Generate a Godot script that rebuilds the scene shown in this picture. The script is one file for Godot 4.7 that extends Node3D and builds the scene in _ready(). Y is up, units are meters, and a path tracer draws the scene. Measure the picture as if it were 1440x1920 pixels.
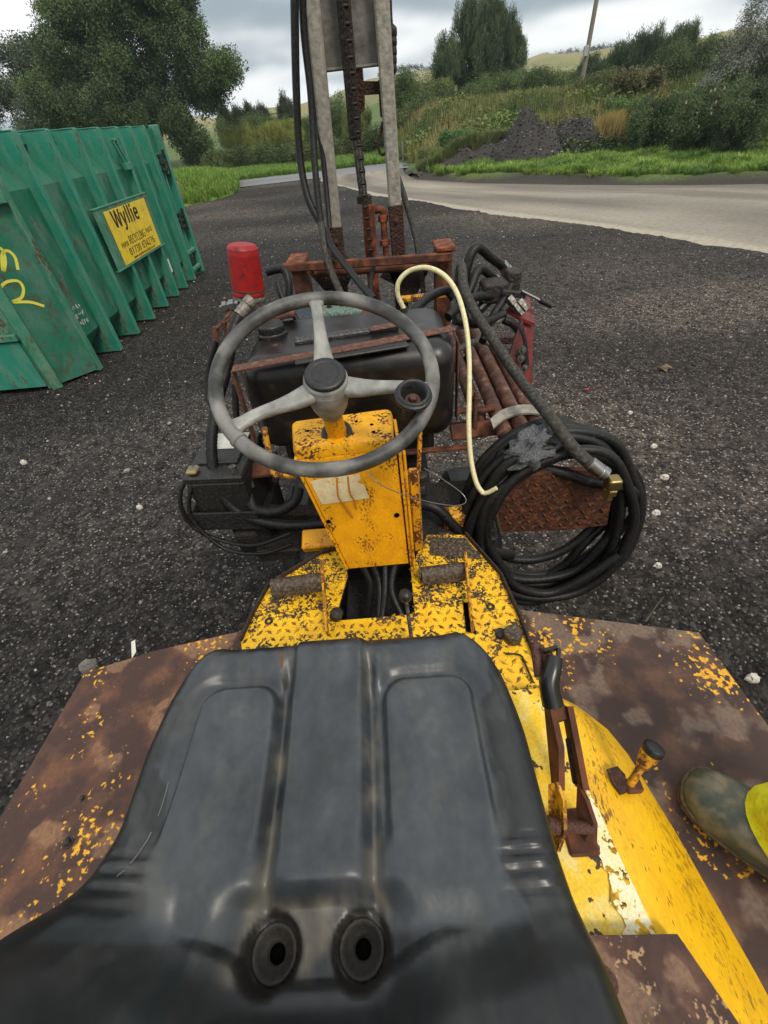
extends Node3D
# World: metres, y up, -Z is the way the machine faces. The camera is held 2 m above the yard, over the driver's seat.

const EYE := Vector3(0, 2.0, 0)
var cam_basis: Basis
var rng := RandomNumberGenerator.new()
var M := {}

# ------------------------------------------------------------------ survey helpers (photo position + one known plane -> world point)
func sight(px: float, py: float) -> Vector3:
	return cam_basis * Vector3((px - 720.0) / 803.0, -(py - 960.0) / 803.0, -1.0)

func pz(px: float, py: float, z: float) -> Vector3:
	var q := sight(px, py)
	return EYE + q * (z / q.z)

func ph(px: float, py: float, y: float) -> Vector3:
	var q := sight(px, py)
	return EYE + q * ((y - EYE.y) / q.y)

func pw(px: float, py: float, x: float) -> Vector3:
	var q := sight(px, py)
	return EYE + q * (x / q.x)

# ------------------------------------------------------------------ mesh helpers
func mb() -> SurfaceTool:
	var st := SurfaceTool.new()
	st.begin(Mesh.PRIMITIVE_TRIANGLES)
	return st

func tri(st: SurfaceTool, a: Vector3, b: Vector3, c: Vector3) -> void:
	st.add_vertex(a); st.add_vertex(b); st.add_vertex(c)

func quad(st: SurfaceTool, a: Vector3, b: Vector3, c: Vector3, d: Vector3) -> void:
	tri(st, a, b, c); tri(st, a, c, d)

func numbered(called: String, parent: Node) -> String:
	if not parent.has_node(called):
		return called
	var k := 1
	while parent.has_node("%s_%03d" % [called, k]):
		k += 1
	return "%s_%03d" % [called, k]

func inst(mesh: Mesh, called: String, mat: Material, parent: Node = null) -> MeshInstance3D:
	var o := MeshInstance3D.new()
	o.mesh = mesh
	if mat:
		o.material_override = mat
	var p: Node = parent if parent else self
	o.name = numbered(called, p)
	p.add_child(o, true)
	return o

func build(st: SurfaceTool, called: String, mat: Material, parent: Node = null, tangents := false) -> MeshInstance3D:
	st.generate_normals()
	return inst(st.commit(), called, mat, parent)

func thing(called: String, label: String, category: String, group := "", at := Vector3.ZERO) -> Node3D:
	var o := Node3D.new()
	o.name = numbered(called, self)
	add_child(o, true)
	o.position = at
	return tag(o, label, category, group)

func tag(o: Node3D, label: String, category: String, group := "") -> Node3D:
	o.set_meta("label", label)
	o.set_meta("category", category)
	if group:
		o.set_meta("group", group)
	return o

func struct(o: Node3D, kind := "structure") -> Node3D:
	o.set_meta("kind", kind)
	return o

# a box with chamfered edges, size s, centred on xf
func box(st: SurfaceTool, xf: Transform3D, s: Vector3, c := 0.004) -> void:
	st.set_smooth_group(-1)
	var h := s * 0.5
	c = minf(c, minf(h.x, minf(h.y, h.z)) * 0.6)
	var ax := [Vector3(1, 0, 0), Vector3(0, 1, 0), Vector3(0, 0, 1)]
	for a in 3:
		var u: Vector3 = ax[(a + 1) % 3]
		var v: Vector3 = ax[(a + 2) % 3]
		var n: Vector3 = ax[a]
		var hu: float = h[(a + 1) % 3]
		var hv: float = h[(a + 2) % 3]
		var hn: float = h[a]
		for sg in [1.0, -1.0]:
			var f: Array[Vector3] = []
			for k in [[1, 1], [1, -1], [-1, -1], [-1, 1]]:
				f.append(xf * (n * hn * sg + u * (hu - c) * k[0] + v * (hv - c) * k[1]))
			if sg > 0: quad(st, f[0], f[1], f[2], f[3])
			else: quad(st, f[3], f[2], f[1], f[0])
		for sn in [1.0, -1.0]:
			for su in [1.0, -1.0]:
				var p0: Vector3 = xf * (n * hn * sn + u * (hu - c) * su - v * (hv - c))
				var p1: Vector3 = xf * (n * hn * sn + u * (hu - c) * su + v * (hv - c))
				var p2: Vector3 = xf * (n * (hn - c) * sn + u * hu * su + v * (hv - c))
				var p3: Vector3 = xf * (n * (hn - c) * sn + u * hu * su - v * (hv - c))
				if sn * su > 0: quad(st, p0, p1, p2, p3)
				else: quad(st, p3, p2, p1, p0)
	for sx in [1.0, -1.0]:
		for sy in [1.0, -1.0]:
			for sz in [1.0, -1.0]:
				var a0: Vector3 = xf * Vector3(h.x * sx, (h.y - c) * sy, (h.z - c) * sz)
				var a1: Vector3 = xf * Vector3((h.x - c) * sx, h.y * sy, (h.z - c) * sz)
				var a2: Vector3 = xf * Vector3((h.x - c) * sx, (h.y - c) * sy, h.z * sz)
				if sx * sy * sz > 0: tri(st, a0, a2, a1)
				else: tri(st, a0, a1, a2)

func bx(st: SurfaceTool, centre: Vector3, s: Vector3, c := 0.004, turn := Vector3.ZERO) -> void:
	box(st, Transform3D(Basis.from_euler(turn * PI / 180.0), centre), s, c)

# bar of section w x t between two points; 'up' orients the thickness t
func bar(st: SurfaceTool, a: Vector3, b: Vector3, w: float, t: float, up := Vector3.UP, c := 0.003) -> void:
	var z := (b - a).normalized()
	var x := up.cross(z).normalized()
	if x.length() < 0.5:
		x = Vector3.RIGHT
	var y := z.cross(x)
	box(st, Transform3D(Basis(x, y, z), (a + b) * 0.5), Vector3(w, t, a.distance_to(b)), c)

func smooth_path(p: Array, per := 8) -> PackedVector3Array:
	var out := PackedVector3Array()
	for i in p.size() - 1:
		var p0: Vector3 = p[maxi(i - 1, 0)]
		var p1: Vector3 = p[i]
		var p2: Vector3 = p[i + 1]
		var p3: Vector3 = p[mini(i + 2, p.size() - 1)]
		for k in per:
			out.append(p1.cubic_interpolate(p2, p0, p3, float(k) / per))
	out.append(p[p.size() - 1])
	return out

# a tube along points; r may be one radius or one per point (Callable of 0..1)
func tube(st: SurfaceTool, pts: PackedVector3Array, r: float, seg := 10, taper := 1.0, closed := false) -> void:
	st.set_smooth_group(0)
	var n := pts.size()
	var prev := Vector3.ZERO
	var rings := []
	for i in n:
		var d: Vector3
		if closed:
			d = (pts[(i + 1) % n] - pts[(i + n - 1) % n]).normalized()
		else:
			d = (pts[mini(i + 1, n - 1)] - pts[maxi(i - 1, 0)]).normalized()
		if prev == Vector3.ZERO:
			prev = (Vector3.UP if absf(d.y) < 0.9 else Vector3.RIGHT)
		var u := (prev - d * prev.dot(d)).normalized()
		prev = u
		var w := d.cross(u)
		var rr := r * lerpf(1.0, taper, float(i) / maxf(1.0, n - 1))
		var ring := PackedVector3Array()
		for k in seg:
			var a := TAU * k / seg
			ring.append(pts[i] + (u * cos(a) + w * sin(a)) * rr)
		rings.append(ring)
	var last := n if closed else n - 1
	for i in last:
		var A: PackedVector3Array = rings[i]
		var B: PackedVector3Array = rings[(i + 1) % n]
		for k in seg:
			var k2 := (k + 1) % seg
			quad(st, A[k], B[k], B[k2], A[k2])
	if not closed:
		st.set_smooth_group(1)
		for k in range(1, seg - 1):
			tri(st, rings[0][0], rings[0][k], rings[0][k + 1])
			tri(st, rings[n - 1][0], rings[n - 1][k + 1], rings[n - 1][k])

func rod(st: SurfaceTool, a: Vector3, b: Vector3, r: float, seg := 10, taper := 1.0) -> void:
	tube(st, PackedVector3Array([a, b]), r, seg, taper)

# turned shape: profile of Vector2(radius, height) along the axis from 'at'
func lathe(st: SurfaceTool, at: Vector3, axis: Vector3, prof: Array, seg := 24, flat := false) -> void:
	axis = axis.normalized()
	var u := (Vector3.RIGHT if absf(axis.x) < 0.8 else Vector3.UP)
	u = (u - axis * u.dot(axis)).normalized()
	var w := axis.cross(u)
	for i in prof.size() - 1:
		var a: Vector2 = prof[i]
		var b: Vector2 = prof[i + 1]
		st.set_smooth_group(-1 if flat else i % 2 + 2 if a.distance_to(b) > 0.012 else 0)
		for k in seg:
			var t0 := TAU * k / seg
			var t1 := TAU * (k + 1) / seg
			var e0 := u * cos(t0) + w * sin(t0)
			var e1 := u * cos(t1) + w * sin(t1)
			var p0 := at + axis * a.y + e0 * a.x
			var p1 := at + axis * a.y + e1 * a.x
			var p2 := at + axis * b.y + e1 * b.x
			var p3 := at + axis * b.y + e0 * b.x
			if a.x > 0.00001 and b.x > 0.00001: quad(st, p0, p3, p2, p1)
			elif a.x > 0.00001: tri(st, p0, p2, p1)
			elif b.x > 0.00001: tri(st, p0, p3, p2)

# bolt head with washer standing on 'at' along axis
func bolt(st: SurfaceTool, at: Vector3, axis: Vector3, r: float) -> void:
	lathe(st, at, axis, [Vector2(r * 1.7, 0), Vector2(r * 1.7, r * 0.25), Vector2(r, r * 0.26)], 14, true)
	lathe(st, at, axis, [Vector2(r, r * 0.2), Vector2(r, r * 1.1), Vector2(r * 0.8, r * 1.3), Vector2(0, r * 1.3)], 6, true)

# a plate: outline of world points (top face), pushed by 'down'
func plate(st: SurfaceTool, pts: Array, down: Vector3) -> void:
	st.set_smooth_group(-1)
	var n := -down.normalized()
	var u := ((pts[1] as Vector3) - (pts[0] as Vector3)).normalized()
	u = (u - n * u.dot(n)).normalized()
	var w := n.cross(u)
	var flat := PackedVector2Array()
	for p in pts:
		flat.append(Vector2((p as Vector3).dot(u), (p as Vector3).dot(w)))
	var idx := Geometry2D.triangulate_polygon(flat)
	for i in range(0, idx.size(), 3):
		var a: Vector3 = pts[idx[i]]
		var b: Vector3 = pts[idx[i + 1]]
		var c: Vector3 = pts[idx[i + 2]]
		if (b - a).cross(c - a).dot(n) > 0:
			var t := b; b = c; c = t
		tri(st, a, b, c)
		tri(st, a + down, c + down, b + down)
	var cw := Geometry2D.is_polygon_clockwise(flat)
	for i in pts.size():
		var a: Vector3 = pts[i]
		var b: Vector3 = pts[(i + 1) % pts.size()]
		if cw: quad(st, b, a, a + down, b + down)
		else: quad(st, a, b, b + down, a + down)

# a ribbon of given width lying on a plane with normal n (painted strokes)
func stroke(st: SurfaceTool, pts: PackedVector3Array, w: float, n: Vector3) -> void:
	st.set_smooth_group(-1)
	for i in pts.size() - 1:
		var d := (pts[i + 1] - pts[i]).normalized()
		var s := d.cross(n).normalized() * w * 0.5
		quad(st, pts[i] - s, pts[i + 1] - s, pts[i + 1] + s, pts[i] + s)

# ------------------------------------------------------------------ texture and material helpers
func noise(sd: int, freq: float, oct := 4, type := FastNoiseLite.TYPE_SIMPLEX_SMOOTH) -> FastNoiseLite:
	var f := FastNoiseLite.new()
	f.seed = sd
	f.frequency = freq
	f.noise_type = type
	f.fractal_octaves = oct
	if oct <= 1:
		f.fractal_type = FastNoiseLite.FRACTAL_NONE
	return f

func grey(sd: int, freq: float, oct := 4, size := 512, type := FastNoiseLite.TYPE_SIMPLEX_SMOOTH) -> PackedByteArray:
	var im := noise(sd, freq, oct, type).get_seamless_image(size, size)
	im.convert(Image.FORMAT_L8)
	return im.get_data()

func cells(sd: int, freq: float, ret: int, size: int, jitter := 1.0) -> PackedByteArray:
	var f := FastNoiseLite.new()
	f.seed = sd
	f.frequency = freq
	f.noise_type = FastNoiseLite.TYPE_CELLULAR
	f.fractal_type = FastNoiseLite.FRACTAL_NONE
	f.cellular_return_type = ret
	f.cellular_jitter = jitter
	var im := f.get_seamless_image(size, size)
	im.convert(Image.FORMAT_L8)
	return im.get_data()

func img_tex(bytes: PackedByteArray, size: int, fmt := Image.FORMAT_RGB8) -> ImageTexture:
	return ImageTexture.create_from_image(Image.create_from_data(size, size, false, fmt, bytes))

func bump_tex(bytes: PackedByteArray, size: int, strength: float) -> ImageTexture:
	var im := Image.create_from_data(size, size, false, Image.FORMAT_L8, bytes)
	im.convert(Image.FORMAT_RGBA8)
	im.bump_map_to_normal_map(strength)
	return ImageTexture.create_from_image(im)

func ramp_tex(sd: int, freq: float, stops: Array, size := 512, oct := 5, type := FastNoiseLite.TYPE_SIMPLEX_SMOOTH) -> NoiseTexture2D:
	var t := NoiseTexture2D.new()
	t.width = size
	t.height = size
	t.seamless = true
	t.noise = noise(sd, freq, oct, type)
	var g := Gradient.new()
	var offs := PackedFloat32Array()
	var cols := PackedColorArray()
	for s in stops:
		offs.append(s[0])
		cols.append(s[1])
	g.offsets = offs
	g.colors = cols
	t.color_ramp = g
	return t

func normal_tex(sd: int, freq: float, strength := 4.0, size := 256, oct := 4) -> NoiseTexture2D:
	var t := NoiseTexture2D.new()
	t.width = size
	t.height = size
	t.seamless = true
	t.as_normal_map = true
	t.bump_strength = strength
	t.noise = noise(sd, freq, oct)
	return t

func mat(rough := 0.7, metal := 0.0, scale := 2.0) -> StandardMaterial3D:
	var m := StandardMaterial3D.new()
	m.roughness = rough
	m.metallic = metal
	m.uv1_triplanar = true
	m.uv1_scale = Vector3.ONE * scale
	m.cull_mode = BaseMaterial3D.CULL_DISABLED
	return m

func speckled(sd: int, freq: float, stops: Array, rough: float, metal: float, scale: float, bump := 0.0) -> StandardMaterial3D:
	var m := mat(rough, metal, scale)
	m.albedo_texture = ramp_tex(sd, freq, stops)
	if bump > 0.0:
		m.normal_enabled = true
		m.normal_texture = shared_normal(bump)
	return m

var normals := {}
func shared_normal(bump: float) -> NoiseTexture2D:
	var k := 1 if bump < 1.5 else 3 if bump < 3.5 else 5
	if not normals.has(k):
		normals[k] = normal_tex(300 + k, 0.07, float(k))
	return normals[k]

func C(hex: String) -> Color:
	return Color.html(hex)

# Worn paint over rusty steel. 'wear' 0..1 is the share of bare rust; fine chips at the edge of each patch.
func worn_paint(sd: int, wear: float, paint: Color, paint2: Color, rust: Color, rust2: Color, scale: float, pits := 0.0, coarse := 0.006, fine := 0.05, chroma_edge := true, stretch := 1.0, tall := 1.0) -> StandardMaterial3D:
	var S := 512
	var a := grey(sd, coarse, 3, S)
	var b := grey(sd + 1, fine, 5, S)
	var c := grey(sd + 2, 0.012, 4, S)
	var d := grey(sd + 3, 0.09, 2, S)
	var out := PackedByteArray()
	out.resize(S * S * 3)
	var ro := PackedByteArray()
	ro.resize(S * S)
	var hi := PackedByteArray()
	hi.resize(S * S)
	var thr := wear * 255.0
	var edge := paint.lerp(Color(0.95, 0.85, 0.6), 0.35)
	for i in S * S:
		var v := 0.5 * a[i] + 0.5 * b[i]
		var k := (v - 127.0) * 1.7 + 127.0 - thr
		var g := c[i] / 255.0
		var f := d[i] / 255.0
		var col: Color
		var pit := pits > 0.0 and f > 1.0 - pits and g > 0.42
		if k > 0.0 and not pit:
			col = paint.lerp(paint2, clampf((g - 0.35) * 2.2, 0, 1))
			if chroma_edge and k < 9.0:
				col = col.lerp(edge, 0.5)
			var s := 0.93 + 0.14 * f
			col = Color(col.r * s, col.g * s, col.b * s)
			ro[i] = 118 + int(f * 30.0)
			hi[i] = 150
		else:
			col = rust.lerp(rust2, clampf((g - 0.3) * 2.0 * f * 1.6, 0, 1))
			ro[i] = 180 + int(f * 50.0)
			hi[i] = 100 + int(f * 30.0)
		out[i * 3] = int(clampf(col.r, 0, 1) * 255.0)
		out[i * 3 + 1] = int(clampf(col.g, 0, 1) * 255.0)
		out[i * 3 + 2] = int(clampf(col.b, 0, 1) * 255.0)
	var m := mat(1.0, 0.0, scale)
	m.uv1_scale = Vector3(scale, scale * tall, scale * stretch)
	m.albedo_texture = img_tex(out, S)
	if wear < 0.25:
		m.roughness = 0.5
		return m
	m.roughness_texture = img_tex(ro, S, Image.FORMAT_L8)
	m.roughness_texture_channel = BaseMaterial3D.TEXTURE_CHANNEL_RED
	m.normal_enabled = true
	m.normal_texture = bump_tex(hi, S, 2.5)
	m.normal_scale = 0.6
	return m

# Bare rusted sheet: mottled browns, soft pale stains, small chips of old paint where the coarse mask allows
func rusted(sd: int, rust: Color, rust2: Color, stain: Color, stain_at: float, chip: Color, chip_at: float, scale: float) -> StandardMaterial3D:
	var S := 512
	var a := grey(sd, 0.005, 3, S)
	var b := grey(sd + 1, 0.075, 4, S)
	var c := grey(sd + 2, 0.014, 5, S)
	var d := grey(sd + 3, 0.12, 2, S)
	var e := grey(sd + 4, 0.008, 4, S)
	var out := PackedByteArray()
	out.resize(S * S * 3)
	var ro := PackedByteArray()
	ro.resize(S * S)
	var hi := PackedByteArray()
	hi.resize(S * S)
	for i in S * S:
		var f := d[i] / 255.0
		var col := rust.lerp(rust2, clampf((c[i] - 90) / 110.0, 0, 1))
		col = col * (0.86 + 0.28 * f)
		var st := clampf((e[i] * 0.7 + c[i] * 0.3 - stain_at * 255.0) / 22.0, 0, 1)
		col = col.lerp(stain, st * (0.35 + 0.5 * f))
		var h := 110 + int(f * 24.0)
		var r := 165 + int(f * 50.0) - int(st * 30.0)
		var k := 0.45 * a[i] + 0.55 * b[i] - chip_at * 255.0
		if k > 0.0:
			col = col.lerp(chip * (0.85 + 0.3 * f), clampf(k / 5.0, 0.3, 1.0))
			h = 150
			r = 130
		out[i * 3] = int(clampf(col.r, 0, 1) * 255.0)
		out[i * 3 + 1] = int(clampf(col.g, 0, 1) * 255.0)
		out[i * 3 + 2] = int(clampf(col.b, 0, 1) * 255.0)
		ro[i] = r
		hi[i] = h
	var m := mat(1.0, 0.0, scale)
	m.albedo_texture = img_tex(out, S)
	m.roughness_texture = img_tex(ro, S, Image.FORMAT_L8)
	m.roughness_texture_channel = BaseMaterial3D.TEXTURE_CHANNEL_RED
	m.normal_enabled = true
	m.normal_texture = bump_tex(hi, S, 2.5)
	m.normal_scale = 0.6
	return m

# ------------------------------------------------------------------ the place: heights
func along(p: Array, t: float) -> float:
	# piecewise linear y of [x, y] pairs at x = t
	for i in p.size() - 1:
		if t <= p[i + 1][0]:
			return lerpf(p[i][1], p[i + 1][1], clampf((t - p[i][0]) / (p[i + 1][0] - p[i][0]), 0.0, 1.0))
	return p[p.size() - 1][1]

const VERGE := [[1.5, -31.5], [2.3, -23.6], [3.9, -20.9], [6.2, -18.9], [8.4, -15.9], [11.0, -13.9], [16.0, -9.8], [40.0, 9.0]]
const SLAB_NEAR := [[-30.0, -2.6], [-25.6, -2.4], [-22.3, -1.2], [-18.85, 0.1], [-13.2, 2.78], [-10.45, 4.45], [-8.4, 5.5], [-7.2, 6.0], [-5.0, 6.9], [-1.0, 8.0], [6.0, 9.0]]
const SLAB_FAR := [[-30.0, 1.9], [-25.6, 1.7], [-22.0, 2.0], [-18.9, 3.95], [-16.1, 6.6], [-14.2, 8.75], [-13.3, 10.1], [-7.0, 14.0], [-1.0, 17.0], [6.0, 20.0]]

func verge_z(x: float) -> float:
	return -30.6 - 0.17 * (x + 4.0) if x < 1.5 else along(VERGE, x)

func beyond(x: float, z: float) -> float:
	return (verge_z(x) - z) * 0.75

var lumps := FastNoiseLite.new()
func ground_y(x: float, z: float) -> float:
	var d := beyond(x, z)
	var r := Vector2(x, z).length()
	var az := rad_to_deg(atan2(x, -z))
	if absf(az) > 90.0:
		return -0.08
	var y := lerpf(-0.08, 0.06, smoothstep(-0.3, 0.5, d)) + (0.05 * lumps.get_noise_2d(x * 3.0, z * 3.0) if d > 0.0 else 0.0)
	var rs := lerpf(44.0, 25.0, smoothstep(-6.0, 9.0, az))
	var b := 1.7 * smoothstep(rs, rs + 11.0, r) * lerpf(0.25, 1.0, smoothstep(-8.0, 8.0, az))
	var hill := 2.0 + 230.0 * lerpf(0.02, 0.044, smoothstep(-6.0, 4.0, az)) - b
	y += b + hill * smoothstep(rs + 8.0, 240.0, r) + lumps.get_noise_2d(x * 0.2, z * 0.2) * 0.02 * maxf(0.0, r - 40.0)
	return y

func spot(az: float, r: float) -> Vector3:
	var a := deg_to_rad(az)
	var x := sin(a) * r
	var z := -cos(a) * r
	return Vector3(x, ground_y(x, z), z)

# a strip between two edge curves x(z), laid on the ground
func strip(near: Array, far: Array, z0: float, z1: float, nz: int, nx: int, y: float, tint: Callable) -> SurfaceTool:
	var st := mb()
	st.set_smooth_group(0)
	var P := []
	for i in nz + 1:
		var z := lerpf(z0, z1, float(i) / nz)
		var row := []
		for k in nx + 1:
			var s := float(k) / nx
			var x := lerpf(along(near, z), along(far, z), s)
			row.append([Vector3(x, (y if k > 0 and k < nx else y - 0.05) + 0.006 * lumps.get_noise_2d(x * 4.0, z * 4.0), z), tint.call(s, z)])
		P.append(row)
	for i in nz:
		for k in nx:
			for q in [[0, 0], [1, 0], [1, 1], [0, 0], [1, 1], [0, 1]]:
				var e = P[i + q[0]][k + q[1]]
				st.set_color(e[1])
				st.add_vertex(e[0])
	return st

func flip_up(st: SurfaceTool) -> SurfaceTool:
	return st

func setting() -> void:
	lumps.seed = 7
	lumps.frequency = 0.12
	# terrain: one sheet out to the horizon
	var st := mb()
	st.set_smooth_group(0)
	var azs: Array[float] = []
	var a := -180.0
	while a < 180.01:
		azs.append(a)
		a += 0.75 if a > -48.0 and a < 48.0 else 6.0
	var rs: Array[float] = [4.0, 8.0]
	var r := 11.0
	while r < 60.0:
		rs.append(r)
		r += 0.45
	while r < 900.0:
		rs.append(r)
		r *= 1.07
	var tone := noise(21, 0.09, 4)
	var fld := noise(22, 0.012, 2)
	var V := []
	for i in azs.size():
		var col := []
		for rr in rs:
			var x := sin(deg_to_rad(azs[i])) * rr
			var z := -cos(deg_to_rad(azs[i])) * rr
			var c: Color
			var d := beyond(x, z)
			var n := tone.get_noise_2d(x, z)
			var mud := Color(0.032, 0.025, 0.019).lerp(Color(0.06, 0.045, 0.032), n * 0.5 + 0.5)
			var grass := Color(0.09, 0.17, 0.026).lerp(Color(0.15, 0.20, 0.036), n * 0.6 + 0.5)
			var straw := Color(0.46, 0.38, 0.17).lerp(Color(0.22, 0.26, 0.07), clampf(n * 0.9 + 0.35, 0, 1))
			c = mud.lerp(grass, smoothstep(0.3, 1.0, d + n * 0.6 + fld.get_noise_2d(x * 20.0, z * 20.0)))
			if x < 1.5:
				c = grass
			c = c.lerp(straw, smoothstep(95.0, 150.0, rr + 30.0 * fld.get_noise_2d(x, z)))
			col.append([Vector3(x, ground_y(x, z), z), c])
		V.append(col)
	for i in azs.size() - 1:
		for k in rs.size() - 1:
			for q in [[0, 0], [0, 1], [1, 1], [0, 0], [1, 1], [1, 0]]:
				var e = V[i + q[0]][k + q[1]]
				st.set_color(e[1])
				st.add_vertex(e[0])
	struct(build(st, "ground", M.soil))
	# yard of dark planings
	st = mb()
	st.set_smooth_group(0)
	var rough := noise(31, 0.55, 4)
	var patch := noise(32, 0.10, 3)
	var tracks := noise(33, 0.16, 3)
	var xs: Array[float] = []
	var zs: Array[float] = []
	var q0 := -24.0
	while q0 < 10.0:
		xs.append(q0)
		q0 += 0.07 if absf(q0) < 3.5 else 0.12 if absf(q0) < 7.0 else 0.35
	q0 = 7.0
	while q0 > -29.0:
		zs.append(q0)
		q0 -= 0.07 if q0 < 0.3 and q0 > -5.0 else 0.14 if q0 < 0.3 and q0 > -12.0 else 0.3
	var Y := []
	var K := []
	for z in zs:
		var ry := PackedVector3Array()
		var rk := PackedColorArray()
		for x in xs:
			var e := along(SLAB_NEAR, z)
			var y := yard_y(rough, tracks, x, z)
			var lip := smoothstep(-0.5, -0.15, e - x) * smoothstep(-0.5, -0.1, z + 26.2 + 0.17 * (x + 6.7))
			ry.append(Vector3(x, lerpf(-0.09, y, lip), z))
			var n := patch.get_noise_2d(x, z)
			var m := tracks.get_noise_2d(x * 0.7 + 40.0, z * 1.5)
			var c := Color(0.74, 0.74, 0.75).lerp(Color(1.07, 1.0, 0.91), clampf(n * 1.9 + 0.45, 0, 1))
			c = c * lerpf(0.62, 1.2, clampf(m * 1.6 + 0.5, 0, 1))
			c = c.lerp(Color(2.2, 2.0, 1.7), 0.45 * smoothstep(0.22, 0.45, m + n * 0.4) * clampf(0.5 + rough.get_noise_2d(x * 3.0, z * 3.0), 0, 1))
			c = c / 3.0
			rk.append(Color(c.r, c.g, c.b, 1.0))
		Y.append(ry)
		K.append(rk)
	for i in zs.size() - 1:
		for k in xs.size() - 1:
			for q in [[0, 0], [1, 0], [1, 1], [0, 0], [1, 1], [0, 1]]:
				st.set_color(K[i + q[0]][k + q[1]])
				st.add_vertex(Y[i + q[0]][k + q[1]])
	struct(build(st, "yard", M.planings))
	# concrete track
	var pale := noise(41, 0.35, 4)
	st = strip(SLAB_NEAR, SLAB_FAR, -29.5, 6.0, 240, 30, 0.026, func(s: float, z: float) -> Color:
		var n := pale.get_noise_2d(s * 5.0, z * 0.35)
		var c := Color(0.285, 0.25, 0.20) * (0.85 + 0.6 * n)
		var dirt := smoothstep(0.12, 0.3, pale.get_noise_2d(s * 7.0 + 30.0, z * 0.12)) * 0.6
		c = c.lerp(Color(0.10, 0.085, 0.065), dirt)
		c = c.lerp(Color(0.09, 0.075, 0.06), smoothstep(0.78, 1.0, s + 0.2 * n) * 0.8)
		if s < 0.05: c = Color(0.40, 0.36, 0.28)
		return c)
	struct(build(st, "concrete_track", M.slab))
	# country road
	st = mb()
	st.set_smooth_group(0)
	for i in 60:
		for k in 6:
			for q in [[0, 0], [1, 1], [1, 0], [0, 0], [0, 1], [1, 1]]:
				var x: float = -60.0 + (i + q[1]) * 1.5
				var s: float = (k + q[0]) / 6.0
				var z := lerpf(-30.4, -26.2, s) - 0.17 * (x + 6.7)
				var n := pale.get_noise_2d(x * 0.3, s * 6.0)
				st.set_color(Color(0.17, 0.17, 0.175) * (1.0 + 0.35 * n))
				st.add_vertex(Vector3(x, 0.022 + 0.05 * (1.0 - absf(s - 0.5) * 2.0), z))
	struct(build(st, "road", M.tarmac))
	# dark dashes of tyre dirt where track meets road are part of the slab colour
	# gravel: loose stones on the planings
	var gst := mb()
	pebble(gst, 1.0, 3)
	gst.generate_normals()
	scatter("gravel", gst.commit(), M.pebble, 90000, func(k: int):
		var az := rng.randf_range(-78.0, 72.0)
		var rr := 0.9 + 15.0 * pow(rng.randf(), 0.85)
		var x := sin(deg_to_rad(az)) * rr
		var z := -cos(deg_to_rad(az)) * rr
		if x > along(SLAB_NEAR, z) - 0.1: return null
		var s := rng.randf_range(0.003, 0.0075) * (1.0 if rng.randf() < 0.93 else rng.randf_range(1.4, 2.6))
		var t := rng.randf()
		var g := rng.randf_range(0.015, 0.07) if t < 0.80 else (rng.randf_range(0.08, 0.2) if t < 0.93 else rng.randf_range(0.22, 0.42))
		return [Vector3(x, yard_y(rough, tracks, x, z) + s * 0.15, z), s, Color(g, g * 0.95, g * 0.88)])
	# coarser lumps farther out
	scatter("loose_rubble", gst.commit(), M.pebble, 16000, func(k: int):
		var az := rng.randf_range(-40.0, 42.0)
		var rr := 3.0 + 22.0 * rng.randf()
		var x := sin(deg_to_rad(az)) * rr
		var z := -cos(deg_to_rad(az)) * rr
		if x > along(SLAB_NEAR, z) - 0.1 or z < -25.5: return null
		var s := rng.randf_range(0.008, 0.018) * (1.0 if rng.randf() < 0.9 else 1.7)
		var g := rng.randf_range(0.012, 0.05) if rng.randf() < 0.9 else rng.randf_range(0.1, 0.3)
		return [Vector3(x, yard_y(rough, tracks, x, z) + s * 0.1, z), s, Color(g, g * 0.93, g * 0.86)])
	# a few bigger pale stones one can pick out
	var big := [[262, 952, 0.028, "pale flat stone on the yard left of the battery"], [45, 868, 0.03, "whitish stone near the left edge beyond the green container's end"], [1181, 775, 0.022, "small white stone on the yard right of the red valve bracket"], [1225, 838, 0.026, "pale stone lying above the coiled hose on the right"], [1246, 897, 0.035, "largest white chip right of the brass elbow fitting"], [1230, 963, 0.03, "white chip lower right of the brass elbow fitting"], [1410, 1272, 0.03, "rounded white stone beside the right rusty platform edge"], [1233, 1062, 0.026, "cream stone below right of the hose coil"]]
	for b in big:
		var p := ph(b[0], b[1], 0.0)
		var s2 := mb()
		pebble(s2, b[2], int(b[0]))
		var o := build(s2, "stone", M.pale_stone)
		o.position = Vector3(p.x, 0.008, p.z)
		tag(o, b[3], "stone", "pale stones lying on the yard")

func yard_y(rough: FastNoiseLite, tracks: FastNoiseLite, x: float, z: float) -> float:
	return 0.022 * rough.get_noise_2d(x, z) + 0.016 * rough.get_noise_2d(x * 4.0 + 50.0, z * 4.0) + 0.028 * tracks.get_noise_2d(x * 0.6, z * 1.6)

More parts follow.
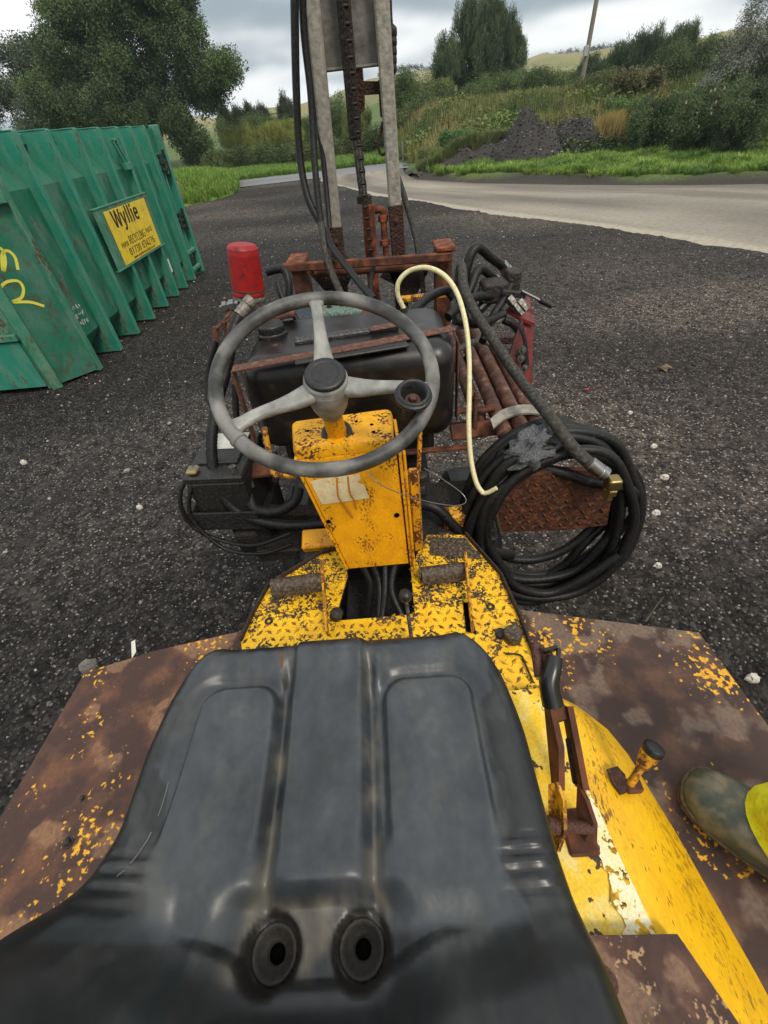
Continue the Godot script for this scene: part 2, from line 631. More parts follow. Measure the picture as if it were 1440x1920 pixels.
func pebble(st: SurfaceTool, s: float, sd: int) -> void:
	var r2 := RandomNumberGenerator.new()
	r2.seed = sd
	st.set_smooth_group(-1)
	var top: Array[Vector3] = []
	var mid: Array[Vector3] = []
	for k in 6:
		var a := TAU * k / 6.0
		mid.append(Vector3(cos(a), 0.0, sin(a) * 0.75) * s * r2.randf_range(0.8, 1.2))
		top.append(Vector3(cos(a + 0.3) * 0.6, 0.5 + r2.randf_range(-0.1, 0.15), sin(a + 0.3) * 0.5) * s)
	for k in 6:
		var j := (k + 1) % 6
		quad(st, mid[k], mid[j], top[j], top[k])
		quad(st, mid[k] + Vector3(0, -0.5 * s, 0), mid[j] + Vector3(0, -0.5 * s, 0), mid[j], mid[k])
	for k in range(1, 5):
		tri(st, top[0], top[k], top[k + 1])

func multi(mesh: Mesh, material: Material, xf: Array, cols: Array, called: String, parent: Node = null) -> MultiMeshInstance3D:
	var mm := MultiMesh.new()
	mm.transform_format = MultiMesh.TRANSFORM_3D
	mm.use_colors = true
	mm.mesh = mesh
	mm.instance_count = xf.size()
	for i in xf.size():
		mm.set_instance_transform(i, xf[i])
		mm.set_instance_color(i, cols[i])
	var o := MultiMeshInstance3D.new()
	o.multimesh = mm
	o.material_override = material
	var p: Node = parent if parent else self
	o.name = numbered(called, p)
	p.add_child(o, true)
	o.set_meta("kind", "stuff")
	return o

func scatter(called: String, mesh: Mesh, material: Material, n: int, f: Callable, upright := false, parent: Node = null) -> MultiMeshInstance3D:
	var xf := []
	var cols := []
	for i in n:
		var e = f.call(i)
		if e == null: continue
		var bs := Basis(Vector3.UP, rng.randf() * TAU)
		if not upright:
			bs = bs * Basis(Vector3(rng.randf() - 0.5, 0, rng.randf() - 0.5).normalized(), rng.randf_range(-0.5, 0.5))
		xf.append(Transform3D(bs.scaled(Vector3.ONE * e[1]), e[0]))
		cols.append(e[2])
	return multi(mesh, material, xf, cols, called, parent)

# ------------------------------------------------------------------ vegetation
# a spray of leaves in a ball of radius 1: n leaves of length l and width w; 'up' 0 = all ways, 1 = pointing upwards
func spray(sd: int, n: int, l: float, w: float, up: float) -> ArrayMesh:
	var r2 := RandomNumberGenerator.new()
	r2.seed = sd
	var st := mb()
	st.set_smooth_group(-1)
	for i in n:
		var p := Vector3(r2.randfn(), r2.randfn(), r2.randfn()).normalized() * pow(r2.randf(), 0.5)
		if up > 0.5:
			p = Vector3(p.x * 0.45, p.y * 1.1, p.z * 0.45)
		var d := Vector3(r2.randfn(), r2.randfn() * 0.7, r2.randfn()).normalized()
		d = (p * 0.6 + d).normalized().lerp(Vector3(d.x * 0.3, 1.0, d.z * 0.3), up).normalized()
		var s := d.cross(Vector3(r2.randfn(), r2.randfn() + 0.6, r2.randfn())).normalized()
		var nn := s.cross(d)
		var ll := l * r2.randf_range(0.7, 1.25)
		var ww := w * r2.randf_range(0.7, 1.2)
		var a := p
		var b := p + d * ll * 0.5 + s * ww * 0.5 + nn * ww * 0.15
		var c := p + d * ll - nn * ll * 0.12
		var e := p + d * ll * 0.5 - s * ww * 0.5 + nn * ww * 0.15
		tri(st, a, b, c)
		tri(st, a, c, e)
	st.generate_normals()
	return st.commit()

func tuft(sd: int, n: int, h: float, spread: float, w: float) -> ArrayMesh:
	var r2 := RandomNumberGenerator.new()
	r2.seed = sd
	var st := mb()
	st.set_smooth_group(-1)
	for i in n:
		var a := r2.randf() * TAU
		var o := Vector3(cos(a), 0, sin(a))
		var s := Vector3(-o.z, 0, o.x) * w * 0.5
		var root := o * spread * 0.3 * r2.randf()
		var hh := h * r2.randf_range(0.6, 1.1)
		var m := root + o * spread * 0.35 * r2.randf() + Vector3(0, hh * 0.6, 0)
		var t := m + o * spread * 0.6 * r2.randf() + Vector3(0, hh * 0.4, 0)
		quad(st, root - s, m - s * 0.8, m + s * 0.8, root + s)
		tri(st, m - s * 0.8, t, m + s * 0.8)
	st.generate_normals()
	return st.commit()

# lobes: [centre, radii]; fills them with sprays, denser towards the shell, with gaps
func crown(parent: Node, called: String, lobes: Array, n: int, mesh: Mesh, material: Material, size: Vector2, dark: Color, light: Color, gap := -0.12, gfreq := 0.55, yaw_only := false) -> void:
	var gn := noise(int(abs(lobes[0][0].x * 13.0 + lobes[0][0].z * 7.0)) + lobes.size(), gfreq * 0.5, 2)
	var weights: Array[float] = []
	var tot := 0.0
	for L in lobes:
		tot += pow(L[1].x * L[1].y * L[1].z, 0.67)
		weights.append(tot)
	var tone: Array[float] = []
	for L in lobes: tone.append(rng.randf_range(-0.28, 0.28) if lobes.size() > 10 else 0.0)
	var xf := []
	var cols := []
	var tries := 0
	while xf.size() < n and tries < n * 6:
		tries += 1
		var t := rng.randf() * tot
		var j := 0
		while weights[j] < t: j += 1
		var d := Vector3(rng.randfn(), rng.randfn(), rng.randfn()).normalized()
		var p: Vector3 = lobes[j][0] + d * lobes[j][1] * pow(rng.randf(), 0.38)
		var g := gn.get_noise_3d(p.x * 2.0, p.y * 2.0, p.z * 2.0)
		if g < gap: continue
		var bs := Basis(Vector3.UP, rng.randf() * TAU)
		if not yaw_only:
			bs = bs * Basis(Vector3.RIGHT, rng.randf() * TAU)
		else:
			bs = Basis(Vector3(d.z, 0, -d.x).normalized() if absf(d.x) + absf(d.z) > 0.01 else Vector3.RIGHT, 0.25 * rng.randf()) * bs
		xf.append(Transform3D(bs.scaled(Vector3.ONE * rng.randf_range(size.x, size.y)), p))
		var k := clampf(0.45 + tone[j] + g * 0.7 + rng.randfn() * 0.2, 0.0, 1.0)
		cols.append(dark.lerp(light, k))
	multi(mesh, material, xf, cols, called, parent)

# break a few big shapes into many leafy lobes, so that the outline is ragged and gaps show through
func lobed(shapes: Array, n: int, lo: float, hi: float, tall: float, sd: int) -> Array:
	var r2 := RandomNumberGenerator.new()
	r2.seed = sd
	var out := []
	var tot := 0.0
	for S in shapes: tot += S[1].x * S[1].y
	for S in shapes:
		for i in maxi(2, int(n * S[1].x * S[1].y / tot)):
			var d := Vector3(r2.randfn(), r2.randfn(), r2.randfn()).normalized()
			var r := r2.randf_range(lo, hi)
			out.append([S[0] + d * S[1] * r2.randf_range(0.45, 1.0), Vector3(r, r * tall * r2.randf_range(0.8, 1.2), r)])
	return out

func shrunk(shapes: Array, k: float) -> Array:
	var out := []
	for S in shapes: out.append([S[0], S[1] * k])
	return out

func limbs(parent: Node, base: Vector3, height: float, r: float, reach: float, n: int, sd: int, stems := 1) -> void:
	var r2 := RandomNumberGenerator.new()
	r2.seed = sd
	for s in stems:
		var st := mb()
		var lean := Vector3(r2.randfn(), 0, r2.randfn()) * (0.06 if stems == 1 else 0.22) * height
		var top := base + lean + Vector3(0, height, 0)
		var path := smooth_path([base - Vector3(0, 0.3, 0), base + lean * 0.15 + Vector3(0, height * 0.35, 0), base + lean * 0.6 + Vector3(0, height * 0.7, 0), top], 5)
		tube(st, path, r, 8, 0.25)
		for i in n:
			var t := r2.randf_range(0.25, 0.85)
			var q: Vector3 = path[int(t * (path.size() - 1))]
			var a := r2.randf() * TAU
			var e := q + Vector3(cos(a) * reach, reach * r2.randf_range(0.3, 0.9), sin(a) * reach) * r2.randf_range(0.6, 1.0) * (1.15 - t)
			tube(st, smooth_path([q, q.lerp(e, 0.5) + Vector3(0, 0.12 * reach, 0), e], 4), r * 0.4 * (1.1 - t), 6, 0.2)
		build(st, "trunk" if stems == 1 else "stem", M.bark, parent)

func vegetation() -> void:
	var broad := spray(1, 26, 0.34, 0.2, 0.0)
	var narrow := spray(2, 30, 0.5, 0.09, 0.75)
	var fine := spray(3, 30, 0.3, 0.12, 0.1)
	var bramble := spray(4, 22, 0.36, 0.24, 0.1)
	var spiky := spray(5, 26, 0.6, 0.06, 0.85)
	# great tree on the left
	var b := spot(-20.0, 46.0)
	var t := thing("broadleaf_tree", "large dark green spreading tree standing behind the green container", "tree", "", b)
	var o := Vector3.ZERO
	limbs(t, o, 9.0, 0.42, 4.6, 14, 11)
	var lobes := []
	for e in [[0, 8.2, 0, 4.6, 3.6, 4], [-3.2, 6.6, 0.5, 3.2, 3.0, 3.4], [3.6, 6.6, 0.6, 3.0, 2.6, 3], [5.4, 5.2, 0.8, 1.9, 1.5, 2], [1.2, 4.0, 1.5, 3.4, 2.4, 3], [-2.6, 3.6, 1.8, 3.2, 2.2, 2.6], [4.6, 3.9, 0.4, 1.8, 1.2, 1.8], [0.6, 11.2, 0, 3.0, 2.4, 3], [-5.4, 4.9, 0.4, 1.8, 2.2, 2], [2.6, 1.8, 0.8, 1.5, 1.7, 1.6], [-1.5, 1.7, 1.4, 2.2, 1.6, 1.6], [3.6, 9.0, 0, 2.0, 1.8, 2]]:
		lobes.append([Vector3(e[0], e[1], e[2]), Vector3(e[3], e[4], e[5])])
	crown(t, "crown", shrunk(lobes, 0.74) + lobed(lobes, 120, 0.55, 1.25, 0.7, 5), 14000, broad, M.leaf, Vector2(0.26, 0.5), Color(0.020, 0.044, 0.015), Color(0.125, 0.185, 0.06), -0.2, 0.7)
	# second tree further left
	b = spot(-28.4, 52.0)
	t = thing("broadleaf_tree", "grey green rounded tree at the far left edge, behind the large tree", "tree", "", b)
	limbs(t, o, 5.6, 0.3, 3.2, 10, 12)
	lobes = [[Vector3(0, 5.2, 0), Vector3(3.4, 2.4, 3)], [Vector3(3.0, 4.2, 0), Vector3(2.6, 2.2, 2.4)], [Vector3(-3.0, 4.0, 0), Vector3(2.6, 2.4, 2.4)], [Vector3(0.6, 2.6, 1), Vector3(3.2, 1.8, 2)], [Vector3(4.6, 2.6, 0.5), Vector3(2.0, 1.8, 2)]]
	crown(t, "crown", lobed(lobes, 60, 0.6, 1.2, 0.75, 6), 3600, broad, M.leaf, Vector2(0.28, 0.5), Color(0.04, 0.062, 0.036), Color(0.14, 0.17, 0.10), -0.25, 0.7)
	# tall willow right of the mast
	b = spot(10.9, 47.0)
	t = thing("willow_tree", "tall bushy tree with upright feathery shoots, right of the mast", "tree", "", b)
	limbs(t, o, 4.6, 0.12, 1.4, 5, 13, 4)
	lobes = []
	for e in [[0.3, 2.6, 0, 1.9, 2.4, 1.8], [-0.4, 4.3, 0, 1.2, 1.6, 1.2], [0.6, 4.0, 0.2, 1.3, 1.5, 1.2], [1.8, 3.4, 0, 1.1, 1.5, 1.1], [2.5, 2.6, 0, 1.0, 1.5, 1], [-1.8, 2.9, 0, 1.0, 1.4, 1], [-2.7, 2.2, 0.1, 0.9, 1.3, 0.9], [0.2, 5.2, 0, 0.5, 0.9, 0.5], [-0.7, 4.9, 0, 0.4, 0.8, 0.4], [1.3, 4.7, 0, 0.4, 0.7, 0.4], [2.3, 4.1, 0, 0.35, 0.7, 0.3], [-1.6, 4.0, 0, 0.35, 0.7, 0.3], [-2.6, 3.4, 0, 0.3, 0.6, 0.3], [2.9, 3.4, 0, 0.35, 0.6, 0.3]]:
		lobes.append([Vector3(e[0], e[1], e[2]), Vector3(e[3], e[4], e[5])])
	crown(t, "crown", lobes.slice(0, 7) + lobed(lobes, 90, 0.3, 0.55, 2.0, 7), 7200, narrow, M.leaf, Vector2(0.24, 0.46), Color(0.045, 0.08, 0.036), Color(0.16, 0.22, 0.10), -0.3, 0.8, true)
	# saplings on the skyline, left of the mast
	var sap := [[-13.2, 52, 3.2, "short sapling next to the large tree's right side"], [-12.0, 52, 3.0, "pointed sapling second from the large tree"], [-10.9, 52, 3.3, "pointed sapling in the middle of the skyline row"], [-9.7, 53, 3.0, "low rounded sapling on the skyline row"], [-7.4, 50, 3.7, "tallest sapling of the skyline row, just left of the mast"]]
	for e in sap:
		b = spot(e[0], e[1])
		t = thing("sapling", e[3], "young tree", "young trees on the skyline left of the mast", b)
		limbs(t, o, e[2] * 0.9, 0.06, 0.6, 6, int(e[1] * 7 - e[0] * 10))
		lobes = [[Vector3(0, e[2] * 0.5, 0), Vector3(0.85, e[2] * 0.45, 0.8)], [Vector3(0, e[2] * 0.8, 0), Vector3(0.4, e[2] * 0.22, 0.4)]]
		crown(t, "crown", lobes, 420, narrow, M.leaf, Vector2(0.25, 0.45), Color(0.04, 0.055, 0.03), Color(0.09, 0.11, 0.05), -0.3, 1.0, true)
	# bushes: [az, r, half width, height, kind mesh, dark, light, count, name, label, category]
	var gd := Color(0.045, 0.075, 0.024)
	var gl := Color(0.13, 0.18, 0.055)
	var B := [
		[-10.2, 45.0, 3.4, 2.2, narrow, Color(0.09, 0.105, 0.02), Color(0.19, 0.20, 0.045), 1500, "willow_scrub", "yellow green low willow scrub beyond the road, right of the large tree", "bush"],
		[-11.8, 50.0, 2.4, 2.5, fine, gd, gl, 900, "bush", "mid green round bush close against the large tree's right side", "bush"],
		[-8.2, 50.0, 2.6, 2.4, fine, gd, gl, 900, "bush", "mid green bush below the skyline saplings", "bush"],
		[-5.4, 49.0, 2.0, 2.1, fine, Color(0.06, 0.08, 0.02), Color(0.13, 0.16, 0.04), 800, "bush", "yellowish bush seen through the left mast hoses", "bush"],
		[-2.6, 45.0, 2.0, 3.2, fine, gd, gl, 1000, "bush", "tall dark bush seen between the mast posts, left half", "bush"],
		[-0.6, 43.0, 1.4, 2.2, narrow, Color(0.07, 0.09, 0.02), Color(0.15, 0.17, 0.045), 600, "bush", "light green willow bush seen between the mast posts, right half", "bush"],
		[4.2, 42.0, 2.0, 2.6, fine, Color(0.028, 0.05, 0.016), Color(0.075, 0.11, 0.03), 1400, "bush", "dark rounded bush directly right of the mast", "bush"],
		[7.4, 41.0, 1.2, 1.7, fine, Color(0.06, 0.075, 0.02), Color(0.13, 0.15, 0.04), 600, "bush", "olive bush at the foot of the tall feathery tree", "bush"],
		[12.6, 42.0, 2.4, 1.7, fine, gd, gl, 1100, "bush", "wide green bush between the tall feathery tree and the heap", "bush"],
		[15.6, 44.0, 2.0, 1.8, fine, Color(0.035, 0.055, 0.02), Color(0.085, 0.115, 0.04), 1000, "bush", "green bush left of the pole foot on the slope", "bush"],
		[18.4, 46.0, 2.2, 1.5, fine, gd, gl, 1000, "bush", "low bush on the slope behind the pole", "bush"],
		[22.2, 46.0, 2.3, 2.0, narrow, Color(0.03, 0.05, 0.026), Color(0.07, 0.095, 0.045), 1100, "bush", "dark upright bush right of the pole", "bush"],
		[25.4, 42.0, 2.8, 2.8, narrow, Color(0.028, 0.048, 0.024), Color(0.065, 0.09, 0.042), 1800, "bush", "tall dark thicket under the ridge, right of the pole", "bush"],
		[28.6, 36.0, 2.0, 2.0, fine, Color(0.035, 0.052, 0.02), Color(0.08, 0.105, 0.04), 1000, "bush", "thicket on the slope left of the silvery tree", "bush"],
		[21.6, 35.0, 1.5, 1.2, fine, Color(0.04, 0.055, 0.018), Color(0.10, 0.12, 0.035), 800, "bush", "low brown green bush above the dry grass", "bush"],
		[24.8, 33.0, 1.6, 1.3, bramble, Color(0.05, 0.045, 0.022), Color(0.10, 0.095, 0.04), 800, "bramble", "reddish bramble patch right of the dry grass", "bramble"],
		[24.4, 28.5, 1.2, 1.3, bramble, Color(0.045, 0.085, 0.025), Color(0.10, 0.16, 0.045), 800, "nettle_patch", "fresh green nettles right of the dry grass, above the verge", "nettles"],
		[27.4, 26.0, 1.5, 1.7, bramble, Color(0.025, 0.045, 0.018), Color(0.065, 0.095, 0.032), 1200, "bramble", "dark leafy bramble below the silvery tree's left side", "bramble"],
		[30.6, 24.0, 1.4, 1.9, bramble, Color(0.025, 0.042, 0.018), Color(0.06, 0.085, 0.03), 1300, "bush", "dark bush at the right edge of the verge, with pink flower heads", "bush"],
		[33.4, 23.0, 1.4, 2.0, bramble, Color(0.028, 0.045, 0.02), Color(0.065, 0.09, 0.034), 1200, "bush", "dark bush cut by the right picture edge", "bush"],
		[9.3, 27.6, 0.95, 0.95, bramble, Color(0.03, 0.075, 0.022), Color(0.075, 0.15, 0.045), 900, "dock_patch", "broad leaved docks on the low bank, left of the dark heap", "weeds"],
		[6.6, 26.8, 0.8, 0.7, fine, Color(0.07, 0.10, 0.03), Color(0.15, 0.18, 0.06), 600, "weed_clump", "pale grassy weeds hanging over the end of the low bank", "weeds"],
		[18.7, 26.6, 0.4, 0.85, fine, Color(0.04, 0.06, 0.03), Color(0.09, 0.11, 0.05), 160, "thistle", "tall seeding weed stalk at the right foot of the heap", "weed"],
	]
	for e in B:
		b = spot(e[0], e[1])
		t = thing(e[8], e[9], e[10], "", b)
		var w: float = e[2]
		var h: float = e[3]
		lobes = [[Vector3(0, h * 0.45, 0), Vector3(w * 0.6, h * 0.42, w * 0.5)]]
		var r2 := RandomNumberGenerator.new()
		r2.seed = int(e[0] * 100 + 9000)
		for i in 12:
			var hh := h * r2.randf_range(0.25, 0.85)
			lobes.append([Vector3(r2.randf_range(-0.7, 0.7) * w, hh, r2.randf_range(-0.3, 0.4) * w), Vector3(w * r2.randf_range(0.14, 0.32), maxf(0.12, (h - hh) * r2.randf_range(0.7, 1.2)), w * 0.3)])
		var far: float = e[1] / 40.0
		crown(t, "foliage", lobes, int(e[7] * 1.25), e[4], M.leaf, Vector2(0.2, 0.36) * far * (0.8 if e[1] < 30 else 1.0), (e[5] as Color) * 1.3, (e[6] as Color) * (1.35 if e[6] == gl else 2.0), -0.3, 0.9, e[4] == narrow)
		var st := mb()
		for i in 5:
			var a := TAU * i / 5.0
			tube(st, smooth_path([Vector3(0, -0.1, 0), Vector3(cos(a) * w * 0.2, h * 0.35, sin(a) * w * 0.2), Vector3(cos(a) * w * 0.45, h * 0.75, sin(a) * w * 0.4)], 3), 0.03, 5, 0.3)
		build(st, "stems", M.bark, t)
	# pink flower heads on the right bush
	var fl := mb()
	lathe(fl, Vector3.ZERO, Vector3.UP, [Vector2(0, 0), Vector2(0.5, 0.1), Vector2(0.4, 0.8), Vector2(0, 1.3)], 6)
	fl.generate_normals()
	# silvery tree on the right edge
	b = spot(33.6, 27.0)
	t = thing("silver_leaved_tree", "pale silvery leaved tree leaning in from the right edge", "tree", "", b)
	limbs(t, o, 3.6, 0.09, 1.4, 7, 15, 3)
	lobes = [[Vector3(0, 3.2, 0), Vector3(1.3, 1.2, 1.1)], [Vector3(-0.9, 2.4, 0), Vector3(0.9, 0.8, 0.8)], [Vector3(-1.6, 1.7, 0.2), Vector3(0.6, 0.6, 0.6)], [Vector3(0.8, 2.2, 0.2), Vector3(1.2, 1.0, 1.0)], [Vector3(0.2, 4.2, 0), Vector3(0.8, 0.8, 0.8)]]
	crown(t, "crown", lobes, 1700, fine, M.leaf, Vector2(0.14, 0.26), Color(0.14, 0.16, 0.13), Color(0.42, 0.43, 0.38), -0.1, 1.2)
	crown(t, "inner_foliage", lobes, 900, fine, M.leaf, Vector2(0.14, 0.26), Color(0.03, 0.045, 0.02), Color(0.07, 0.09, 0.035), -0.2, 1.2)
	# hedge along the far side of the road
	var hx := []
	for i in 46:
		var az := -15.5 + i * 0.62
		if az > 11.5: break
		var p := spot(az, 38.5 + 1.5 * sin(i * 0.35))
		hx.append([p + Vector3(0, 0.55, 0), Vector3(0.75, 0.62 + 0.16 * sin(i * 1.7), 0.7)])
	t = thing("hedge", "low clipped mixed hedge along the far side of the road", "hedge")
	crown(t, "foliage", hx, 5200, bramble, M.leaf, Vector2(0.16, 0.28), Color(0.04, 0.065, 0.02), Color(0.15, 0.19, 0.055), -0.4, 1.0)
	# ridge hedge on the skyline
	var rx := []
	for i in 60:
		var az := 2.0 + i * 0.62
		rx.append([spot(az, 236.0) + Vector3(0, 0.7, 0), Vector3(1.6, 0.6 + 0.5 * absf(sin(i * 2.3)), 1.0)])
	t = thing("field_hedge", "thin dark hedge line along the top of the hill", "hedge")
	crown(t, "foliage", rx, 1500, bramble, M.leaf, Vector2(0.5, 0.9), Color(0.03, 0.04, 0.02), Color(0.06, 0.075, 0.03), -0.5, 1.0)
	# dry golden grass
	b = spot(23.6, 27.4)
	t = thing("dry_grass_clump", "tall golden dry grass standing right of the dark heap", "grass clump", "", b)
	scatter("stalks", tuft(6, 9, 1.0, 0.28, 0.022), M.leaf, 420, func(k: int):
		var p := Vector3(rng.randfn() * 0.42, 0, rng.randfn() * 0.35)
		return [p, rng.randf_range(0.9, 1.35), Color(0.30, 0.22, 0.07).lerp(Color(0.44, 0.35, 0.14), rng.randf())], true, t)
	# rough pale grass and reeds on the slope
	scatter("rough_grass", tuft(8, 10, 1.0, 0.5, 0.03), M.leaf, 8000, func(k: int):
		var az := rng.randf_range(2.0, 30.0)
		var r := rng.randf_range(27.5, 42.0)
		var p := spot(az, r)
		if beyond(p.x, p.z) < 4.0: return null
		return [p, rng.randf_range(0.4, 0.95), Color(0.10, 0.14, 0.035).lerp(Color(0.34, 0.29, 0.11), clampf(0.4 + lumps.get_noise_2d(p.x * 1.7 + 9.0, p.z * 1.7) * 1.5 + 0.3 * rng.randfn(), 0, 1))], true)
	# undergrowth low down on the slope
	scatter("undergrowth", bramble, M.leaf, 7000, func(k: int):
		var az := rng.randf_range(5.0, 36.0)
		var r := rng.randf_range(25.5, 48.0)
		var p := spot(az, r)
		if beyond(p.x, p.z) < 5.0: return null
		var q := lumps.get_noise_2d(p.x * 2.2, p.z * 2.2)
		return [p + Vector3(0, 0.15 + 0.3 * maxf(q, 0.0), 0), rng.randf_range(0.25, 0.5) * (1.0 + 0.8 * maxf(q, 0.0)), Color(0.035, 0.062, 0.018).lerp(Color(0.16, 0.21, 0.055), clampf(0.45 + q * 1.6 + 0.25 * rng.randfn(), 0.0, 1.0))])
	# grass: verges
	var blades := tuft(9, 14, 0.15, 0.2, 0.011)
	scatter("grass", blades, M.leaf, 42000, func(k: int):
		var x := rng.randf_range(2.6, 24.0)
		var d := rng.randf_range(0.3, 8.5)
		var z := verge_z(x) - d / 0.75
		if d < 0.7 + 0.9 * lumps.get_noise_2d(x * 9.0, z * 9.0): return null
		return [Vector3(x, ground_y(x, z) - 0.01, z), rng.randf_range(0.5, 1.4) * (1.0 + 0.7 * maxf(0.0, lumps.get_noise_2d(x * 6.0, z * 6.0)) * 2.0), Color(0.08, 0.17, 0.022).lerp(Color(0.26, 0.37, 0.06), clampf(0.5 + lumps.get_noise_2d(x * 4.0 + 3.0, z * 4.0) * 1.3 + 0.25 * rng.randfn(), 0, 1))], true)
	scatter("roadside_grass", blades, M.leaf, 15000, func(k: int):
		var x := rng.randf_range(-22.0, 8.0)
		var z := -30.9 - 0.17 * (x + 4.0) - 7.5 * pow(rng.randf(), 1.3)
		return [Vector3(x, ground_y(x, z), z), rng.randf_range(0.9, 1.9), Color(0.09, 0.19, 0.022).lerp(Color(0.21, 0.33, 0.05), rng.randf())], true)
	# grass bank by the container
	bank()
	heaps()
	ragwort(fine)
	# flower heads
	b = spot(30.0, 23.2)
	var bush := get_node("bush_014") if has_node("bush_014") else t
	var heads := []
	var hc := []
	for i in 60:
		var d := Vector3(rng.randfn() * 0.75, rng.randf_range(0.5, 1.75), rng.randf_range(0.3, 1.0))
		heads.append(Transform3D(Basis().scaled(Vector3.ONE * rng.randf_range(0.04, 0.07)), d))
		hc.append(Color(0.40, 0.25, 0.26))
	multi(fl.commit(), M.leaf, heads, hc, "flower_heads", bush)

func bank() -> void:
	var st := mb()
	st.set_smooth_group(0)
	var P := []
	var c := Vector3(-9.9, 0, -27.0)
	for i in 41:
		var row := []
		for k in 31:
			var u := i / 40.0 * 2.0 - 1.0
			var v := k / 30.0 * 2.0 - 1.0
			var p := Vector3(c.x + u * 3.3 + v * 1.5, 0, c.z - u * 1.2 + v * 6.8)
			p.x = minf(p.x, -5.0)
			var e := clampf(1.0 - (pow(absf(u), 2.4) + pow(absf(v), 2.4)), 0.0, 1.0)
			p.y = -0.08 + 0.62 * sqrt(e) * (1.0 + 0.25 * lumps.get_noise_2d(p.x * 6.0, p.z * 6.0))
			row.append(p)
		P.append(row)
	for i in 40:
		for k in 30:
			quad(st, P[i][k], P[i + 1][k], P[i + 1][k + 1], P[i][k + 1])
	struct(build(st, "grass_bank", M.turf))
	var blades := tuft(10, 12, 0.22, 0.2, 0.014)
	scatter("bank_grass", blades, M.leaf, 9000, func(k: int):
		var i := rng.randi_range(1, 39)
		var j := rng.randi_range(1, 29)
		var p: Vector3 = P[i][j].lerp(P[i + 1 if i < 39 else i][j + 1 if j < 29 else j], rng.randf())
		if p.y < 0.0: return null
		return [p, rng.randf_range(0.7, 1.7), Color(0.10, 0.20, 0.022).lerp(Color(0.23, 0.34, 0.05), rng.randf())], true)

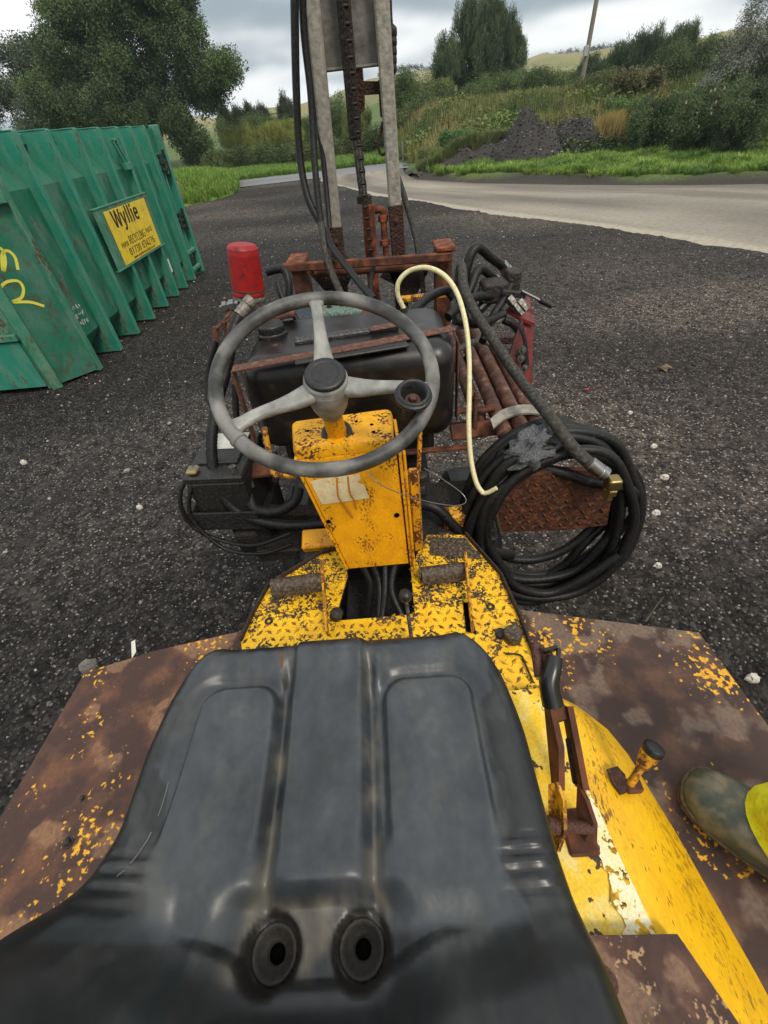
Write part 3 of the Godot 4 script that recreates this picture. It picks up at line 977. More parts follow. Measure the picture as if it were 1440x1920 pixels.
func heaps() -> void:
	var rub := mb()
	pebble(rub, 1.0, 9)
	rub.generate_normals()
	var rubm := rub.commit()
	var H := [[16.1, 26.0, 1.9, 1.55, "dark conical heap of road planings on the verge", 40], [20.4, 27.0, 1.45, 1.35, "smaller rubble and soil heap right of the dark conical heap", 55]]
	for e in H:
		var b := spot(e[0], e[1])
		var t := thing("spoil_heap", e[4], "heap", "", Vector3(b.x, b.y, b.z))
		var st := mb()
		st.set_smooth_group(0)
		var n := noise(e[5], 0.6, 4)
		var P := []
		for i in 21:
			var ring := []
			for k in 40:
				var a := TAU * k / 40.0
				var q: float = i / 20.0
				var x: float = cos(a) * q * e[2]
				var z: float = sin(a) * q * e[2] * 0.9
				var y: float = e[3] * (1.0 - pow(q, 1.5)) * (1.0 + 0.45 * n.get_noise_2d(x * 1.5, z * 1.5)) + 0.12 * n.get_noise_2d(x * 5.0 + 9.0, z * 5.0) - 0.1 * q
				if e[0] > 18.0: y = minf(y, e[3] * 0.78 + 0.1 * n.get_noise_2d(x * 6.0, z * 6.0))
				ring.append(Vector3(x, y, z))
			P.append(ring)
		for i in 20:
			for k in 40:
				var j := (k + 1) % 40
				quad(st, P[i][k], P[i][j], P[i + 1][j], P[i + 1][k])
		build(st, "mound", M.spoil, t)
		scatter("rubble", rubm, M.pebble, 1500, func(k: int):
			var i := int(20.0 * sqrt(rng.randf()))
			var p: Vector3 = P[mini(i, 20)][rng.randi_range(0, 39)]
			var q: Vector3 = P[mini(i + 1, 20)][rng.randi_range(0, 39)] if rng.randf() < 0.0 else P[mini(i + 1, 20)][0]
			p = p + Vector3(rng.randfn(), 0, rng.randfn()) * 0.06
			var s := rng.randf_range(0.015, 0.05)
			var g := rng.randf_range(0.02, 0.08) if rng.randf() < 0.9 else rng.randf_range(0.15, 0.35)
			return [p, s, Color(g, g * 0.9, g * 0.82)], false, t)
	# low eroded bank running down to the road
	var st := mb()
	st.set_smooth_group(0)
	var n := noise(77, 0.5, 4)
	var P := []
	for i in 31:
		var u := i / 30.0
		var c := Vector3(2.0, 0, -24.3).lerp(Vector3(7.6, 0, -26.4), u)
		var row := []
		for k in 13:
			var v := k / 12.0 * 2.0 - 1.0
			var h := lerpf(0.15, 0.95, smoothstep(0.0, 0.55, u)) * (1.0 - pow(absf(v), 2.0)) * (1.0 + 0.4 * n.get_noise_2d(u * 12.0, v * 3.0))
			row.append(Vector3(c.x + 0.25 * v, -0.1 + h, c.z + v * lerpf(0.6, 1.5, u)))
		P.append(row)
	for i in 30:
		for k in 12:
			quad(st, P[i][k], P[i + 1][k], P[i + 1][k + 1], P[i][k + 1])
	var t2 := thing("earth_bank", "low dark eroded earth bank where the concrete track meets the road", "earth bank")
	build(st, "mound", M.spoil, t2)
	scatter("overhanging_grass", tuft(12, 12, 0.35, 0.4, 0.016), M.leaf, 1500, func(k: int):
		var p: Vector3 = P[rng.randi_range(3, 30)][rng.randi_range(2, 7)]
		return [p + Vector3(rng.randfn() * 0.08, 0, rng.randfn() * 0.08), rng.randf_range(0.6, 1.2), Color(0.07, 0.12, 0.025).lerp(Color(0.2, 0.2, 0.08), rng.randf())], true, t2)
	scatter("rubble", rubm, M.pebble, 500, func(k: int):
		var p: Vector3 = P[rng.randi_range(0, 30)][rng.randi_range(7, 12)]
		var s := rng.randf_range(0.015, 0.06)
		var g := rng.randf_range(0.03, 0.1)
		return [p + Vector3(rng.randfn() * 0.1, 0, rng.randfn() * 0.1), s, Color(g, g * 0.85, g * 0.7)], false, t2)
	# pole on the slope
	var b := spot(20.15, 36.0)
	var pole := thing("utility_pole", "grey leaning wooden pole with a small box, rising from the slope", "pole", "", b)
	var ps := mb()
	rod(ps, Vector3(0, -0.5, 0), Vector3(0.16, 8.4, 0.0), 0.13, 12, 0.72)
	build(ps, "post", M.pole_wood, pole)
	ps = mb()
	bx(ps, Vector3(-0.1, 2.0, 0.16), Vector3(0.22, 0.42, 0.16), 0.02)
	build(ps, "junction_box", M.grey_plastic, pole)
	# old fence post at the end of the grass bank
	var fb := ph(347, 398, 0.0)
	var fence := thing("fence_post", "weathered post with a blue strap at the grass bank behind the container", "post", "", fb)
	var fs := mb()
	bx(fs, Vector3(0, 0.4, 0), Vector3(0.09, 0.95, 0.08), 0.01, Vector3(3, 25, -6))
	build(fs, "post", M.pole_wood, fence)
	fs = mb()
	bx(fs, Vector3(-0.16, 0.58, 0), Vector3(0.42, 0.07, 0.05), 0.02, Vector3(0, 10, 8))
	build(fs, "strap", M.blue_strap, fence)
	# timber stake by the junction
	for e in [[1.7, 30.8, 0.95, "thin wooden stake on the far verge near the bank"], [3.5, 34.5, 1.1, "short wooden post in front of the hedge right of the mast"]]:
		var p := spot(e[0] + 2.0, e[1])
		var so := mb()
		bx(so, Vector3(0, e[2] * 0.4, 0), Vector3(0.07, e[2], 0.07), 0.008, Vector3(2, 20, 3))
		var o := build(so, "wooden_stake", M.pole_wood)
		o.position = p
		tag(o, e[3], "stake")

func ragwort(fine: Mesh) -> void:
	var b := ph(1030, 288, 0.1)
	b.y = ground_y(b.x, b.z)
	var t := thing("ragwort_plant", "yellow flowering ragwort in the grass at the foot of the heap", "wild flower", "", b)
	var st := mb()
	for i in 14:
		var a := TAU * i / 14.0
		tube(st, smooth_path([Vector3(0, 0, 0), Vector3(cos(a) * 0.16, 0.25, sin(a) * 0.16), Vector3(cos(a) * 0.38, 0.45 + 0.1 * sin(i * 2.0), sin(a) * 0.3)], 3), 0.008, 4, 0.6)
	build(st, "stems", M.green_stem, t)
	scatter("leaves", fine, M.leaf, 70, func(k: int):
		return [Vector3(rng.randfn() * 0.22, rng.randf_range(0.05, 0.35), rng.randfn() * 0.2), 0.14, Color(0.06, 0.12, 0.025)], false, t)
	scatter("flowers", fine, M.leaf, 130, func(k: int):
		return [Vector3(rng.randfn() * 0.25, rng.randf_range(0.38, 0.58), rng.randfn() * 0.2), rng.randf_range(0.05, 0.08), Color(0.70, 0.55, 0.02)], false, t)

# ------------------------------------------------------------------ the green recycling container
func lettering(parent: Node, called: String, text: String, centre: Vector3, w: float, h: float, xdir: Vector3, m: Material, font := "Droid Sans", weight := 400) -> void:
	var f := SystemFont.new()
	f.font_names = PackedStringArray([font])
	f.font_weight = weight
	var tm := TextMesh.new()
	tm.text = text
	tm.font = f
	tm.font_size = 64
	tm.depth = 0.02
	tm.curve_step = 1.0
	tm.pixel_size = 0.01
	var bb := tm.get_aabb()
	var o := inst(tm, called, m, parent)
	var up := Vector3.UP
	var sx := w / bb.size.x
	var sy := h / bb.size.y
	var bs := Basis(xdir * sx, up * sy, xdir.cross(up) * 0.1)
	o.transform = Transform3D(bs, centre - bs * bb.get_center())

func container() -> void:
	var X := -3.4
	var t := thing("recycling_container", "long ribbed green steel container with a yellow sign, left of the machine", "container")
	var ribs := [-5.09, -5.68, -6.27, -6.87, -7.47, -8.03, -8.50, -9.02]
	var prof := [Vector2(0.34, 0.10), Vector2(0.30, 0.13), Vector2(0.10, 0.36), Vector2(0.10, 1.74), Vector2(0.30, 2.02), Vector2(0.30, 2.12)]
	# side panels between the ribs, one plate each
	for i in ribs.size() - 1:
		var a: float = ribs[i] - 0.035
		var b: float = ribs[i + 1] + 0.035
		var st := mb()
		st.set_smooth_group(-1)
		for k in prof.size() - 1:
			for q in 6:
				var z0 := lerpf(a, b, q / 6.0)
				var z1 := lerpf(a, b, (q + 1) / 6.0)
				var d0 := 0.012 * sin(PI * q / 6.0) if k == 2 else 0.0
				var d1 := 0.012 * sin(PI * (q + 1) / 6.0) if k == 2 else 0.0
				quad(st, Vector3(X - prof[k].x + d0, prof[k].y, z0), Vector3(X - prof[k + 1].x + (d0 if k + 1 == 3 or k == 2 else 0.0), prof[k + 1].y, z0), Vector3(X - prof[k + 1].x + (d1 if k == 2 else 0.0), prof[k + 1].y, z1), Vector3(X - prof[k].x + d1, prof[k].y, z1))
		build(st, "side_panel", M.green, t)
	# ribs: web plate plus narrow flange
	for i in ribs.size():
		var z: float = ribs[i]
		var st := mb()
		var web := 0.012
		plate(st, [Vector3(X + 0.0, 0.03, z + 0.034), Vector3(X, 2.17, z + 0.034), Vector3(X - 0.36, 2.17, z + 0.034), Vector3(X - 0.36, 0.03, z + 0.034)], Vector3(0, 0, -web))
		plate(st, [Vector3(X + 0.0, 0.03, z - 0.022), Vector3(X, 2.17, z - 0.022), Vector3(X - 0.36, 2.17, z - 0.022), Vector3(X - 0.36, 0.03, z - 0.022)], Vector3(0, 0, -web))
		bx(st, Vector3(X + 0.006, 1.10, z), Vector3(0.016, 2.15, 0.085), 0.005)
		bx(st, Vector3(X - 0.18, 2.178, z), Vector3(0.36, 0.012, 0.08), 0.003)
		build(st, "rib", M.green_rib if i != 0 else M.green_old, t)
	# rail, roof, far side and floor
	var st := mb()
	bx(st, Vector3(X - 0.30, 2.115, -7.1), Vector3(0.09, 0.1, 4.9), 0.01)
	build(st, "top_rail", M.green_rib, t)
	st = mb()
	bx(st, Vector3(X - 1.45, 2.06, -7.0), Vector3(2.2, 0.05, 4.6), 0.01)
	build(st, "roof", M.green, t)
	st = mb()
	bx(st, Vector3(X - 2.5, 1.15, -7.0), Vector3(0.06, 1.9, 4.6), 0.01)
	bx(st, Vector3(X - 1.47, 0.16, -7.0), Vector3(2.0, 0.06, 4.5), 0.01)
	build(st, "far_side", M.green, t)
	st = mb()
	for s in [-0.62, -1.9]:
		bx(st, Vector3(X + s, 0.07, -7.0), Vector3(0.12, 0.14, 4.4), 0.01)
	build(st, "runner", M.black_steel, t)
	# near corner: a flat plate set across the corner, corner post, end wall, beam above
	var k0 := Vector3(X - 0.02, 0.0, -5.06)
	var k1 := Vector3(X - 0.33, 0.0, -4.72)
	var kn := (k1 - k0).cross(Vector3.UP).normalized()
	if kn.x < 0: kn = -kn
	var k2 := Vector3(X - 2.4, 0.0, -4.70)
	st = mb()
	plate(st, [k0 + Vector3(0, 0.04, 0), k0 + Vector3(0, 1.70, 0), k1 + Vector3(0, 1.70, 0), k1 + Vector3(0, 0.04, 0)], -kn * 0.02)
	build(st, "corner_plate", M.green, t)
	st = mb()
	bar(st, k0 + Vector3(0, 1.73, 0) + kn * 0.03, k1 + Vector3(0, 1.73, 0) + kn * 0.03, 0.10, 0.12, Vector3.UP, 0.012)
	build(st, "upper_beam", M.green_old, t)
	st = mb()
	plate(st, [k0 + Vector3(0, 1.78, 0), k0 + Vector3(-0.25, 2.1, -0.1), k1 + Vector3(-0.25, 2.1, -0.1), k1 + Vector3(0, 1.78, 0)], Vector3(-0.02, -0.01, 0))
	build(st, "upper_plate", M.green, t)
	st = mb()
	bx(st, k1 + Vector3(0.0, 1.02, 0.02), Vector3(0.11, 2.03, 0.06), 0.008, Vector3(0, 30, 0))
	build(st, "corner_post", M.green_old, t)
	st = mb()
	bx(st, k1 + Vector3(-0.09, 1.0, 0.0), Vector3(0.03, 1.98, 0.06), 0.006)
	build(st, "corner_post", M.green_old, t)
	st = mb()
	plate(st, [k1 + Vector3(-0.04, 0.05, 0.0), k1 + Vector3(-0.04, 2.0, 0.0), k2 + Vector3(0, 2.0, 0), k2 + Vector3(0, 0.05, 0)], Vector3(0, 0, -0.03))
	build(st, "end_wall", M.green_old, t)
	st = mb()
	bx(st, (k1 + k2) * 0.5 + Vector3(0, 0.30, 0.035), Vector3(1.9, 0.5, 0.03), 0.006)
	build(st, "lower_panel", M.green_rib, t)
	st = mb()
	bx(st, (k1 + k2) * 0.5 + Vector3(0, 0.60, 0.05), Vector3(1.95, 0.07, 0.06), 0.008)
	build(st, "end_rail", M.green_old, t)
	# plate that carries the sign, sign and lettering
	st = mb()
	bx(st, Vector3(X + 0.022, 1.10, -7.28), Vector3(0.014, 0.66, 1.72), 0.004)
	bx(st, Vector3(X + 0.012, 1.435, -7.28), Vector3(0.05, 0.018, 1.74), 0.004)
	bx(st, Vector3(X + 0.012, 0.765, -7.28), Vector3(0.05, 0.018, 1.74), 0.004)
	build(st, "sign_plate", M.green_old, t)
	st = mb()
	bx(st, Vector3(X + 0.034, 1.085, -7.32), Vector3(0.006, 0.60, 1.34), 0.002)
	var sg := build(st, "sign", M.sign_yellow, t)
	var d := Vector3(0, 0, -1)
	var sx := X + 0.0385
	lettering(sg, "lettering", "Wyllie", Vector3(sx, 1.255, -7.20), 0.82, 0.26, d, M.ink, "Droid Sans", 700)
	lettering(sg, "lettering", "PAPER", Vector3(sx, 0.995, -6.86), 0.22, 0.055, d, M.ink)
	lettering(sg, "lettering", "RECYCLING", Vector3(sx, 1.015, -7.30), 0.56, 0.095, d, M.ink)
	lettering(sg, "lettering", "PLASTIC", Vector3(sx, 1.025, -7.76), 0.24, 0.055, d, M.ink)
	lettering(sg, "lettering", "01738 634276", Vector3(sx, 0.895, -7.36), 0.92, 0.085, d, M.ink)
	lettering(sg, "lettering", "www.wyllierecycling.co.uk", Vector3(sx, 0.815, -7.36), 0.80, 0.045, d, M.ink)
	# spray marks
	st = mb()
	var on_k := func(px: float, py: float) -> Vector3: return on(px, py, k0 + kn * 0.003, kn)
	var two := []
	for e in [[2, 548], [4, 535], [18, 527], [36, 528], [44, 542], [40, 558], [24, 566], [42, 566], [60, 567], [83, 574]]: two.append(on_k.call(e[0], e[1]))
	stroke(st, smooth_path(two, 6), 0.026, kn)
	build(st, "spray_mark", M.spray_yellow, t)
	st = mb()
	var em := []
	for e in [[-20, 520], [-8, 470], [4, 468], [10, 490], [6, 508], [4, 478], [14, 470], [28, 482], [34, 506]]: em.append(on_k.call(e[0], e[1]))
	stroke(st, smooth_path(em, 6), 0.026, kn)
	build(st, "spray_mark", M.spray_yellow, t)
	st = mb()
	var r2 := RandomNumberGenerator.new()
	r2.seed = 4
	for row in 3:
		for k in 4:
			var z := -5.30 - k * 0.045
			var y := 0.66 - row * 0.085
			var pts: Array = []
			for q in 4:
				pts.append(Vector3(X - 0.085, y + r2.randf_range(-0.028, 0.028), z + r2.randf_range(-0.02, 0.02)))
			stroke(st, smooth_path(pts, 3), 0.009, Vector3.RIGHT)
	struct(build(st, "chalk_mark", M.white_paint, t), "stuff")
	st = mb()
	bx(st, Vector3(X - 0.085, 0.42, -8.30), Vector3(0.006, 0.2, 0.12), 0.002)
	build(st, "paper_label", M.white_paint, t)
	# lifting bracket near the far top
	st = mb()
	bar(st, Vector3(X - 0.02, 2.03, -7.80), Vector3(X + 0.0, 1.78, -7.9), 0.03, 0.03, Vector3.RIGHT)
	bar(st, Vector3(X - 0.02, 2.03, -7.90), Vector3(X + 0.0, 1.78, -8.0), 0.03, 0.03, Vector3.RIGHT)
	bx(st, Vector3(X - 0.02, 2.05, -7.85), Vector3(0.04, 0.03, 0.14))
	bx(st, Vector3(X + 0.0, 1.76, -7.95), Vector3(0.05, 0.08, 0.16))
	build(st, "bracket", M.green_rib, t)
	# rear door post, hinges and locking gear
	st = mb()
	plate(st, [Vector3(X - 0.05, 0.10, -9.05), Vector3(X - 0.05, 2.15, -9.05), Vector3(X - 0.05, 2.15, -9.52), Vector3(X - 0.05, 0.10, -9.52)], Vector3(-0.06, 0, 0))
	build(st, "rear_frame", M.green, t)
	st = mb()
	bx(st, Vector3(X - 0.02, 1.12, -9.50), Vector3(0.14, 2.14, 0.1), 0.01)
	build(st, "corner_post", M.green_rib, t)
	st = mb()
	for z in [-9.16, -9.26]:
		rod(st, Vector3(X - 0.01, 0.35, z), Vector3(X - 0.01, 1.85, z), 0.018, 8)
	build(st, "locking_rod", M.green_rib, t)
	for y in [1.72, 0.92]:
		st = mb()
		for k in 3:
			bx(st, Vector3(X + 0.01, y + 0.09 * (k - 1), -9.28), Vector3(0.07, 0.05, 0.26), 0.008)
		rod(st, Vector3(X + 0.05, y - 0.16, -9.36), Vector3(X + 0.05, y + 0.16, -9.36), 0.025, 8)
		build(st, "hinge", M.black_steel, t)
	st = mb()
	bx(st, Vector3(X + 0.0, 1.66, -9.40), Vector3(0.1, 0.2, 0.14), 0.01)
	build(st, "latch_block", M.green_old, t)
	for y in [0.45, 0.18]:
		st = mb()
		bx(st, Vector3(X + 0.0, y, -9.3), Vector3(0.08, 0.06, 0.5), 0.01)
		build(st, "latch_bar", M.green_old, t)
	st = mb()
	bx(st, Vector3(X - 0.03, 0.32, -9.28), Vector3(0.05, 0.18, 0.3), 0.01)
	build(st, "slot", M.black_steel, t)

# ------------------------------------------------------------------ the yellow machine
func on(px: float, py: float, c: Vector3, n: Vector3) -> Vector3:
	var q := sight(px, py)
	return EYE + q * ((c - EYE).dot(n) / q.dot(n))

# [[px, py, z], ...] -> smooth world path
func path_z(p: Array, per := 8) -> PackedVector3Array:
	var w := []
	for e in p: w.append(pz(e[0], e[1], e[2]))
	return smooth_path(w, per)

func round_box(st: SurfaceTool, c: Vector3, s: Vector3, r: float, n := 8) -> void:
	st.set_smooth_group(0)
	var h := s * 0.5 - Vector3.ONE * r
	var ax := [[Vector3(1, 0, 0), Vector3(0, 1, 0), Vector3(0, 0, 1)], [Vector3(0, 1, 0), Vector3(0, 0, 1), Vector3(1, 0, 0)], [Vector3(0, 0, 1), Vector3(1, 0, 0), Vector3(0, 1, 0)]]
	for a in ax:
		for sg in [1.0, -1.0]:
			var g := []
			for i in n * 2 + 2:
				var row := []
				for k in n * 2 + 2:
					var ai := (float(mini(i, n) if i <= n else i - 1) / n - 1.0) * PI / 4.0
					var ak := (float(mini(k, n) if k <= n else k - 1) / n - 1.0) * PI / 4.0
					var d: Vector3 = (a[0] * sg + a[1] * tan(ai) + a[2] * tan(ak)).normalized()
					var m := Vector3(absf(a[0].x), absf(a[0].y), absf(a[0].z))
					var si := -1.0 if i <= n else 1.0
					var sk := -1.0 if k <= n else 1.0
					var o: Vector3 = a[0] * sg + a[1] * si + a[2] * sk
					row.append(c + o * h + d * r)
				g.append(row)
			for i in n * 2 + 1:
				for k in n * 2 + 1:
					if sg > 0: quad(st, g[i][k], g[i][k + 1], g[i + 1][k + 1], g[i + 1][k])
					else: quad(st, g[i][k], g[i + 1][k], g[i + 1][k + 1], g[i][k + 1])

func group_part(called: String, parent: Node) -> Node3D:
	var o := Node3D.new()
	o.name = numbered(called, parent)
	parent.add_child(o, true)
	return o

const FLOOR := 1.12
const SEAT_X := -0.103
const SEAT_H := 1.425

func bump(v: float, lo: float, hi: float, soft: float) -> float:
	return smoothstep(lo - soft, lo + soft, v) * (1.0 - smoothstep(hi - soft, hi + soft, v))

func pad(x: float, z: float, x0: float, x1: float, z0: float, z1: float, r: float, soft: float) -> float:
	var c := Vector2((x0 + x1) * 0.5, (z0 + z1) * 0.5)
	var h := Vector2((x1 - x0) * 0.5 - r, (z1 - z0) * 0.5 - r)
	var q := Vector2(absf(x - c.x), absf(z - c.y)) - h
	var d := Vector2(maxf(q.x, 0), maxf(q.y, 0)).length() + minf(maxf(q.x, q.y), 0.0) - r
	return 1.0 - smoothstep(-soft, soft, d)

func seat_y(x: float, z: float) -> float:
	var dx := x - SEAT_X
	var ax := absf(dx)
	var y := SEAT_H
	# outer border stands proud, pads sit in it behind a shallow moulded line
	y += 0.010 * smoothstep(0.15, 0.20, ax) + 0.012 * (1.0 - smoothstep(-0.34, -0.29, z)) - 0.012 * bump(z, -0.22, -0.05, 0.06) * (1.0 - smoothstep(0.1, 0.24, ax))
	var soft := lerpf(0.0045, 0.017, smoothstep(-0.13, -0.07, z))
	var lp := pad(x, z, -0.292 + 0.12 * (-z - 0.06) * 0.4, -0.181, -0.283, -0.055, 0.03, soft)
	var rp := pad(x, z, -0.034, 0.083 - 0.1 * (-z - 0.06) * 0.1, -0.280, -0.048, 0.03, soft)
	var cp := pad(x, z, -0.160, -0.063, -0.40, -0.066, 0.022, soft)
	y += 0.009 * lp + 0.009 * rp + 0.010 * cp
	var lo := pad(x, z, -0.305, -0.170, -0.297, -0.042, 0.042, 0.007)
	var ro := pad(x, z, -0.048, 0.098, -0.294, -0.036, 0.042, 0.007)
	y -= (0.006 * (lo - lp) + 0.006 * (ro - rp)) * (1.0 - smoothstep(-0.14, -0.07, z))
	y -= 0.011 * (exp(-pow((x + 0.170) / 0.007, 2.0)) + exp(-pow((x + 0.053) / 0.007, 2.0))) * bump(z, -0.31, -0.03, 0.02)
	y += 0.007 * bump(x, -0.072, -0.035, 0.012) * bump(z, -0.33, -0.27, 0.015)
	# pocket with the two screw seats
	y -= 0.022 * bump(z, -0.062, 0.03, 0.013) * bump(x, -0.20, -0.025, 0.022)
	var pit := 0.0
	var well := 0.0
	for s in [-0.157, -0.068]:
		var d := Vector2(x - s, z + 0.021).length()
		pit = maxf(pit, 1.0 - smoothstep(0.0245, 0.0305, d))
		well = maxf(well, 1.0 - smoothstep(0.0185, 0.0215, d))
	# ripples where the sides turn up
	y += 0.0026 * sin((z + 0.02) * 420.0) * bump(ax, 0.185, 0.232, 0.014) * bump(z, -0.10, -0.045, 0.012)
	# backrest
	var side := 1.0 if dx < 0.0 else 0.35
	var zb := 0.001 - 0.030 * smoothstep(0.03, 0.13, ax) - 0.05 * side * smoothstep(0.12, 0.24, ax)
	var e := z - zb
	if e > -0.03:
		y += 0.018 * smoothstep(-0.003, 0.004, e) * (1.0 - smoothstep(0.10, 0.16, ax))
		y += 0.85 * maxf(0.0, e + 0.01 * smoothstep(0.08, 0.2, ax)) * smoothstep(-0.01, 0.05, e)
	# side wings climb into the backrest
	y += 0.085 * (1.0 if dx < 0.0 else 0.12) * smoothstep(0.15, 0.235, ax) * smoothstep(-0.14, 0.02, z)
	if dx > 0.0: y -= 0.35 * maxf(0.0, y - 1.45) * smoothstep(0.08, 0.2, dx)
	y = minf(y, 1.60 + 0.15 * (y - 1.60))
	y = lerpf(y, SEAT_H - 0.036, pit) - 0.018 * well
	return y

# wear, dirt and painted pit shade of the covering: polished grey where it is sat on, brown grime in the screw pocket and grooves
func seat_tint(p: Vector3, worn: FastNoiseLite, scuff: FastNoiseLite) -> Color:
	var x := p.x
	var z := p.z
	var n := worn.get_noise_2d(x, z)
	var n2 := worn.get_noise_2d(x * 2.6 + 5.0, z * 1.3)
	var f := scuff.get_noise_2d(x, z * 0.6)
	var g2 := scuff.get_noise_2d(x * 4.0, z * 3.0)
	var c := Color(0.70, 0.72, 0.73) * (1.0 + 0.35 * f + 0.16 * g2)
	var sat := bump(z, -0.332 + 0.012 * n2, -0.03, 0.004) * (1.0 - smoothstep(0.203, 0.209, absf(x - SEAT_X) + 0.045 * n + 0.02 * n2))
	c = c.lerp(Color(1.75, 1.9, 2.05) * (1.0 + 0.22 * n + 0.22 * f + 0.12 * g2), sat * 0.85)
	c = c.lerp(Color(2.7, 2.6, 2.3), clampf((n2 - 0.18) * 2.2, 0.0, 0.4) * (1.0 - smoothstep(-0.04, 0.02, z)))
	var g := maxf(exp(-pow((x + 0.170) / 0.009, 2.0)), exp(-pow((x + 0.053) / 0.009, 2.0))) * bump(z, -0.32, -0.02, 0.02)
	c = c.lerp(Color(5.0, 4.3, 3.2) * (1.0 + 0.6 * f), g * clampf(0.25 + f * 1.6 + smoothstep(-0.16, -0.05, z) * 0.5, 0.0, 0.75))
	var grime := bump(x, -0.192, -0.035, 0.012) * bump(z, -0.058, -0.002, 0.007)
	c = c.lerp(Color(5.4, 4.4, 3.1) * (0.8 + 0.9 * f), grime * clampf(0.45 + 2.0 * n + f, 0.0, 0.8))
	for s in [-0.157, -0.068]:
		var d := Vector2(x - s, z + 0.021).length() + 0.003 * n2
		c = c.lerp(Color(0.7, 0.6, 0.5), 1.0 - smoothstep(0.030, 0.034, d))  # shade inside the sunken screw pits, painted dark into the tint
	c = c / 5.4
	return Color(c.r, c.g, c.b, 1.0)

func seat_half(z: float) -> float:
	var f := z + 0.352
	var r := 0.075
	var w := 0.247 - 0.018 * (1.0 - smoothstep(0.0, 0.16, f)) + 0.006 * smoothstep(0.25, 0.36, f)
	if f < r:
		w -= r - sqrt(maxf(0.0, r * r - (r - f) * (r - f)))
	var g := 0.17 - z
	if g < r:
		w -= r - sqrt(maxf(0.0, r * r - (r - g) * (r - g)))
	return w

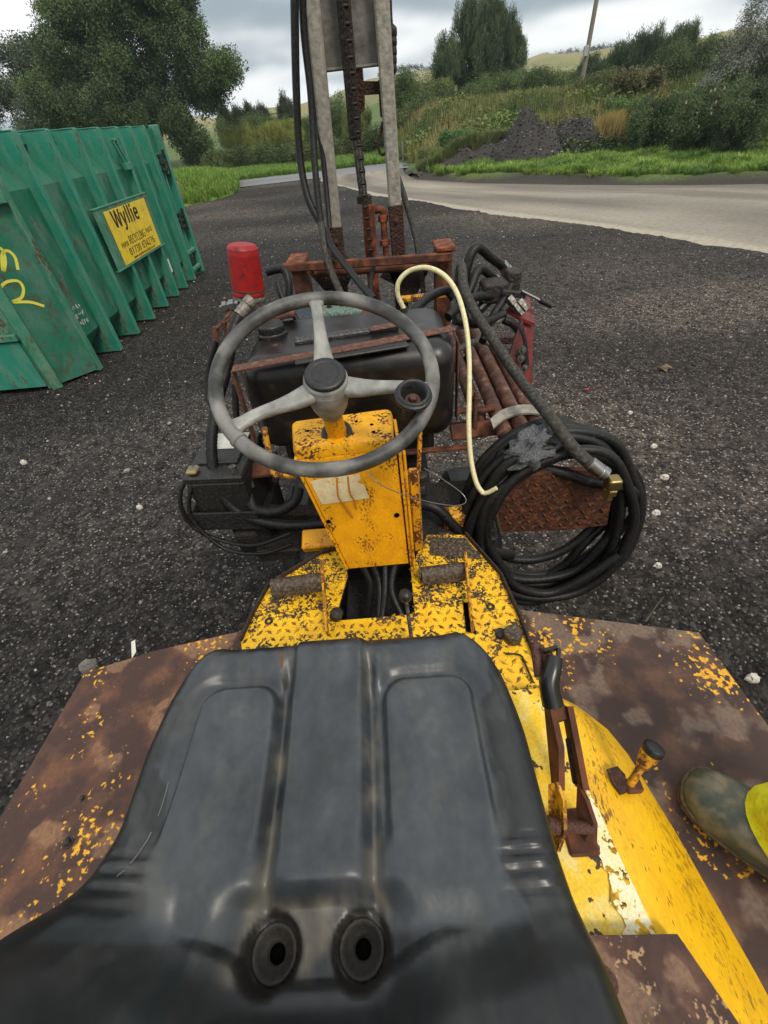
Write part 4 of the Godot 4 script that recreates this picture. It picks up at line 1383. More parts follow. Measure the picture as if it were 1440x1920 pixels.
func make_seat(t: Node) -> void:
	var part := group_part("seat", t)
	var st := mb()
	st.set_smooth_group(0)
	var NZ := 150
	var NX := 170
	var zs: Array[float] = []
	for i in NZ + 1:
		var q := float(i) / NZ
		var z := lerpf(-0.352, 0.17, q)
		if i < 14: z = -0.352 + 0.048 * pow(i / 14.0, 2.0)
		elif i > NZ - 14: z = 0.17 - 0.048 * pow((NZ - i) / 14.0, 2.0)
		else: z = lerpf(-0.304, 0.122, float(i - 14) / (NZ - 28))
		zs.append(z)
	var rr := 0.034
	var rows := []
	for i in NZ + 1:
		var row := PackedVector3Array()
		var z := zs[i]
		var w := seat_half(z)
		for k in NX + 1:
			var s := sin((float(k) / NX * 2.0 - 1.0) * PI * 0.5)
			s = lerpf(s, float(k) / NX * 2.0 - 1.0, 0.55)
			var x := SEAT_X + s * w
			var de := minf((1.0 - absf(s)) * w, minf(z + 0.352, 0.17 - z))
			# distance to the outline near the rounded corners
			var f := minf(z + 0.352, 0.17 - z)
			if f < 0.075 and (1.0 - absf(s)) * w < 0.075:
				de = minf(de, (1.0 - absf(s)) * w * 0.9 + 0.0)
			var drop := 0.0
			if de < rr:
				drop = rr - sqrt(maxf(0.0, rr * rr - (rr - de) * (rr - de)))
			row.append(Vector3(x, seat_y(x, z) - drop, z))
		rows.append(row)
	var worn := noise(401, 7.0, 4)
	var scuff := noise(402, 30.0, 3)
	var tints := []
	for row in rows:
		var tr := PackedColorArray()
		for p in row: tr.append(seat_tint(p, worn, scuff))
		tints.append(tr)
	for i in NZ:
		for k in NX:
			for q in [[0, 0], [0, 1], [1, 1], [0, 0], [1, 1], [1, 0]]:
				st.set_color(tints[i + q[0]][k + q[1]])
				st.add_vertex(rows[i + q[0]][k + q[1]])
	st.set_color(Color(0.16, 0.16, 0.16))
	# skirt
	var rim: Array[Vector3] = []
	for k in NX: rim.append(rows[0][k])
	for i in NZ: rim.append(rows[i][NX])
	for k in NX: rim.append(rows[NZ][NX - k])
	for i in NZ: rim.append(rows[NZ - i][0])
	for k in rim.size():
		var a := rim[k]
		var b := rim[(k + 1) % rim.size()]
		var c := Vector3(SEAT_X, 0, -0.09)
		var ia := (c - a) * Vector3(1, 0, 1) * 0.05
		var ib := (c - b) * Vector3(1, 0, 1) * 0.05
		quad(st, b, a, a + Vector3(0, -0.075, 0) + ia, b + Vector3(0, -0.075, 0) + ib)
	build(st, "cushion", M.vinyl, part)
	for s in [-0.157, -0.068]:
		st = mb()
		var c := Vector3(s, SEAT_H - 0.054, -0.021)
		var ax := Vector3(0, 1, 0.0)
		lathe(st, c, ax, [Vector2(0.0070, 0.003), Vector2(0.0085, 0.0035), Vector2(0.0090, 0.0075), Vector2(0.0105, 0.0085), Vector2(0.0175, 0.0145), Vector2(0.0200, 0.0188), Vector2(0.0225, 0.0190), Vector2(0.0232, 0.017)], 36)
		build(st, "screw_seat", M.grimy, part)
		st = mb()
		lathe(st, c + Vector3(0.0, 0.0009, 0), ax, [Vector2(0.0, 0.0), Vector2(0.0090, 0.0), Vector2(0.0090, 0.0025), Vector2(0, 0.0025)], 20)
		build(st, "screw_hole", M.hole, part)
	st = mb()
	var sc := []
	for e in [[313, 1465], [300, 1510], [280, 1570], [258, 1625], [240, 1650]]:
		var p := ph(e[0], e[1], 1.432)
		sc.append(Vector3(p.x, seat_y(p.x, p.z) + 0.0012, p.z))
	var scp := smooth_path(sc, 6)
	stroke(st, scp.slice(0, 9), 0.0011, Vector3.UP)
	stroke(st, scp.slice(11, 19), 0.0016, Vector3.UP)
	stroke(st, scp.slice(20), 0.0009, Vector3.UP)
	build(st, "scratch", M.chalk, part)
	st = mb()
	var sl := []
	for e in [[527, 1228], [529, 1240], [527, 1252]]:
		var p := ph(e[0], e[1], 1.43)
		sl.append(Vector3(p.x, seat_y(p.x, p.z) + 0.001, p.z))
	stroke(st, smooth_path(sl, 3), 0.003, Vector3.UP)
	build(st, "tear", M.tear, part)
	st = mb()
	round_box(st, Vector3(SEAT_X, 1.322, -0.1), Vector3(0.42, 0.07, 0.44), 0.03, 4)
	build(st, "shell", M.rubber_dark, part)
	st = mb()
	bx(st, Vector3(SEAT_X, 1.22, -0.08), Vector3(0.26, 0.2, 0.3), 0.01)
	build(st, "pedestal", M.dark_iron, part)

func make_wheel(t: Node) -> void:
	var part := group_part("steering_wheel", t)
	var c := Vector3(-0.105, 1.67, -0.73)
	var n := Vector3(sin(deg_to_rad(4.0)), cos(deg_to_rad(24.0)), sin(deg_to_rad(24.0))).normalized()
	var u := (Vector3.RIGHT - n * n.x).normalized()
	var f := n.cross(u)   # towards the front of the machine
	if f.z > 0: f = -f
	var ring := PackedVector3Array()
	for i in 96:
		var a := TAU * i / 96.0
		ring.append(c + (u * cos(a) + f * sin(a)) * 0.192)
	var st := mb()
	tube(st, ring, 0.0128, 16, 1.0, true)
	build(st, "rim", M.wheel_grey, part)
	for deg in [95.0, 214.0, -13.0]:
		st = mb()
		st.set_smooth_group(0)
		var a := deg_to_rad(deg)
		var d := u * cos(a) + f * sin(a)
		var s := n.cross(d)
		var prev := []
		for i in 9:
			var q := i / 8.0
			var rr := lerpf(0.028, 0.187, q)
			var w := lerpf(0.021, 0.0115, smoothstep(0.0, 0.6, q)) + 0.006 * smoothstep(0.85, 1.0, q)
			var h := lerpf(0.011, 0.0065, q)
			var p := c + d * rr - n * lerpf(0.022, 0.0, smoothstep(0.1, 0.8, q))
			var sec := []
			for k in 10:
				var b := TAU * k / 10.0
				var cx := cos(b)
				var sy := sin(b)
				sec.append(p + s * w * signf(cx) * pow(absf(cx), 0.6) + n * h * signf(sy) * pow(absf(sy), 0.7))
			if i > 0:
				for k in 10:
					quad(st, prev[k], sec[k], sec[(k + 1) % 10], prev[(k + 1) % 10])
			prev = sec
		build(st, "spoke", M.wheel_pale, part)
	# worn collar on the left spoke end
	st = mb()
	var a2 := deg_to_rad(222.0)
	var cc := PackedVector3Array()
	for i in 5:
		var aa := a2 + (i - 2) * 0.012
		cc.append(c + (u * cos(aa) + f * sin(aa)) * 0.192)
	tube(st, cc, 0.0146, 16)
	build(st, "collar", M.wheel_grey, part)
	st = mb()
	lathe(st, c, n, [Vector2(0, -0.112), Vector2(0.022, -0.112), Vector2(0.027, -0.1), Vector2(0.035, -0.078), Vector2(0.0415, -0.04), Vector2(0.0425, -0.02), Vector2(0.040, -0.006), Vector2(0.037, -0.001), Vector2(0, -0.001)], 36)
	build(st, "hub", M.wheel_pale, part)
	st = mb()
	lathe(st, c, n, [Vector2(0.0372, -0.004), Vector2(0.0372, 0.003), Vector2(0.035, 0.0065), Vector2(0.0245, 0.0075), Vector2(0.0235, 0.0062), Vector2(0.0222, 0.0076), Vector2(0, 0.0085)], 40)
	build(st, "hub_cap", M.rubber_dark, part)
	# knob: a black cup with a rusty bolt down in it
	var k0 := on(775, 741, c + n * 0.035, n)
	st = mb()
	lathe(st, k0, n, [Vector2(0, -0.022), Vector2(0.014, -0.022), Vector2(0.02, -0.012), Vector2(0.030, -0.006), Vector2(0.0315, 0.0), Vector2(0.030, 0.004), Vector2(0.0285, 0.003), Vector2(0.0275, 0.008), Vector2(0.0245, 0.0095), Vector2(0.0215, 0.008), Vector2(0.019, -0.002), Vector2(0.013, -0.012), Vector2(0, -0.014)], 40)
	var kn := build(st, "knob", M.rubber_dark, part)
	st = mb()
	bolt(st, k0 - n * 0.013, n, 0.0075)
	build(st, "knob_bolt", M.rust_bolt, part)
	st = mb()
	bar(st, k0 - n * 0.022, k0 - n * 0.05 - f * 0.006, 0.03, 0.02, f, 0.004)
	build(st, "knob_clamp", M.dark_iron, part)
	# column and rubber ring
	st = mb()
	var foot := on(632, 812, Vector3(0, 1.503, 0), Vector3.UP)
	rod(st, foot, c - n * 0.105, 0.0215, 24, 0.95)
	build(st, "column", M.yellow_console, t)
	st = mb()
	lathe(st, foot - Vector3(0, 0.004, 0), (c - n * 0.1 - foot), [Vector2(0.034, 0), Vector2(0.034, 0.008), Vector2(0.029, 0.013), Vector2(0.024, 0.012)], 28)
	build(st, "column_seal", M.rubber_dark, t)

func make_console(t: Node) -> void:
	var part := group_part("console", t)
	var yt := 1.503
	var tl := ph(545, 790, yt); var tr := ph(735, 765, yt); var fr := ph(739, 825, yt); var fl := ph(548, 842, yt)
	var st := mb()
	# lid with rounded edges
	st.set_smooth_group(0)
	var mid := (tl + tr + fr + fl) * 0.25
	var prof := [[1.0, -0.036], [1.0, -0.012], [0.985, -0.004], [0.955, 0.0]]
	var cs := [tl, tr, fr, fl]
	var loops := []
	for e in prof:
		var lp := []
		for i in 4:
			var p0: Vector3 = cs[i]
			var pa: Vector3 = cs[(i + 3) % 4]
			var pb: Vector3 = cs[(i + 1) % 4]
			for k in 5:
				var q := k / 4.0
				var r := 0.016
				var A := p0 + (pa - p0).normalized() * r
				var B := p0 + (pb - p0).normalized() * r
				var p := A.lerp(p0, q).lerp(p0.lerp(B, q), q)
				lp.append(mid + (p - mid) * e[0] + Vector3(0, e[1], 0))
		loops.append(lp)
	for j in loops.size() - 1:
		for k in 20:
			var k2 := (k + 1) % 20
			quad(st, loops[j][k], loops[j + 1][k], loops[j + 1][k2], loops[j][k2])
	st.set_smooth_group(-1)
	for k in range(1, 19):
		tri(st, loops[3][0], loops[3][k + 1], loops[3][k])
	build(st, "lid", M.yellow_lid, part)
	# front plate, sides
	var a := pz(557, 866, -0.748); var b := pz(743, 846, -0.748)
	var d := ph(655, 1066, 1.172); var c := ph(766, 1056, 1.172)
	st = mb()
	plate(st, [a, b, c, d], Vector3(0, 0, -0.006))
	build(st, "front_plate", M.yellow_console, part)
	var back := Vector3(0, 0, -0.13)
	st = mb()
	plate(st, [b + Vector3(0.004, 0, 0.008), c + Vector3(0.004, 0, 0.008), c + back, b + back], Vector3(0.007, 0, 0))
	build(st, "side_plate", M.yellow_console, part)
	st = mb()
	plate(st, [a + Vector3(-0.002, 0, 0.002), d + Vector3(-0.002, 0, 0.002), d + back, a + back], Vector3(-0.006, 0, 0))
	build(st, "side_plate", M.yellow_console, part)
	st = mb()
	plate(st, [a + back, b + back, c + back, d + back], Vector3(0, 0, -0.006))
	build(st, "rear_plate", M.yellow_console, part)
	# ribs beside the front plate, right
	st = mb()
	bar(st, b + Vector3(0.016, 0.0, 0.004), c + Vector3(0.014, -0.02, 0.008), 0.006, 0.02, Vector3.BACK, 0.002)
	build(st, "edge_strip", M.yellow_console, part)
	st = mb()
	bar(st, pz(775, 880, -0.80), pz(785, 1030, -0.80), 0.026, 0.02, Vector3.BACK, 0.004)
	build(st, "bracket_upright", M.rusty_yellow, part)
	st = mb()
	bar(st, pz(745, 893, -0.80), pz(785, 885, -0.80), 0.016, 0.016, Vector3.UP, 0.005)
	bar(st, pz(785, 886, -0.80), pz(788, 800, -0.82), 0.01, 0.01, Vector3.BACK, 0.003)
	build(st, "side_lug", M.rusty_yellow, part)
	st = mb()
	bar(st, pz(560, 892, -0.80), pz(512, 888, -0.82), 0.016, 0.016, Vector3.UP, 0.005)
	bar(st, pz(513, 890, -0.82), pz(495, 800, -0.86), 0.012, 0.01, Vector3.BACK, 0.003)
	build(st, "side_lug", M.rusty_yellow, part)
	# dark hollow under the lid, painted on as a flat patch, and nut
	var n := (b - a).cross(d - a).normalized()
	if n.z < 0: n = -n
	st = mb()
	plate(st, [on(590, 868, a + n * 0.001, n), on(655, 862, a + n * 0.001, n), on(652, 880, a + n * 0.001, n), on(600, 885, a + n * 0.001, n)], -n * 0.0008)
	build(st, "dark_hollow", M.rust_dark, part)
	st = mb()
	bolt(st, on(600, 880, a, n), n, 0.008)
	build(st, "nut", M.dark_iron, part)
	for e in [[616, 978, 0.0055], [744, 966, 0.0065], [645, 1055, 0.005]]:
		st = mb()
		lathe(st, on(e[0], e[1], a + n * 0.0006, n), n, [Vector2(e[2], 0), Vector2(e[2] * 0.9, 0.0012), Vector2(0, 0.0013)], 16)
		build(st, "hole", M.hole, part)
	# remains of a paper label with rust run down it
	st = mb()
	var lab := []
	for e in [[581, 903], [612, 896], [650, 892], [674, 890], [676, 899], [670, 905], [682, 908], [693, 934], [650, 940], [604, 946]]:
		lab.append(on(e[0], e[1], a + n * 0.0016, n))
	plate(st, lab, -n * 0.0008)
	build(st, "label_remains", M.old_paper, part)
	for e in [[[632, 896], [634, 930], [645, 948], [662, 972]], [[652, 893], [656, 925], [664, 938], [668, 955]]]:
		st = mb()
		var pts := []
		for q in e: pts.append(on(q[0], q[1], a + n * 0.0024, n))
		stroke(st, smooth_path(pts, 6), 0.0042, n)
		build(st, "rust_run", M.rust_run, part)
	# holes in the lid
	for e in [[577, 808], [697, 796], [668, 790], [700, 810]]:
		st = mb()
		lathe(st, ph(e[0], e[1], yt + 0.0006), Vector3.UP, [Vector2(0.0042, 0), Vector2(0.004, 0.0008), Vector2(0, 0.0009)], 12)
		build(st, "hole", M.hole, part)

func make_floor(t: Node) -> void:
	var part := group_part("floor_plate", t)
	var y := FLOOR
	var out := [[452, 1203], [476, 1150], [505, 1098], [600, 1040], [640, 1028], [652, 1075], [628, 1164], [778, 1152], [770, 1064], [800, 1003], [872, 1003], [938, 1078], [975, 1160], [1004, 1240], [1015, 1310], [800, 1330], [600, 1330], [460, 1280]]
	var pts := []
	for e in out: pts.append(ph(e[0], e[1], y))
	var st := mb()
	var whole := PackedVector2Array()
	for p in pts: whole.append(Vector2(p.x, p.z))
	for half in 2:
		var za := -2.0 if half == 0 else -0.6215
		var zb := -0.6235 if half == 0 else 0.5
		for pg in Geometry2D.intersect_polygons(whole, PackedVector2Array([Vector2(-2, za), Vector2(2, za), Vector2(2, zb), Vector2(-2, zb)])):
			var o := []
			for p in pg: o.append(Vector3(p.x, y, p.y))
			st = mb()
			plate(st, o, Vector3(0, -0.008, 0))
			build(st, "plate", M.yellow_floor if half == 0 else M.yellow_floor_rear, part)
	# raised tread
	st = mb()
	var poly := PackedVector2Array()
	for p in pts: poly.append(Vector2(p.x, p.z))
	var flip := 0
	var zz := -0.86
	while zz < -0.36:
		var xx := -0.42 + (0.011 if flip % 2 else 0.0)
		var j := flip
		while xx < 0.3:
			var p2 := Vector2(xx, zz)
			if Geometry2D.is_point_in_polygon(p2, poly):
				var ang := deg_to_rad(38.0 if j % 2 else -52.0)
				var d := Vector3(cos(ang), 0, sin(ang)) * 0.0098
				var s := Vector3(-sin(ang), 0, cos(ang)) * 0.0026
				var c := Vector3(xx, y + 0.0003, zz)
				var up := Vector3(0, 0.0022, 0)
				st.set_smooth_group(-1)
				tri(st, c - d, c - s + up, c + s + up); tri(st, c + d, c + s + up, c - s + up)
				tri(st, c - d, c - s * 1.6, c - s + up); tri(st, c - d, c + s + up, c + s * 1.6)
				tri(st, c + d, c - s + up, c - s * 1.6); tri(st, c + d, c + s * 1.6, c + s + up)
				tri(st, c - s * 1.6, c + d, c - s + up)
			xx += 0.022
			j += 1
		zz += 0.0195
		flip += 1
	struct(build(st, "tread", M.yellow_tread, part), "stuff")
	# flanges
	for e in [[[452, 1203], [476, 1150], [505, 1098], [600, 1040], [640, 1028]], [[872, 1003], [938, 1078], [975, 1160], [1004, 1240]]]:
		st = mb()
		for i in e.size() - 1:
			bar(st, ph(e[i][0], e[i][1], y), ph(e[i + 1][0], e[i + 1][1], y), 0.006, 0.028, Vector3.UP, 0.002)
		build(st, "flange", M.dark_rust_edge, part)
	# bare front corner panel
	st = mb()
	plate(st, [ph(806, 1008, y + 0.003), ph(872, 1008, y + 0.003), ph(905, 1048, y + 0.003), ph(806, 1040, y + 0.003)], Vector3(0, -0.002, 0))
	build(st, "corner_panel", M.brown_bare, part)
	for e in [[504, 1165], [920, 1138]]:
		st = mb()
		lathe(st, ph(e[0], e[1], y + 0.001), Vector3.UP, [Vector2(0.0045, 0.0), Vector2(0.0045, 0.002), Vector2(0.010, 0.0022), Vector2(0.0105, 0.0)], 20)
		build(st, "bushing", M.dark_iron, part)
	st = mb()
	lathe(st, ph(960, 1196, y), Vector3.UP, [Vector2(0.0205, 0), Vector2(0.02, 0.022), Vector2(0.0185, 0.025), Vector2(0, 0.0255)], 24)
	build(st, "rubber_stop", M.brown_bare, part)
	st = mb()
	lathe(st, ph(938, 1190, y), Vector3.UP, [Vector2(0.012, 0), Vector2(0.012, 0.01), Vector2(0, 0.011)], 12)
	build(st, "bolt", M.dark_iron, part)
	# slot beside the right pedal
	st = mb()
	plate(st, [ph(868, 1130, y + 0.0032), ph(880, 1130, y + 0.0032), ph(893, 1188, y + 0.0032), ph(874, 1184, y + 0.0032)], Vector3(0, -0.001, 0))
	build(st, "slot", M.hole, part)
	# well under the console with hoses
	st = mb()
	bx(st, Vector3(-0.06, 0.96, -0.68), Vector3(0.2, 0.02, 0.3))
	bx(st, Vector3(-0.06, 1.05, -0.84), Vector3(0.22, 0.2, 0.02))
	build(st, "well", M.black_steel, part)
	var hz := [[[680, 1060], [695, 1095], [692, 1130], [688, 1165]], [[700, 1060], [712, 1100], [710, 1165]], [[722, 1055], [722, 1110], [715, 1170]], [[740, 1060], [735, 1110], [760, 1165]]]
	for e in hz:
		st = mb()
		var w := []
		for i in e.size(): w.append(ph(e[i][0], e[i][1], 1.155 - 0.045 * i))
		tube(st, smooth_path(w, 6), 0.0085, 10)
		build(st, "hose", M.rubber, part)

func make_pedals(t: Node) -> void:
	for side in 2:
		var part := group_part("pedal", t)
		var A := [ph(506, 1090, 1.185), ph(602, 1078, 1.185)] if side == 0 else [ph(790, 1068, 1.165), ph(872, 1058, 1.165)]
		var st := mb()
		st.set_smooth_group(0)
		# curved foot pad: a half round strip
		var d: Vector3 = A[1] - A[0]
		var back := d.cross(Vector3.UP).normalized()
		if back.z > 0: back = -back
		var secs := []
		for j in 2:
			var sec := []
			for k in 9:
				var a := lerpf(-1.5, 1.5, k / 8.0)
				sec.append(A[j] + back * sin(a) * 0.024 + Vector3.UP * (cos(a) - 1.0) * 0.034)
			secs.append(sec)
		for k in 8:
			quad(st, secs[0][k], secs[0][k + 1], secs[1][k + 1], secs[1][k])
			var dn := Vector3(0, -0.004, 0)
			quad(st, secs[0][k + 1] + dn, secs[0][k] + dn, secs[1][k] + dn, secs[1][k + 1] + dn)
		build(st, "foot_pad", M.brown_bare, part)
		st = mb()
		if side == 0:
			bar(st, ph(603, 1052, 1.19), ph(613, 1186, 1.135), 0.007, 0.022, Vector3.UP, 0.002)
		else:
			bar(st, ph(872, 1036, 1.18), ph(886, 1188, 1.115), 0.007, 0.02, Vector3.UP, 0.002)
		build(st, "arm", M.rusty_yellow, part)
		if side == 1:
			st = mb()
			bar(st, ph(786, 1046, 1.165), ph(788, 1084, 1.15), 0.005, 0.02, Vector3.UP, 0.002)
			build(st, "end_plate", M.brown_bare, part)
		else:
			st = mb()
			lathe(st, ph(630, 1155, 1.125), Vector3(0.3, 1, 0.2), [Vector2(0.016, 0), Vector2(0.015, 0.02), Vector2(0.008, 0.026), Vector2(0, 0.027)], 12)
			build(st, "pivot", M.dark_iron, part)

func make_levers(t: Node) -> void:
	var part := group_part("gear_lever", t)
	var st := mb()
	rod(st, ph(776, 1230, 1.12), ph(762, 1128, 1.215), 0.0048, 10, 0.9)
	build(st, "stem", M.dark_steel, part)
	st = mb()
	var kb := ph(760, 1117, 1.222)
	lathe(st, kb - Vector3(0, 0.014, 0), Vector3.UP, [Vector2(0.006, 0), Vector2(0.0135, 0.006), Vector2(0.0155, 0.014), Vector2(0.0135, 0.022), Vector2(0.007, 0.027), Vector2(0, 0.0285)], 20)
	build(st, "ball", M.rubber_dark, part)
	# handbrake
	part = group_part("handbrake", t)
	var g0 := ph(1043, 1318, 1.305)
	var g1 := ph(1022, 1215, 1.345)
	st = mb()
	rod(st, g0, g1, 0.0095, 14)
	build(st, "tube", M.rust_frame, part)
	st = mb()
	# moulded grip, split open at its end
	var gp := [ph(1037, 1322, 1.312), ph(1030, 1285, 1.332), ph(1036, 1256, 1.345), ph(1040, 1232, 1.352)]
	tube(st, smooth_path(gp, 8), 0.0165, 14, 0.72)
	build(st, "grip", M.rubber_gloss, part)
	st = mb()
	bar(st, ph(1018, 1222, 1.357), ph(1044, 1214, 1.357), 0.006, 0.012, Vector3.UP, 0.002)
	bar(st, ph(1047, 1216, 1.357), ph(1046, 1246, 1.352), 0.006, 0.012, Vector3.UP, 0.002)
	build(st, "grip_edge", M.rubber_gloss, part)
	st = mb()
	rod(st, ph(1012, 1270, 1.325), ph(1003, 1205, 1.345), 0.0085, 12)
	build(st, "release_rod", M.rust_bolt, part)
	for s in [0, 1]:
		st = mb()
		var a := ph(1036 + 22 * s, 1325, 1.30)
		var b := ph(1052 + 20 * s, 1400, 1.262)
		var c := ph(1052 + 34 * s, 1478, 1.225)
		var up := Vector3(0, 0.014, 0.006)
		plate(st, [a + up, b + up * 1.1, c + up * 1.2, c - up * 1.2, b - up * 1.1, a - up], Vector3(0.009, 0, 0) if s == 1 else Vector3(-0.009, 0, 0))
		build(st, "channel_side", M.rust_frame, part)
	st = mb()
	bar(st, ph(1046, 1322, 1.302), ph(1054, 1352, 1.287), 0.024, 0.012, Vector3.UP, 0.004)
	build(st, "channel_neck", M.rust_frame, part)
	st = mb()
	bar(st, ph(1064, 1385, 1.262), ph(1078, 1470, 1.218), 0.006, 0.008, Vector3.UP, 0.002)
	build(st, "link", M.dark_iron, part)
	# ratchet plate and bracket at the foot
	st = mb()
	var q := [ph(1034, 1470, 1.24), ph(1048, 1466, 1.25), ph(1062, 1500, 1.245), ph(1064, 1560, 1.21), ph(1050, 1600, 1.17), ph(1040, 1560, 1.17), ph(1034, 1520, 1.2)]
	plate(st, q, Vector3(-0.005, 0, 0.0))
	build(st, "ratchet_plate", M.rusty_yellow, part)
	st = mb()
	var q2 := [ph(1082, 1470, 1.235), ph(1098, 1500, 1.235), ph(1113, 1545, 1.215), ph(1112, 1580, 1.18), ph(1092, 1585, 1.17), ph(1080, 1520, 1.2)]
	plate(st, q2, Vector3(0.006, 0, 0.0))
	build(st, "bracket_side", M.rust_frame, part)
	st = mb()
	rod(st, ph(1045, 1548, 1.2), ph(1112, 1552, 1.2), 0.009, 12)
	rod(st, ph(1028, 1545, 1.2), ph(1048, 1548, 1.2), 0.012, 12)
	build(st, "pivot_pin", M.rust_bolt, part)
	st = mb()
	bx(st, ph(1084, 1560, 1.172), Vector3(0.045, 0.012, 0.06), 0.003)
	build(st, "bracket_foot", M.rust_frame, part)
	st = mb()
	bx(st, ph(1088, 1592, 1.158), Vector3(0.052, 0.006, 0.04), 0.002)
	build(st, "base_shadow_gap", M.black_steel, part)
	# small knobbed lever on the right cover
	part = group_part("control_lever", t)
	st = mb()
	rod(st, ph(1182, 1470, 1.165), ph(1205, 1432, 1.205), 0.0065, 12)
	build(st, "stem", M.rusty_yellow, part)
	st = mb()
	var c0 := ph(1203, 1436, 1.2)
	var c1 := ph(1226, 1404, 1.232)
	lathe(st, c0, c1 - c0, [Vector2(0.0085, 0), Vector2(0.0125, 0.012), Vector2(0.0148, 0.030)], 24)
	build(st, "sleeve", M.rusty_yellow, part)
	st = mb()
	lathe(st, c0 + (c1 - c0).normalized() * 0.030, c1 - c0, [Vector2(0.0148, 0), Vector2(0.0158, 0.003), Vector2(0.0158, 0.010), Vector2(0.0145, 0.013), Vector2(0.004, 0.0137), Vector2(0, 0.0132)], 28)
	build(st, "cap", M.rubber_dark, part)
	st = mb()
	bx(st, ph(1187, 1474, 1.160), Vector3(0.026, 0.016, 0.02), 0.003)
	build(st, "block", M.rust_frame, part)
	st = mb()
	plate(st, [ph(1138, 1442, 1.172), ph(1158, 1436, 1.172), ph(1172, 1452, 1.168), ph(1176, 1485, 1.164), ph(1164, 1490, 1.164), ph(1150, 1470, 1.168)], Vector3(0, -0.004, 0))
	build(st, "base_plate", M.rust_dark, part)

func make_platforms(t: Node) -> void:
	# left and right rusty wing plates
	var st := mb()
	var L := [ph(455, 1183, 1.1), ph(300, 1218, 1.1), ph(160, 1260, 1.1), Vector3(-0.775, 1.1, -0.24), Vector3(-0.80, 1.1, 0.35), Vector3(-0.2, 1.1, 0.35), Vector3(-0.2, 1.1, -0.5)]
	plate(st, L, Vector3(0, -0.012, 0))
	build(st, "wing_plate", M.rust_plate, t)
	st = mb()
	var R := [ph(972, 1143, 1.1), ph(1310, 1186, 1.1), Vector3(0.672, 1.1, -0.30), Vector3(0.70, 1.1, 0.35), Vector3(0.1, 1.1, 0.35), Vector3(0.15, 1.1, -0.5)]
	plate(st, R, Vector3(0, -0.012, 0))
	build(st, "wing_plate", M.rust_plate2, t)
	st = mb()
	for i in 4: bar(st, L[i] + Vector3(0, -0.05, 0), L[i + 1] + Vector3(0, -0.05, 0), 0.008, 0.09, Vector3.UP, 0.002)
	build(st, "wing_skirt", M.rust_frame, t)
	st = mb()
	for i in 3: bar(st, R[i] + Vector3(0, -0.05, 0), R[i + 1] + Vector3(0, -0.05, 0), 0.008, 0.09, Vector3.UP, 0.002)
	build(st, "wing_skirt", M.rust_frame, t)
	for e in [[128, 1580, 0.008], [155, 1497, 0.005]]:
		st = mb()
		bolt(st, ph(e[0], e[1], 1.1), Vector3.UP, e[2] * 0.7)
		build(st, "bolt", M.dark_iron, t)
	# yellow cover over the right side
	var I := [[1000, 1292], [1052, 1330], [1078, 1400], [1098, 1462], [1128, 1535], [1162, 1605], [1196, 1678], [1232, 1752], [1290, 1880], [1345, 2000], [1420, 2160]]
	var O := [[1030, 1300], [1085, 1325], [1140, 1368], [1178, 1415], [1220, 1484], [1262, 1552], [1302, 1622], [1345, 1698], [1420, 1830], [1485, 1950], [1580, 2120]]
	st = mb()
	st.set_smooth_group(0)
	var rows := []
	for i in I.size():
		var a := ph(I[i][0], I[i][1], 1.172)
		var b := ph(O[i][0], O[i][1], 1.103)
		var row := [Vector3(a.x - 0.01, 1.172, a.z), a]
		for k in range(1, 8):
			var q := k / 8.0
			var p := a.lerp(b, q)
			p.y = lerpf(1.172, 1.103, pow(q, 1.7)) 
			row.append(p)
		row.append(b)
		rows.append(row)
	for i in rows.size() - 1:
		for k in rows[0].size() - 1:
			quad(st, rows[i][k], rows[i][k + 1], rows[i + 1][k + 1], rows[i + 1][k])
	build(st, "side_cover", M.yellow_cover, t)
	st = mb()
	st.set_smooth_group(-1)
	for i in rows.size() - 1:
		var a: Vector3 = rows[i][0]
		var b: Vector3 = rows[i + 1][0]
		quad(st, Vector3(0.0, 1.172, a.z), a, b, Vector3(0.0, 1.172, b.z))
	var f0: Vector3 = rows[0][0]
	quad(st, Vector3(0.0, 1.172, f0.z), Vector3(0.0, 1.10, f0.z - 0.01), f0 + Vector3(0, -0.07, -0.01), f0)
	build(st, "cover_top", M.yellow_pale, t)
	# bleached strip along the edge
	st = mb()
	var sp := []
	for e in [[1090, 1450], [1118, 1530], [1150, 1612], [1190, 1700], [1224, 1772]]: sp.append(ph(e[0], e[1], 1.1745))
	var se := []
	for e in [[1094, 1448], [1132, 1540], [1166, 1614], [1200, 1686], [1232, 1752]]: se.append(ph(e[0], e[1], 1.1745))
	var bn := noise(431, 40.0, 3)
	for i in 40:
		var pair := []
		for j in 2:
			var q := (i + j) / 10.0
			var k0 := mini(int(q), 3)
			var a: Vector3 = (sp[k0] as Vector3).lerp(sp[k0 + 1], q - k0) + Vector3(-0.0085 * q, 0, 0)
			var e2: Vector3 = (se[k0] as Vector3).lerp(se[k0 + 1], q - k0)
			pair.append([a + Vector3(0.012 * bn.get_noise_1d(a.z) * minf(1.0, q), 0, 0), e2])
		quad(st, pair[0][0], pair[0][1], pair[1][1], pair[1][0])
	build(st, "bleached_strip", M.bleached, t)
	# loose rusty step at the right rear
	st = mb()
	var q := [ph(1082, 1754, 1.196), ph(1270, 1751, 1.196), ph(1400, 1940, 1.196), ph(1480, 2060, 1.196), ph(1090, 2060, 1.196)]
	plate(st, q, Vector3(0, -0.014, 0))
	build(st, "rear_plate", M.rust_plate3, t)
	st = mb()
	bolt(st, ph(1134, 1842, 1.196), Vector3.UP, 0.009)
	build(st, "bolt", M.rust_bolt, t)
	# a bent wire on the floor by the seat
	st = mb()
	var w := []
